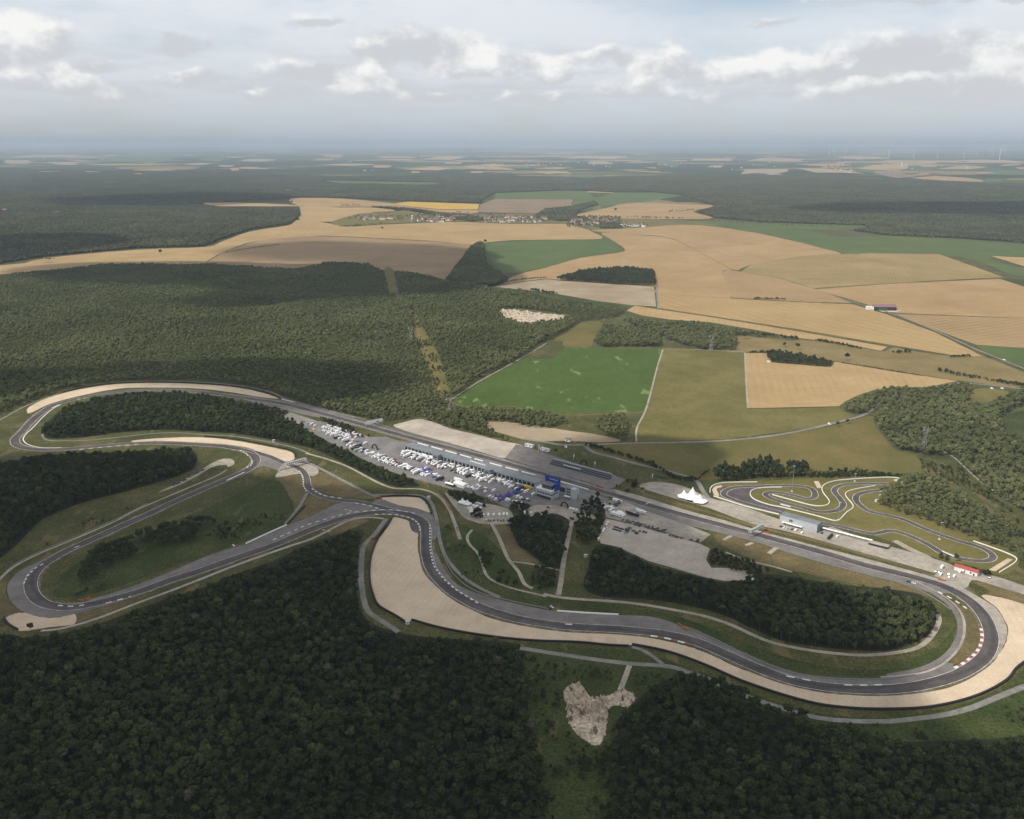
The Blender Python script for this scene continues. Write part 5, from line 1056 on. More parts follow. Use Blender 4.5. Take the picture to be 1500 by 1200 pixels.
for x0 in range(-13, 8, 4): child(tw, 'window', G().box(x0, x0 + 3.2, -1.07, -.99, 5.6, 7.4), M['glass'])
for y0 in range(1, 13, 4): child(tw, 'window', G().box(8.99, 9.07, y0, y0 + 3.2, 5.6, 7.4), M['glass'])
child(tw, 'glass_storey', G().box(-9, 6, 3, 14, 11.3, 16), M['glass']); child(tw, 'roof', G().box(-9.6, 6.6, 2.4, 14.4, 16, 16.7), M['roofgrey'])
bb = child(tw, 'billboard', G().box(-12.5, 10.5, 14.6, 15.4, 10, 24).box(9.7, 10.5, 4, 14.6, 10, 20), M['blue'])
for k in range(7): child(bb, 'letter', G().box(-6 + k * 1.9, -4.8 + k * 1.9, 14.5, 14.6, 19.6 - (k % 2) * .5, 21.6 - (k % 3) * .4), M['wallgrey'])
child(tw, 'mast', G().bar((10, 3, 0), (10, 3, 15), .25), M['metal'])
t2 = tag(empty('office_block', at(838, 731), PR), 'grey three storey block with open galleries beside the control tower', 'building')
child(t2, 'wall', G().box(-9, 4, 0, 9, 0, 13), M['wallgrey']); child(t2, 'stair_shaft', G().box(-1.2, 4.6, -1.6, 5, 0, 13.6), M['wallgrey']); child(t2, 'roof', G().box(-9.4, 4, -.4, 9.4, 13, 13.5), M['roofgrey'])
for z in (3.4, 6.8, 10.2): child(t2, 'gallery', G().box(-8.6, -1.4, -.1, .1, z, z + 1.7), M['dark'])
child(t2, 'canopy', G().gable(-9.5, -1.5, -4, 0, 2.6, 3.6), M['white']); child(t2, 'door', G().box(4.0, 4.08, 5.5, 7.5, 0, 5), M['purple'])
fd = tag(empty('gate_canopy', at(822, 722), PR), 'grey glazed screen between control tower and office block', 'screen')
child(fd, 'post', G().bar((-6, 0, 0), (-6, 0, 8), .3), M['metal']); child(fd, 'post', G().bar((6, 0, 0), (6, 0, 8), .3), M['metal']); child(fd, 'panel', G().box(-6, 6, -.15, .15, 2, 8), M['glass'])

# gantries over the straight
def gantry(name, a, b, hgt, ph, label, mats, marks):
    P0, ang, ln = frame_of(a, b); e = tag(empty(name, P0, ang), label, 'gantry')
    for x in (0, ln):
        for dy in (-.9, .9): child(e, 'leg', G().bar((x, dy, 0), (x, dy, hgt + ph), .28, .28), M['metal'])
    child(e, 'truss', G().box(0, ln, -.6, .6, hgt + ph * .4, hgt + ph * .6), M['metal'])
    bn = child(e, 'banner', G().box(-1, ln + 1, -1.1, -.8, hgt, hgt + ph), mats)
    child(e, 'banner', G().box(-1, ln + 1, .8, 1.1, hgt, hgt + ph), mats)
    for (x0, x1, z0, z1) in marks: child(bn, 'letter', G().box(ln * x0, ln * x1, -1.16, -1.1, hgt + ph * z0, hgt + ph * z1), M['purple'])
gantry('banner_gantry', (1098, 788), (1117, 778), 6.0, 3.4, 'white banner gantry with dark lettering over the main straight', M['white'], [(.1 + .085 * k, .1 + .085 * k + .055, .3, .68) for k in range(10)])
gantry('banner_gantry', (536, 627), (560, 622), 5.5, 4.2, 'white sign gantry over the far end of the pit straight', M['white'], [(.62, .8, .25, .6)])
P0, ang, ln = frame_of((418, 687), (447, 679)); fb_ = tag(empty('footbridge', P0, ang), 'pale lettered footbridge over the link road with stairs at one end', 'footbridge')
child(fb_, 'deck', G().box(-2, ln + 2, -1.5, 1.5, 5.2, 5.7), M['metal']); sb = child(fb_, 'parapet', G().box(-2, ln + 2, -1.7, -1.5, 5.0, 8.0), M['wallwhite']); child(fb_, 'parapet', G().box(-2, ln + 2, 1.5, 1.7, 5.0, 8.0), M['wallwhite'])
for k in range(9): child(sb, 'letter', G().box(2 + k * ln / 10, 2 + k * ln / 10 + ln / 18, -1.76, -1.7, 5.9, 7.2), M['blue'])
for x in (0, ln):
    for dy in (-1.2, 1.2): child(fb_, 'leg', G().bar((x, dy, 0), (x, dy, 5.2), .35), M['metal'])
child(fb_, 'stairs', G().profile([(-2, 5.6), (-11, .2), (-11, 0), (-10, 0), (-2, 4.8)], -1.3, 1.3), M['concrete']); child(fb_, 'stairs', G().profile([(ln + 2, 5.6), (ln + 2, 4.8), (ln + 10, 0), (ln + 11, 0), (ln + 11, .2)], -1.3, 1.3), M['concrete'])

# grandstand, cabins, arches
P0, ang, ln = frame_of((804, 681), (890, 704)); gs = tag(empty('grandstand', P0, ang), 'long dark stepped grandstand facing the straight with a pale strip', 'grandstand')
for k in range(6): child(gs, 'step', G().box(0, ln, 1.2 + k * 1.4, 2.6 + k * 1.4, 0, .8 + k * .85), M['dark'] if k % 2 else M['roofgrey'])
child(gs, 'back_wall', G().box(0, ln, 9.6, 10, 0, 7), M['wallgrey']); child(gs, 'bench', G().box(ln * .22, ln * .52, 4.0, 5.2, 3.36, 3.7), M['wallwhite'])
for (px, py, w, lab) in [(774, 655, 13, 'white cabin beside the entrance road, farther from the hedge'), (797, 661, 14, 'white cabin beside the entrance road, nearer the hedge'), (831, 647, 8, 'small white hut with purple roof by the lane')]:
    e = tag(empty('cabin', at(px, py), PR + .02), lab, 'cabin'); small = w < 10
    child(e, 'wall', G().box(-w / 2, w / 2, 0, 5, 0, 3.4), M['wallwhite'])
    if small: child(e, 'roof', G().gable(-w / 2, w / 2, 0, 5, 3.4, 5.2, o=.4), M['mauveroof'])
    else: child(e, 'roof', G().box(-w / 2 - .4, w / 2 + .4, -.4, 5.4, 3.4, 3.8), M['wallgrey'])
    for x in ((-.28, .2) if not small else (-.1,)): child(e, 'window', G().box(x * w - 1.4, x * w + 1.4, -.06, 0, 1.2, 2.7), M['glass'])
def arch(px, py, rz, label, r=5.0, tr=.95):
    e = tag(empty('inflatable_arch', at(px, py), rz), label, 'arch'); g = G(); n = 12
    for i in range(n):
        a0, a1 = math.pi * i / n, math.pi * (i + 1) / n
        g.bar((r * math.cos(a0), 0, r * 1.25 * math.sin(a0)), (r * math.cos(a1), 0, r * 1.25 * math.sin(a1)), tr, tr, 7)
    child(e, 'tube', g, M['tyre'])
    for sx in (-1, 1): child(e, 'foot', G().box(sx * r - 1.1, sx * r + 1.1, -1.1, 1.1, 0, .5), M['tyre'])
arch(827, 743, PR, 'black inflatable arch on the gravel apron below the office block'); arch(855, 680, PR + .6, 'black inflatable arch between grandstand and hedge', 4.4); arch(549, 658, PR, 'black inflatable arch at the upper end of the paddock', 5.5)

# kart buildings
P0, ang, ln = frame_of((1142, 766), (1196, 781)); kb_ = tag(empty('kart_hall', P0, ang), 'long pale grey kart hall with dark flat roof beside the kart start', 'building')
child(kb_, 'wall', G().box(0, ln, 0, 14, 0, 9), M['wallgrey']); child(kb_, 'parapet', G().box(-.3, ln + .3, -.3, 0, 2.5, 9.8), M['wallgrey']); child(kb_, 'roof', G().box(.2, ln - .2, .1, 13.8, 9, 9.3), M['roofgrey']); child(kb_, 'parapet', G().box(-.3, 0, 0, 14.2, 0, 9.8), M['wallgrey'])
for k, (x0, x1) in enumerate([(.26, .285), (.292, .312), (.318, .345)]): child(kb_, 'letter', G().box(ln * x0, ln * x1, -.36, -.3, 4.6 + (k == 1) * .6, 7.8), M['dark'])
child(kb_, 'canopy', G().box(ln * .08, ln * .62, -3.2, -.3, 2.8, 3.1), M['white']); child(kb_, 'end_wall', G().box(ln, ln + .3, 0, 14.2, 0, 9.8), M['roofgrey'])  # end wall turned from the sun: its shade is put into a darker grey
for x0 in (.12, .3, .48): child(kb_, 'door', G().box(ln * x0, ln * x0 + 3, -.07, 0, 0, 2.4), M['dark'])
rh = tag(empty('club_house', at(1414, 840), frame_of((1398, 833), (1425, 841))[1]), 'white single storey house with bright red roof', 'house')
child(rh, 'wall', G().box(-11, 11, 0, 7, 0, 4.2), M['wallwhite']); child(rh, 'roof', G().gable(-11, 11, 0, 7, 4.2, 6.2, o=.5), M['redroof'])
for x in (-7, -2, 4): child(rh, 'window', G().box(x, x + 1.6, -.06, 0, 1.4, 3), M['dark'])
child(rh, 'door', G().box(7.2, 8.6, -.06, 0, 0, 2.4), M['dark']); child(rh, 'awning', G().box(-7, -1, -2.6, -.1, 2.5, 2.7), M['white'])
P0, ang, ln = frame_of((1204, 776), (1278, 795))
for k in range(9):
    e = tag(empty('kart_canopy', P0 + Vector((math.cos(ang), math.sin(ang), 0)) * (ln * (k + .5) / 9), ang), 'white pit canopy in the row beside the kart hall', 'canopy', 'row of kart pit canopies')
    w = ln / 9 * .92; child(e, 'cover', G().gable(-w / 2, w / 2, -2, 2, 2.7, 3.3), M['hull'])
    for sx in (-1, 1):
        for sy in (-1.7, 1.7): child(e, 'post', G().bar((sx * w * .45, sy, 0), (sx * w * .45, sy, 2.7), .1, .1, 4), M['metal'])
P0, ang, ln = frame_of((1272, 798), (1300, 805)); e = tag(empty('shed', P0, ang), 'low dark fronted shed with pale roof below the kart track', 'shed'); child(e, 'wall', G().box(0, ln, 0, 4.5, 0, 2.6), M['dark']); child(e, 'roof', G().box(-.5, ln + .5, -.6, 7, 2.6, 2.9), M['concrete'])
P0, ang, ln = frame_of((1214, 791), (1220, 785)); e = tag(empty('shed', P0, ang), 'small dark slanting shelter below the kart hall', 'shed'); child(e, 'wall', G().box(0, ln, 0, 1.6, 0, 2.4), M['dark']); child(e, 'roof', G().box(-.4, ln + .4, -.3, 2, 2.4, 2.6), M['tyre'])

# tents
e = tag(empty('star_tent', at(1014, 732), PR), 'large white star shaped tent with three peaks', 'tent')
def peak(x, y, r, h, n=10):
    V = [(x, y, h)]; 
    for (rr, zz) in ((.18, .72), (.45, .42), (.75, .27), (1, .2)): V += [(x + r * rr * math.cos(2 * math.pi * i / n) * (1 + .1 * (i % 2)), y + r * rr * math.sin(2 * math.pi * i / n) * (1 + .1 * (i % 2)), h * zz) for i in range(n)]
    Fs = [(0, 1 + i, 1 + (i + 1) % n) for i in range(n)]
    for k in range(3): Fs += [(1 + k * n + i, 1 + (k + 1) * n + i, 1 + (k + 1) * n + (i + 1) % n, 1 + k * n + (i + 1) % n) for i in range(n)]
    return V, Fs
for (x, y, r, h) in ((0, 0, 11, 17), (-11, -1, 8, 11), (11, -2, 9, 11)): child(e, 'canopy', G().add(*peak(x, y, r, h)), M['hull']); child(e, 'pole', G().bar((x, y, 0), (x, y, h), .15), M['metal'])
for i in range(8): a = i * .785; child(e, 'pole', G().bar((17 * math.cos(a), 7 * math.sin(a) - 1, 0), (16 * math.cos(a), 6.5 * math.sin(a) - 1, 2.2), .1, .1, 4), M['metal'])
e = tag(empty('marquee', at(681, 738), PR), 'white marquee with pointed roofs in the tan yard', 'tent')
for x in (-4, 4): child(e, 'canopy', G().add(*peak(x, 0, 5.2, 7, 8)), M['hull']); child(e, 'wall', G().box(x - 3.9, x + 3.9, -3.4, 3.4, 0, 2.2), M['hull'])
child(e, 'door', G().box(2.5, 6, -3.46, -3.4, 0, 2.1), M['dark'])
e = tag(empty('dome_tent', at(908, 754), PR), 'white domed hospitality tent beside the concrete apron', 'tent')
V, Fs = ICO2; V2 = V * np.array([6.2, 4.6, 5.2]); child(e, 'cover', G().add(V2.tolist(), Fs.tolist()), M['hull']); child(e, 'skirt', G().box(-6.3, 6.3, -4.4, 4.4, 0, 1.2), M['wallwhite'])
e = tag(empty('hospitality_tent', at(675, 712), PR), 'big flat white hospitality tent at the paddock edge', 'tent'); child(e, 'roof', G().gable(-9, 9, -5, 5, 4, 5.6), M['hull']); child(e, 'wall', G().box(-8.8, 8.8, -4.8, 4.8, 0, 4), M['wallwhite'])
e = tag(empty('awning', at(659, 712), PR), 'long white truck awning with a dark gap beside the hospitality tent', 'awning'); child(e, 'roof', G().gable(-7, 7, -2.5, 2.5, 3.4, 4.4), M['hull']); child(e, 'wall', G().box(-6.8, 6.8, 0, 2.3, 0, 3.4), M['dark'])
for px, py, w, mk, lab in [(733, 730, 10, 'purple', 'violet tent with a yellow front below the paddock'), (745, 726, 8, 'purple', 'small violet tent beside the blue one'), (756, 722, 8, 'blue', 'bright blue pavilion near the yellow truck'), (762, 716, 6, 'blue', 'small blue pavilion behind the bright blue one'), (726, 730, 6, 'purple', 'little violet tent at the wall')]:
    e = tag(empty('pavilion', at(px, py), PR), lab, 'tent'); child(e, 'roof', G().add(*peak(0, 0, w * .62, 6.5, 8)), M[mk]); child(e, 'wall', G().box(-w * .4, w * .4, -w * .35, w * .35, 0, 2), M[mk])
    if 'yellow front' in lab: child(e, 'panel', G().box(0, 4, -w * .35 - .1, -w * .35, .2, 2.6), M['yellowp'])
bt = tag(empty('long_shed', at(684, 743) + Vector((16, 3, 0)), PR), 'row of grey boxes beside the marquee', 'shed'); child(bt, 'wall', G().box(-8, 8, 0, 3, 0, 2.6), M['wallgrey']); child(bt, 'roof', G().box(-8.2, 8.2, -.3, 3.2, 2.6, 2.8), M['metal'])
for px, py in ((1099, 847), ): 
    e = tag(empty('teal_sheets', at(px, py), -.2), 'teal stacked boards at the car park end', 'boards'); child(e, 'board', G().box(-3.5, 3.5, -1, 1, 0, .5), M['tealp']); child(e, 'board', G().box(-3, 3.6, -3.4, -1.6, 0, .5), M['white']); child(e, 'board', G().box(-2, 3.8, -5.6, -4, 0, .5), M['tealp'])

# barn among the wheat
bn = tag(empty('barn', at(1297, 455), -.05), 'barn with purple brown roof and white gable in the wheat', 'barn')
child(bn, 'wall', G().box(-30, 28, 0, 22, 0, 9), M['dark']); child(bn, 'gable_wall', G().add([(-30.3, -.5, 0), (-30.3, 22.5, 0), (-30.3, 22.5, 9), (-30.3, 11, 15), (-30.3, -.5, 9)], [(0, 4, 3, 2, 1)]), M['wallwhite']); child(bn, 'roof', G().gable(-30, 28, 0, 22, 9, 15, o=.8), M['mauveroof']); child(bn, 'lean_to', G().box(-44, -30.6, 10, 22, 0, 8), M['wallwhite']); child(bn, 'door', G().box(-20, 4, -.3, 0, 0, 7), M['greenp'])
sheet('farm_yard', [(1274, 450), (1283, 447), (1300, 454), (1320, 454), (1312, 457), (1294, 457), (1285, 454)], M['gravel'], .1, 2, 'pale yard round the barn')

# pylons and masts
def pylon(px, py, h, label):
    e = tag(empty('pylon', at(px, py), .5), label, 'pylon', 'power pylons'); g = G(); w = h * .10; q = h * .62; r = .16
    cs = [(-1, -1), (1, -1), (1, 1), (-1, 1)]
    lv = [(0, w), (h * .2, w * .78), (h * .4, w * .55), (q, w * .32)]
    for (z0, a), (z1, b_) in zip(lv[:-1], lv[1:]):
        for k in range(4):
            c0, c1 = cs[k], cs[(k + 1) % 4]
            g.bar((c0[0] * a, c0[1] * a, z0), (c0[0] * b_, c0[1] * b_, z1), r * 1.4, r * 1.2, 4); g.bar((c0[0] * a, c0[1] * a, z0), (c1[0] * b_, c1[1] * b_, z1), r, r, 3); g.bar((c1[0] * a, c1[1] * a, z0), (c0[0] * b_, c0[1] * b_, z1), r, r, 3)
    child(e, 'body', g, M['metal']); g = G()
    for sx in (-1, 1):
        for dy in (-1, 1):
            g.bar((sx * .3 * w, dy * .3 * w, q), (sx * h * .13, dy * .25 * w, h * .85), r * 1.3, r, 4); g.bar((sx * h * .13, dy * .25 * w, h * .85), (sx * h * .10, 0, h), r, r, 4)
        g.bar((sx * .3 * w, 0, q), (sx * h * .08, .3 * w, h * .72), r, r, 3); g.bar((sx * h * .08, 0, h * .72), (sx * h * .13, 0, h * .85), r, r, 3)
    child(e, 'head', g, M['metal'])
    child(e, 'crossarm', G().bar((-h * .2, 0, h * .86), (h * .2, 0, h * .86), r * 1.6, r * 1.6, 4).bar((-h * .2, 0, h * .86), (-h * .12, 0, h * .92), r, r, 3).bar((h * .2, 0, h * .86), (h * .12, 0, h * .92), r, r, 3).bar((-h * .12, 0, h * .92), (h * .12, 0, h * .92), r, r, 4), M['metal'])
pylon(1352, 662, 38, 'steel lattice pylon rising from the wood above the kart track'); pylon(1041, 514, 36, 'steel lattice pylon at the edge of the olive pasture'); pylon(658, 608, 30, 'steel lattice pylon in the wood by the bright green field'); pylon(602, 500, 34, 'steel lattice pylon in the brown cutting')
def mast(px, py, h, label):
    e = tag(empty('light_mast', at(px, py), 0), label, 'mast'); child(e, 'base', G().box(-1, 1, -1, 1, 0, .5), M['white']); child(e, 'pole', G().bar((0, 0, .5), (0, 0, h), .3, .16, 6), M['metal'])
    hd = child(e, 'lamp_head', G().box(-1.4, 1.4, -.3, .3, h, h + .5), M['metal'])
    for x in (-1, 0, 1): child(hd, 'lamp', G().box(x - .3, x + .3, -.5, -.3, h, h + .4), M['white'])
mast(1160, 720, 34, 'tall light mast in the grass between the kart loops'); mast(1376, 790, 20, 'light mast with a white base on the long kart straight'); mast(1228, 762, 22, 'light mast at the corner of the winding kart barrier'); mast(1252, 705, 10, 'short light mast at the top of the kart track')
for px, py, h, lab in [(789, 663, 12, 'flagpole beside the white cabins'), (794, 667, 14, 'flagpole in front of the white cabins'), (840, 674, 9, 'pole beside the grandstand'), (871, 684, 8, 'pole at the inflatable arch'), (955, 702, 8, 'white pole at the hedge end')]:
    e = tag(empty('flagpole', at(px, py), 0), lab, 'flagpole'); child(e, 'pole', G().bar((0, 0, 0), (0, 0, h), .14, .08, 5), M['white']); child(e, 'flag', G().box(.05, 1.1, -.04, .04, h * .45, h * .98), M['white'])
e = tag(empty('billboard', at(829, 657), PR), 'small white billboard by the hedge corner', 'billboard'); child(e, 'panel', G().box(-2.2, 2.2, -.1, .1, 1.2, 4.4), M['white']); child(e, 'post', G().bar((-1.6, .2, 0), (-1.6, .2, 4), .12, .12, 4), M['metal']); child(e, 'post', G().bar((1.6, .2, 0), (1.6, .2, 4), .12, .12, 4), M['metal'])
for px, py, lab in [(628, 730, 'white marshal post behind the small gravel trap'), (401, 647, 'white marshal post above the second gravel trap'), (858, 816, 'white marshal post in the infield grass'), (1284, 735, 'white box at the kart track wood'), (1495, 653, 'white hut at the meadow edge'), (597, 914, 'white post at the gap in the gravel trap wall')]:
    e = tag(empty('marshal_post', at(px, py), .4), lab, 'hut'); child(e, 'wall', G().box(-1.6, 1.6, -1.3, 1.3, 0, 2.6), M['white']); child(e, 'roof', G().box(-1.9, 1.9, -1.6, 1.6, 2.6, 2.8), M['wallgrey']); child(e, 'window', G().box(-1, 1, -1.34, -1.3, 1.3, 2.2), M['glass'])

# ------------------------------------------------------------------ vehicles: one mesh of each kind and colour, then copies
PAINT = {'white': plain('white_bodywork', (.80, .80, .80), .35, var=.03), 'silver': plain('silver_bodywork', (.42, .43, .44), .35, var=.03), 'black': plain('black_bodywork', (.02, .02, .022), .3, var=.03), 'dark': plain('dark_grey_bodywork', (.055, .055, .06), .35, var=.03), 'red': plain('red_bodywork', (.42, .02, .025), .35, var=.03), 'blue': plain('blue_bodywork', (.04, .09, .32), .35, var=.03), 'yellow': plain('yellow_bodywork', (.62, .44, .03), .35, var=.03), 'violet': plain('violet_blue_bodywork', (.13, .14, .36), .4, var=.03), 'brown': plain('brown_bodywork', (.12, .07, .05), .4, var=.03)}
def vehicle_mesh(kind, paint):
    g = G()
    def wheels(xs, w, r):
        for x in xs:
            for s_ in (-1, 1): g.bar((x, s_ * (w / 2 - .12), r), (x, s_ * (w / 2 + .02), r), r, r, 8, 2)
    if kind == 'car':
        g.profile([(-2.1, .3), (2.1, .3), (2.15, .75), (1.0, .92), (-2.0, .95), (-2.15, .7)], -.86, .86, 0); g.profile([(-1.75, .94), (.95, .92), (.35, 1.42), (-1.35, 1.45)], -.76, .76, 1); g.box(-1.3, .3, -.7, .7, 1.43, 1.48, 0); wheels((-1.35, 1.35), 1.75, .33)
    elif kind == 'van':
        g.profile([(-2.6, .35), (2.7, .35), (2.75, 1.1), (1.9, 1.3), (1.3, 2.3), (-2.6, 2.35)], -.98, .98, 0); g.profile([(1.93, 1.32), (1.98, 1.32), (1.38, 2.2), (1.33, 2.2)], -.85, .85, 1); g.box(.6, 1.35, -.995, .995, 1.4, 1.95, 1); wheels((-1.7, 1.8), 2.0, .36)
    elif kind == 'camper':
        g.box(-3.4, 1.6, -1.12, 1.12, .4, 2.9, 0); g.profile([(1.6, .4), (3.3, .4), (3.35, 1.1), (2.6, 1.3), (2.1, 1.95), (1.6, 1.95)], -1.0, 1.0, 0); g.profile([(1.3, 2.0), (2.6, 2.1), (2.4, 2.75), (1.3, 2.9)], -1.05, 1.05, 0); g.profile([(2.62, 1.32), (2.68, 1.32), (2.16, 1.93), (2.1, 1.93)], -.9, .9, 1); g.box(-2.4, -1.0, -1.14, 1.14, 1.6, 2.2, 1); g.box(-1.6, -.6, -.5, .5, 2.9, 3.1, 0); wheels((-2.0, 2.4), 2.1, .38)
    elif kind == 'caravan':
        g.profile([(-2.4, .5), (2.2, .5), (2.5, 1.2), (2.1, 2.5), (-2.2, 2.6), (-2.5, 1.4)], -1.08, 1.08, 0); g.box(-1.2, .8, -1.1, 1.1, 1.4, 2.0, 1); g.bar((2.3, 0, .5), (3.6, 0, .5), .06, .06, 4, 2); wheels((-.2,), 2.1, .33)
    elif kind == 'truck':
        g.box(-7.0, 3.6, -1.25, 1.25, .9, 3.9, 0); g.profile([(4.0, .5), (6.2, .5), (6.3, 1.6), (5.9, 3.3), (4.0, 3.4)], -1.2, 1.2, 0); g.profile([(6.28, 1.7), (6.36, 1.7), (6.0, 2.9), (5.92, 2.9)], -1.1, 1.1, 1); g.box(-6.8, 4.2, -.5, .5, .6, .9, 2); wheels((-5.6, -4.4, 2.6, 5.2), 2.4, .5)
    elif kind == 'gazebo':
        g.add([(-1.6, -1.6, 2.2), (1.6, -1.6, 2.2), (1.6, 1.6, 2.2), (-1.6, 1.6, 2.2), (0, 0, 3.3)], [(0, 1, 4), (1, 2, 4), (2, 3, 4), (3, 0, 4), (3, 2, 1, 0)], 0)
        for sx in (-1.5, 1.5):
            for sy in (-1.5, 1.5): g.bar((sx, sy, 0), (sx, sy, 2.2), .06, .06, 4, 2)
    me = g.mesh('%s_%s' % (paint, kind))
    for mm in (PAINT[paint], M['glass'], M['tyre']): me.materials.append(mm)
    return me
VM = {}
NM = {'car': 'parked_car', 'van': 'parked_van', 'camper': 'motorhome', 'caravan': 'caravan', 'truck': 'lorry', 'gazebo': 'gazebo_tent'}
CT = {'car': 'car', 'van': 'van', 'camper': 'motorhome', 'caravan': 'caravan', 'truck': 'truck', 'gazebo': 'gazebo'}
WD = {'car': 'car', 'van': 'van', 'camper': 'motorhome', 'caravan': 'caravan', 'truck': 'lorry', 'gazebo': 'gazebo tent'}
placed = []
def park(kind, paint, x, y, rz, where, z=.1):
    r = {'car': 1.9, 'van': 2.2, 'camper': 2.7, 'caravan': 2.3, 'truck': 4.0, 'gazebo': 1.7}[kind]
    for (a, b_, q) in placed:
        if (a - x) ** 2 + (b_ - y) ** 2 < ((r + q) * .66) ** 2: return
    placed.append((x, y, r))
    if (kind, paint) not in VM: VM[(kind, paint)] = vehicle_mesh(kind, paint)
    o = bpy.data.objects.new(NM[kind], VM[(kind, paint)]); COL.objects.link(o); o.location = (x, y, z); o.rotation_euler.z = rz
    tag(o, '%s %s %s' % (paint, WD[kind], where), CT[kind], '%s %s %s' % (paint, {'lorry': 'lorries'}.get(WD[kind], WD[kind] + 's'), where))
def pick(mix):
    r = random.random() * sum(w for _, _, w in mix)
    for k, p_, w in mix:
        r -= w
        if r <= 0: return k, p_
    return mix[-1][0], mix[-1][1]
def row(a, b, n, mix, where, ang=None, jit=1.0, face=math.pi / 2):
    A_, B_ = at(*a), at(*b); d = B_ - A_; th = math.atan2(d.y, d.x) if ang is None else ang
    for i in range(n):
        q = A_ + d * ((i + .5 + random.uniform(-.2, .2)) / n); k, p_ = pick(mix)
        park(k, p_, q.x + random.uniform(-jit, jit), q.y + random.uniform(-jit, jit), th + face + random.choice((0, math.pi)) + random.uniform(-.12, .12), where)
MIXW = [('camper', 'white', 5), ('van', 'white', 5), ('caravan', 'white', 3), ('car', 'white', 2), ('car', 'silver', 2), ('gazebo', 'white', 4), ('truck', 'white', 2.2), ('truck', 'silver', .6), ('truck', 'dark', .6), ('gazebo', 'violet', .6), ('gazebo', 'dark', 1.2), ('car', 'dark', 2.5), ('van', 'silver', 1.5), ('van', 'dark', 1.0), ('car', 'black', 2), ('car', 'blue', .6), ('car', 'red', .5)]
MIXB = [('van', 'violet', 4), ('camper', 'white', 3), ('car', 'blue', 2), ('gazebo', 'violet', 3), ('van', 'white', 3), ('car', 'silver', 2), ('car', 'black', 1)]
MIXD = [('car', 'black', 4), ('car', 'dark', 4), ('car', 'brown', 2), ('van', 'dark', 1), ('car', 'silver', .4)]
W6a = 'on the concrete apron beside the straight'; W1 = 'parked close behind the pit building'; W2 = 'in the paddock rows beside the trees'; W3 = 'in the upper lot among the trees'; W4 = 'at the lower end of the paddock'
for p_ in [('car', 'red', 658, 676, W1), ('van', 'red', 664, 678, W1), ('van', 'red', 578, 674, W2), ('car', 'red', 581, 678, W2), ('van', 'red', 517, 641, W3), ('truck', 'yellow', 773, 716, W4), ('van', 'yellow', 460, 630, W3), ('truck', 'white', 672, 705, W1)]:
    q = at(p_[2], p_[3]); park(p_[0], p_[1], q.x, q.y, PR + random.uniform(-.1, .1), p_[4])
row((592, 664), (658, 684), 26, MIXW, W1); row((588, 667), (655, 687), 24, MIXW, W1); row((596, 661), (650, 678), 20, MIXW, W1, face=0)
row((656, 684), (722, 703), 24, MIXW, W1); row((660, 681), (720, 699), 22, MIXW, W1); row((662, 689), (705, 702), 16, MIXW, W1)
row((727, 702), (780, 717), 18, MIXW, W1); row((725, 706), (770, 719), 15, MIXW, W1); row((745, 714), (785, 726), 9, MIXW, W1)
row((506, 652), (560, 676), 20, MIXW, W2); row((512, 650), (566, 672), 16, MIXW, W2); row((560, 676), (625, 698), 24, MIXW, W2); row((566, 673), (600, 685), 14, MIXW, W2); row((575, 680), (612, 692), 12, MIXW, W2)
row((613, 687), (640, 697), 14, MIXB, W2); row((612, 691), (636, 700), 12, MIXB, W2); row((617, 684), (634, 690), 6, MIXB, W2); row((520, 646), (540, 652), 5, MIXB, W2)
row((590, 662), (655, 682), 26, MIXW, W1); row((640, 676), (660, 684), 10, MIXW, W1); row((664, 686), (722, 705), 22, MIXW, W1); row((728, 705), (775, 720), 16, MIXW, W1); row((552, 668), (600, 688), 20, MIXW, W2); row((600, 684), (645, 700), 16, MIXW, W2); row((524, 656), (560, 672), 12, MIXW, W2); row((655, 705), (700, 718), 12, MIXW, W4)
row((560, 672), (628, 695), 24, MIXW, W2); row((592, 668), (652, 688), 20, MIXW, W1); row((660, 690), (720, 708), 16, MIXW, W1); row((540, 664), (575, 680), 10, MIXW, W2); row((884, 745), (900, 752), 6, MIXW, W6a); row((640, 701), (655, 707), 5, MIXW, W2); row((684, 714), (712, 722), 9, MIXW, W4); row((698, 712), (725, 721), 8, MIXW, W4); row((712, 727), (735, 735), 6, MIXW, W4); row((740, 733), (780, 742), 11, MIXW, W4); row((752, 728), (778, 735), 6, MIXW, W4)
row((472, 626), (522, 642), 20, MIXW[:3], W3); row((474, 631), (520, 646), 18, MIXW[:4], W3); row((480, 624), (530, 640), 18, MIXW[:3], W3); row((484, 638), (510, 648), 8, MIXW, W3); row((476, 635), (500, 645), 8, MIXW, W3); row((494, 630), (525, 638), 9, MIXW[:3], W3)
row((440, 617), (464, 625), 7, MIXW, W3)
W5 = 'in the tan yard with the marquee'; row((692, 742), (706, 746), 4, MIXW[:4], W5); row((708, 756), (748, 756), 10, MIXW[:4], W5); row((708, 763), (746, 763), 8, MIXD, W5); row((690, 746), (691, 757), 4, MIXW[:4], W5); row((768, 752), (778, 752), 3, MIXW[:4], W5)
W6 = 'on the concrete apron beside the straight'; row((880, 740), (903, 748), 7, MIXW[:4], W6); row((886, 737), (912, 741), 6, MIXW, W6)
for k, px, py in [('truck', 940, 752), ('truck', 905, 736), ('truck', 902, 756), ('camper', 882, 742), ('van', 929, 754), ('van', 934, 748)]: q = at(px, py); park(k, 'white', q.x, q.y, PR, W6)
e = tag(empty('pit_awning', at(926, 755), PR), 'long dark awning between dome tent and white lorry', 'awning'); child(e, 'roof', G().gable(-9, 9, -2, 2, 3, 4), M['tyre']); child(e, 'wall', G().box(-8.6, 8.6, .4, 1.8, 0, 3), M['dark'])
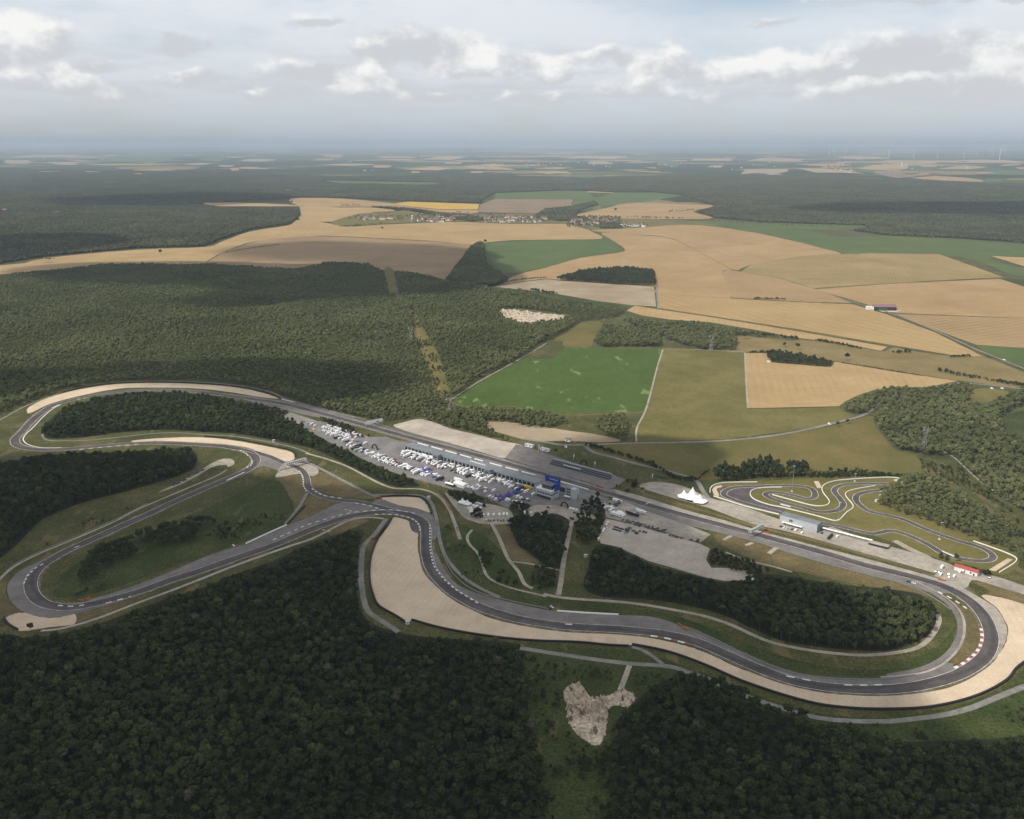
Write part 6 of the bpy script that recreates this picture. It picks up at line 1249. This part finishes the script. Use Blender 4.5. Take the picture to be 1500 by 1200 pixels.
W7 = 'in the line along the gravel car park'; row((912, 762), (945, 770), 16, MIXD, W7); row((916, 765), (938, 771), 12, MIXD, W7); row((944, 772), (975, 781), 15, MIXD, W7); row((930, 765), (976, 778), 12, MIXD, W7); row((980, 784), (1000, 789), 9, MIXD, W7); row((1008, 790), (1024, 794), 3, MIXD, W7)
W8 = 'in the huddle on the gravel car park'; row((899, 772), (913, 776), 8, MIXD, W8, face=0); row((898, 776), (909, 779), 6, MIXD, W8, face=0); row((917, 783), (922, 773), 6, MIXD, W8); row((927, 777), (934, 783), 5, MIXD, W8); row((936, 778), (950, 782), 5, MIXD, W8)
W9 = 'along the bushes of the gravel car park'; row((892, 765), (876, 792), 11, [('van', 'white', 3), ('car', 'white', 4), ('car', 'silver', 1), ('car', 'black', 1)], W9, face=.3)
W10 = 'in front of the kart hall'
for k, p_, px, py in [('car', 'black', 1144, 772), ('car', 'white', 1149, 773.5), ('car', 'white', 1153, 774.5), ('car', 'black', 1160, 776), ('van', 'white', 1166, 777.5), ('car', 'dark', 1175, 779), ('van', 'white', 1175.5, 781.5), ('car', 'black', 1204, 781.5), ('van', 'white', 1227, 787), ('car', 'white', 1225, 786)]: q = at(px, py); park(k, p_, q.x, q.y, PR + 1.4 + random.uniform(-.2, .2), W10)
W11 = 'on the yard of the red roofed house'
for k, p_, px, py in [('camper', 'white', 1380, 832), ('car', 'brown', 1371, 838), ('car', 'black', 1376, 839), ('van', 'white', 1378, 842.5), ('car', 'white', 1390, 842), ('car', 'white', 1390.5, 846), ('van', 'white', 1398, 845), ('car', 'white', 1406, 838), ('car', 'white', 1434, 841), ('car', 'black', 1450, 847)]: q = at(px, py); park(k, p_, q.x, q.y, PR + 1.5, W11)
W12 = 'beside the tight loop straight'; row((252, 712), (272, 703), 8, MIXD, W12); row((274, 700), (298, 688), 12, MIXD, W12)
W13 = 'standing on a lane or track'
for k, p_, px, py in [('van', 'white', 1215, 622), ('car', 'black', 1281, 598), ('van', 'white', 1471, 528), ('camper', 'white', 1126, 531), ('car', 'white', 808, 890), ('car', 'dark', 804, 890.5), ('car', 'white', 342, 800), ('car', 'dark', 1331, 853), ('car', 'white', 1338, 855), ('car', 'black', 803, 744), ('car', 'black', 842, 752), ('van', 'black', 838, 761), ('van', 'white', 1453, 570), ('van', 'white', 1468, 570)]: q = at(px, py); park(k, p_, q.x, q.y, PR + random.uniform(-.3, .3), W13)
for k in range(3): q = at(836 + k * 4.5, 746 + k * 1.2); park('van', 'white', q.x, q.y, PR + 1.57, 'below the black arch on the apron')
print('vehicles', len(placed))

# ------------------------------------------------------------------ village, hamlets, water towers, turbines
HM = {}
def house_mesh(v):
    if v not in HM:
        w, d, h = [(13, 9, 5.5), (16, 10, 6), (11, 9, 6.5), (20, 11, 6)][v % 4]
        a = G().box(-w / 2, w / 2, -d / 2, d / 2, 0, h); a.add([(-w / 2, -d / 2, h), (-w / 2, d / 2, h), (-w / 2, 0, h + d * .36)], [(0, 2, 1)]); a.add([(w / 2, -d / 2, h), (w / 2, d / 2, h), (w / 2, 0, h + d * .36)], [(0, 1, 2)])
        b_ = G().gable(-w / 2, w / 2, -d / 2, d / 2, h, h + d * .42, o=.5)
        am = a.mesh('house_wall'); am.materials.append(M['wallwhite' if v % 3 else 'cream']); bm_ = b_.mesh('house_roof'); bm_.materials.append(M['brownroof' if v % 5 else 'mauveroof']); HM[v] = (am, bm_)
    return HM[v]
def house(px, py, s=1.0, label='white house with brown tiled roof in the village', group='houses of the village'):
    e = tag(empty('village_house', at(px, py), random.uniform(-.5, .5) + random.choice((0, 1.57))), label, 'house', group); e.scale = (s,) * 3
    w, r_ = house_mesh(random.randrange(12)); link('wall', w, parent=e); link('roof', r_, parent=e)
def cluster(n, x0, x1, y0, y1, s=1.4, **k):
    for i in range(n):
        t_ = (i + random.random()) / n; house(x0 + (x1 - x0) * t_, random.uniform(y0(t_) if callable(y0) else y0, y1(t_) if callable(y1) else y1), s * random.uniform(.8, 1.25), **k)
cluster(8, 522, 580, 319.5, 322.5); cluster(26, 612, 668, 319, 325.5); cluster(8, 665, 700, 316, 322); cluster(30, 708, 803, 318.5, 326.5); cluster(34, 838, 900, 321, 331); cluster(10, 884, 906, 322, 330); cluster(9, 918, 945, 328, 333, 1.3); cluster(8, 640, 690, 313, 318)
kw = dict(label='small white house in the far hamlet below the wind turbines', group='houses of the far hamlet'); cluster(14, 1212, 1250, 247, 253, 1.7, **kw)
kw = dict(label='pale house in the distant villages beyond the wood', group='houses of the distant villages'); cluster(16, 760, 850, 234, 244, 1.9, **kw); cluster(8, 680, 745, 236, 243, 1.9, **kw); cluster(6, 860, 905, 238, 248, 2.0, **kw); cluster(6, 500, 560, 226, 252, 1.8, **kw); cluster(5, 1255, 1265, 232, 236, 2, **kw); cluster(8, 5, 110, 309, 315, 1.5, label='pale house at the edge of the western wood', group='houses by the western wood'); cluster(5, 960, 1000, 240, 246, 2, **kw); cluster(10, 1270, 1420, 236, 250, 2, **kw); cluster(10, 1040, 1170, 232, 250, 2, **kw); cluster(6, 20, 240, 226, 242, 2, **kw)
def water_tower(px, py, h, r, label):
    e = tag(empty('water_tower', at(px, py), 0), label, 'water tower'); g = G(); n = 14; prof = [(r * .75, 0), (r * .62, h * .7), (r, h * .8), (r * 1.05, h * .95), (r * .3, h * 1.03), (0.05, h * 1.04)]
    V = [(a * math.cos(2 * math.pi * i / n), a * math.sin(2 * math.pi * i / n), z) for a, z in prof for i in range(n)]
    g.add(V, [(k * n + i, k * n + (i + 1) % n, (k + 1) * n + (i + 1) % n, (k + 1) * n + i) for k in range(len(prof) - 1) for i in range(n)]); child(e, 'tank', g, M['wallwhite'])
    child(e, 'door', G().box(-1, 1, -r * .76 - .1, -r * .7, 0, 2.4), M['dark'])
water_tower(604, 324.5, 34, 5.5, 'white water tower at the end of the village'); water_tower(1321, 244, 75, 11, 'white water tower beyond the far hamlet'); water_tower(618, 232, 80, 11, 'white water tower on the far ridge')
ch = tag(empty('church', at(693, 319), .3), 'small church with a pointed spire in the village', 'church'); child(ch, 'nave', G().box(-12, 12, -5, 5, 0, 9), M['cream']); child(ch, 'roof', G().gable(-12, 12, -5, 5, 9, 14, o=.6), M['brownroof']); tw_ = child(ch, 'tower', G().box(12.2, 19, -3.4, 3.4, 0, 17), M['cream']); child(tw_, 'spire', G().add([(12, -3.6, 17), (19.2, -3.6, 17), (19.2, 3.6, 17), (12, 3.6, 17), (15.6, 0, 28)], [(0, 1, 4), (1, 2, 4), (2, 3, 4), (3, 0, 4), (3, 2, 1, 0)]), M['roofgrey'])
# farm sheds west of the village
for px, py, w, lab in [(572, 320.5, 60, 'long red brown farm shed west of the village'), (546, 321.5, 30, 'pale farm shed at the west end of the village'), (930, 332, 40, 'long white shed at the east end of the village'), (912, 331, 26, 'white shed beside the poplars at the village end')]:
    e = tag(empty('farm_shed', at(px, py), .05), lab, 'shed'); child(e, 'wall', G().box(-w / 2, w / 2, -7, 7, 0, 6), M['wallwhite']); child(e, 'roof', G().gable(-w / 2, w / 2, -7, 7, 6, 9.5, o=.8), M['redroof' if 'red' in lab else 'wallgrey'])
# trees among the houses, hedges and lone bushes: single things where they stand alone
vp_ = []
for n, x0, x1, y0, y1, s_ in [(80, 520, 600, 317, 324, .9), (190, 600, 700, 315, 326, 1.0), (190, 700, 830, 317, 326, 1.0), (260, 830, 910, 319, 334, 1.1), (40, 905, 950, 328, 333, .9), (30, 510, 580, 311, 322, .7), (50, 860, 1000, 318, 321.5, .9), (70, 1000, 1240, 323, 338, .8), (40, 980, 1050, 307, 311, .9), (30, 500, 530, 300, 303, .7), (30, 505, 560, 327, 333, .6), (40, 1212, 1255, 243, 252, 2.2)]:
    for i in range(n):
        t_ = random.random()
        y_ = random.uniform(y0, y1) if not (n, x0) in ((90, 580), (40, 545), (30, 510), (50, 860), (70, 1000), (40, 980), (30, 505)) else {580: y0 + (y1 - y0) * t_, 545: y0 + (y1 - y0) * t_, 510: y1 - (y1 - y0) * t_, 860: y0 + (y1 - y0) * t_, 1000: 324 + 4.5 * t_ + random.choice((0, 6 * t_)), 980: y1 - 3 * t_, 505: y1 - 5 * t_}[x0] + random.uniform(-.5, .5)
        q = at(x0 + (x1 - x0) * t_, y_); vp_.append((q.x, q.y, s_ * random.uniform(.7, 1.4)))
vp_ = np.array(vp_); n = len(vp_)
gn_scatter('garden_greenery', np.stack([vp_[:, 0], vp_[:, 1], np.zeros(n)], 1), vp_[:, 2], rng.uniform(0, 6, n), rng.integers(0, 8, n), proto_col['sunny'], 'trees and hedges among the village houses')
hp = []
for pts, w, s_ in [([(1080, 489), (1110, 490), (1140, 494), (1168, 497)], 8, 1.0), ([(1195, 499), (1230, 505), (1265, 512)], 6, .9), ([(720, 420), (740, 414), (770, 409), (800, 407)], 6, .7), ([(1105, 438), (1125, 438.5), (1150, 439)], 9, .9), ([(860, 654), (900, 664), (960, 684), (985, 700), (1018, 704)], 5, .9), ([(1375, 543), (1420, 553), (1500, 566)], 9, 1.0), ([(780, 425), (800, 429), (815, 431)], 14, 1.1), ([(1310, 517), (1330, 516)], 10, 1.1), ([(1235, 532), (1290, 541), (1350, 551)], 4, .5), ([(1392, 523), (1420, 523)], 6, .9), ([(1037, 690), (1020, 704)], 3, .5), ([(1420, 838), (1440, 840), (1447, 843)], 5, .8), ([(1378, 818), (1395, 822)], 6, .8), ([(1060, 700), (1180, 697), (1320, 697)], 3, .6), ([(10, 383), (40, 378), (75, 380)], 25, .9), ([(330, 370), (360, 365), (410, 358)], 4, .5), ([(1130, 517), (1095, 517)], 5, .8)]:
    Qh, Th, Nh = resample(pts, 4.5 if w < 20 else 8)
    for q, nn in zip(Qh, Nh):
        for k in range(2):
            if random.random() < .8: a = q + nn * random.uniform(-w / 2, w / 2); hp.append((a[0], a[1], s_ * random.uniform(.8, 1.7)))
hp = np.array(hp); n = len(hp)
gn_scatter('hedgerow_greenery', np.stack([hp[:, 0], hp[:, 1], np.zeros(n)], 1), hp[:, 2], rng.uniform(0, 6, n), rng.integers(0, 4, n), proto_col['shrub'], 'hedges and thickets between the fields')
def lone(px, py, s_, label, kind='broadleaf'):
    cm, tm, _ = KINDS[kind][random.randrange(len(KINDS[kind]))]; e = tag(empty('lone_tree' if kind != 'shrub' else 'bush', at(px, py), random.uniform(0, 6)), label, 'tree' if kind != 'shrub' else 'bush'); e.scale = (s_,) * 3
    link('trunk', tm, parent=e); link('crown', cm, parent=e)
for px, py, s_, lab in [(235, 373, 1.7, 'lone round tree in the tan stubble field'), (1227, 625, .7, 'round bush beside the curving lane, nearer the wood'), (1241, 621, .75, 'round bush beside the curving lane, past the white van'), (1216, 693, .7, 'small tree above the kart track hedge'), (1238, 693, .75, 'small tree in the middle of the kart track hedge'), (1254, 692, .7, 'small tree near the end of the kart track hedge'), (1149, 508, .9, 'lone tree in the dry pasture'), (1168, 512, 1.3, 'thicket tree in the dry pasture'), (1240, 528, 1.3, 'round tree on the edge of the dry pasture'), (1090, 497, 1.2, 'round bush at the wood corner of the dry pasture'), (46, 925, .8, 'dark round tree on the rim of the small gravel trap'), (1400, 822, .7, 'small tree behind the red roofed house'), (875, 735, .95, 'dark tree beside the paddock exit'), (867, 742, .9, 'dark broad tree below the office block'), (752, 752, .9, 'round dark tree in the paddock yard'), (772, 748, .85, 'dark upright tree beside the tan apron'), (709, 748, .7, 'small dark tree beside the marquee'), (697, 757, .8, 'broad green tree at the yard corner'), (814, 664, .6, 'dark tree beside the billboard'), (560, 337, 1.5, 'small thicket in the striped stubble field'), (901, 311.5, 2.2, 'lone bush in the tan field above the village'), (428, 299, 2.0, 'lone tree at the tip of the distant wood'), (711, 358, 1.6, 'lone tree at the head of the little valley')]: lone(px, py, s_, lab)

def turbine(px, py, h, label):
    e = tag(empty('wind_turbine', at(px, py), random.uniform(-.4, .4)), label, 'wind turbine', 'wind turbines on the horizon'); child(e, 'tower', G().bar((0, 0, 0), (0, 0, h), h * .032, h * .02, 8), M['white']); child(e, 'nacelle', G().box(-h * .025, h * .025, -h * .06, h * .05, h - h * .015, h + h * .035), M['white'])
    hb = child(e, 'hub', G().bar((0, -h * .09, h), (0, -h * .05, h), h * .012, h * .03, 8), M['white']); a0 = random.uniform(0, 2)
    for k in range(3):
        a = a0 + k * 2.0944; d = Vector((math.sin(a), 0, math.cos(a))); child(e, 'blade', G().bar(Vector((0, -h * .07, h)) + d * h * .02, Vector((0, -h * .07, h)) + d * h * .5, h * .02, h * .006, 4), M['white'])
for i, (px, py, hp_) in enumerate([(1214, 228, 11), (1222, 227, 8), (1238, 226.5, 10), (1262, 224, 8), (1301, 233, 11), (1338, 232, 10), (1373, 231.5, 10), (1412, 232, 10), (1421, 224, 8), (1430, 228, 7.5), (1451, 228, 7), (1454, 228, 6.5), (1464, 234, 14), (1471, 226.5, 7), (528, 212.5, 5), (560, 212, 5)]):
    q = at(px, py); d = q.length; turbine(px, py, hp_ / F * d * .95, 'white three bladed wind turbine beyond the far hamlet' if px > 1000 else 'tiny pale wind turbine on the hazy horizon')

# ------------------------------------------------------------------ clouds overhead that shade the ground, and the hazy air
def cloud(poly, soft, thick, seed, base=1500.0, dens=.016, jit=.8):
    W_ = np.array([at(x, y)[:2] for x, y in spl(poly, 5, True)])
    W_ = W_ + np.array([SUN.x, SUN.y]) / SUN.z * (base + thick * .45)
    st = 45.0; x0, y0 = W_.min(0) - 300; x1, y1 = W_.max(0) + 300
    X, Y = np.meshgrid(np.arange(x0, x1, st), np.arange(y0, y1, st)); ny, nx = X.shape
    d = np.full(X.shape, 1e9); n = len(W_)
    for i in range(n):
        a = W_[i]; b_ = W_[(i + 1) % n]; ab = b_ - a; t_ = np.clip(((X - a[0]) * ab[0] + (Y - a[1]) * ab[1]) / max(ab @ ab, 1e-6), 0, 1)
        d = np.minimum(d, np.hypot(X - a[0] - t_ * ab[0], Y - a[1] - t_ * ab[1]))
    d = np.where(inside(W_, X, Y), d, -d)
    f = np.clip((d / soft + .5 + (fbm(X, Y, 420, seed, 4) - .5) * 2 * jit), 0, 1); f = f * f * (3 - 2 * f)
    f[0] = f[-1] = 0; f[:, 0] = f[:, -1] = 0
    th = thick * f * (.55 + .9 * fbm(X, Y, 230, seed + 3, 3))
    V = []; top = -np.ones(X.shape, int); bot = top.copy()
    need = np.zeros(X.shape, bool); on = f > 0
    cell = on[:-1, :-1] | on[1:, :-1] | on[:-1, 1:] | on[1:, 1:]
    for a in range(ny):
        for b_ in range(nx):
            if cell[max(a - 1, 0):a + 1, max(b_ - 1, 0):b_ + 1].any():
                top[a, b_] = len(V); V.append((X[a, b_], Y[a, b_], base + th[a, b_]))
                if on[a, b_]: bot[a, b_] = len(V); V.append((X[a, b_], Y[a, b_], base - .12 * th[a, b_]))
                else: bot[a, b_] = top[a, b_]
    Fs = []
    for a in range(ny - 1):
        for b_ in range(nx - 1):
            if cell[a, b_]:
                q = (top[a, b_], top[a, b_ + 1], top[a + 1, b_ + 1], top[a + 1, b_]); r_ = (bot[a + 1, b_], bot[a + 1, b_ + 1], bot[a, b_ + 1], bot[a, b_])
                Fs.append(q); Fs.append(r_)
    me = bpy.data.meshes.new('cloud'); me.from_pydata(V, [], Fs); me.update()
    mt, t, out = mat_new('cloud_water')
    vp = t.new('ShaderNodeVolumePrincipled'); vp.inputs['Color'].default_value = (.97, .97, .98, 1); vp.inputs['Density'].default_value = dens; vp.inputs['Anisotropy'].default_value = .3
    t.l.new(vp.outputs[0], out.inputs['Volume'])
    return tag(link('cloud', me, [mt]), 'grey cumulus cloud drifting high above the plateau', 'cloud', 'clouds overhead')
CLOUDS = [
 ([(-260, 720), (0, 676), (150, 668), (280, 678), (400, 704), (520, 716), (640, 722), (760, 706), (860, 670), (930, 658), (1005, 668), (1020, 690), (980, 720), (1010, 790), (1110, 856), (1200, 910), (1260, 970), (1330, 1060), (1430, 1110), (1640, 1180), (1700, 1500), (700, 1900), (-300, 1700), (-500, 1000)], 120, 150, 11, .3),
 ([(-200, 548), (0, 550), (120, 545), (250, 534), (380, 533), (480, 540), (540, 560), (540, 584), (480, 586), (420, 570), (360, 557), (300, 551), (200, 550), (140, 553), (80, 563), (30, 580), (-60, 603), (-200, 618)], 45, 190, 12, .2),
 ([(60, 394), (150, 384), (300, 383), (430, 388), (560, 383), (640, 365), (710, 370), (740, 395), (745, 418), (660, 428), (560, 434), (470, 440), (400, 448), (330, 440), (380, 424), (250, 414), (140, 412)], 100, 220, 13, .35),
 ([(1180, 304), (1350, 298), (1620, 300), (1620, 317), (1350, 314), (1220, 311)], 200, 150, 17, .4),
 ([(80, 294), (300, 284), (430, 290), (300, 301), (150, 302)], 200, 150, 18, .4),
 ([(835, 655), (900, 642), (960, 640), (1015, 648), (1050, 668), (1045, 695), (990, 712), (910, 702), (850, 680)], 40, 130, 16, .2),
 ([(330, 366), (430, 354), (560, 356), (650, 360), (680, 374), (600, 384), (470, 382), (380, 378)], 150, 50, 14, .5),
 ([(-260, 372), (-60, 352), (100, 346), (180, 352), (160, 364), (60, 376), (-100, 392), (-260, 398)], 150, 120, 15, .5),
]
for pl, soft, th, sd_, jt in CLOUDS: cloud(pl, soft, th, sd_, jit=jt, dens=.024)

hz = G().box(-120000, 120000, -9000, 150000, -14, 470)
hm, t, out = mat_new('hazy_air')
vp = t.new('ShaderNodeVolumePrincipled'); vp.inputs['Color'].default_value = (.56, .67, .82, 1); vp.inputs['Density'].default_value = 3.8e-5; vp.inputs['Anisotropy'].default_value = .1
t.l.new(vp.outputs[0], out.inputs['Volume'])
tag(hz.obj('haze', hm), 'thin blue summer haze over the land', 'haze', None, 'stuff')
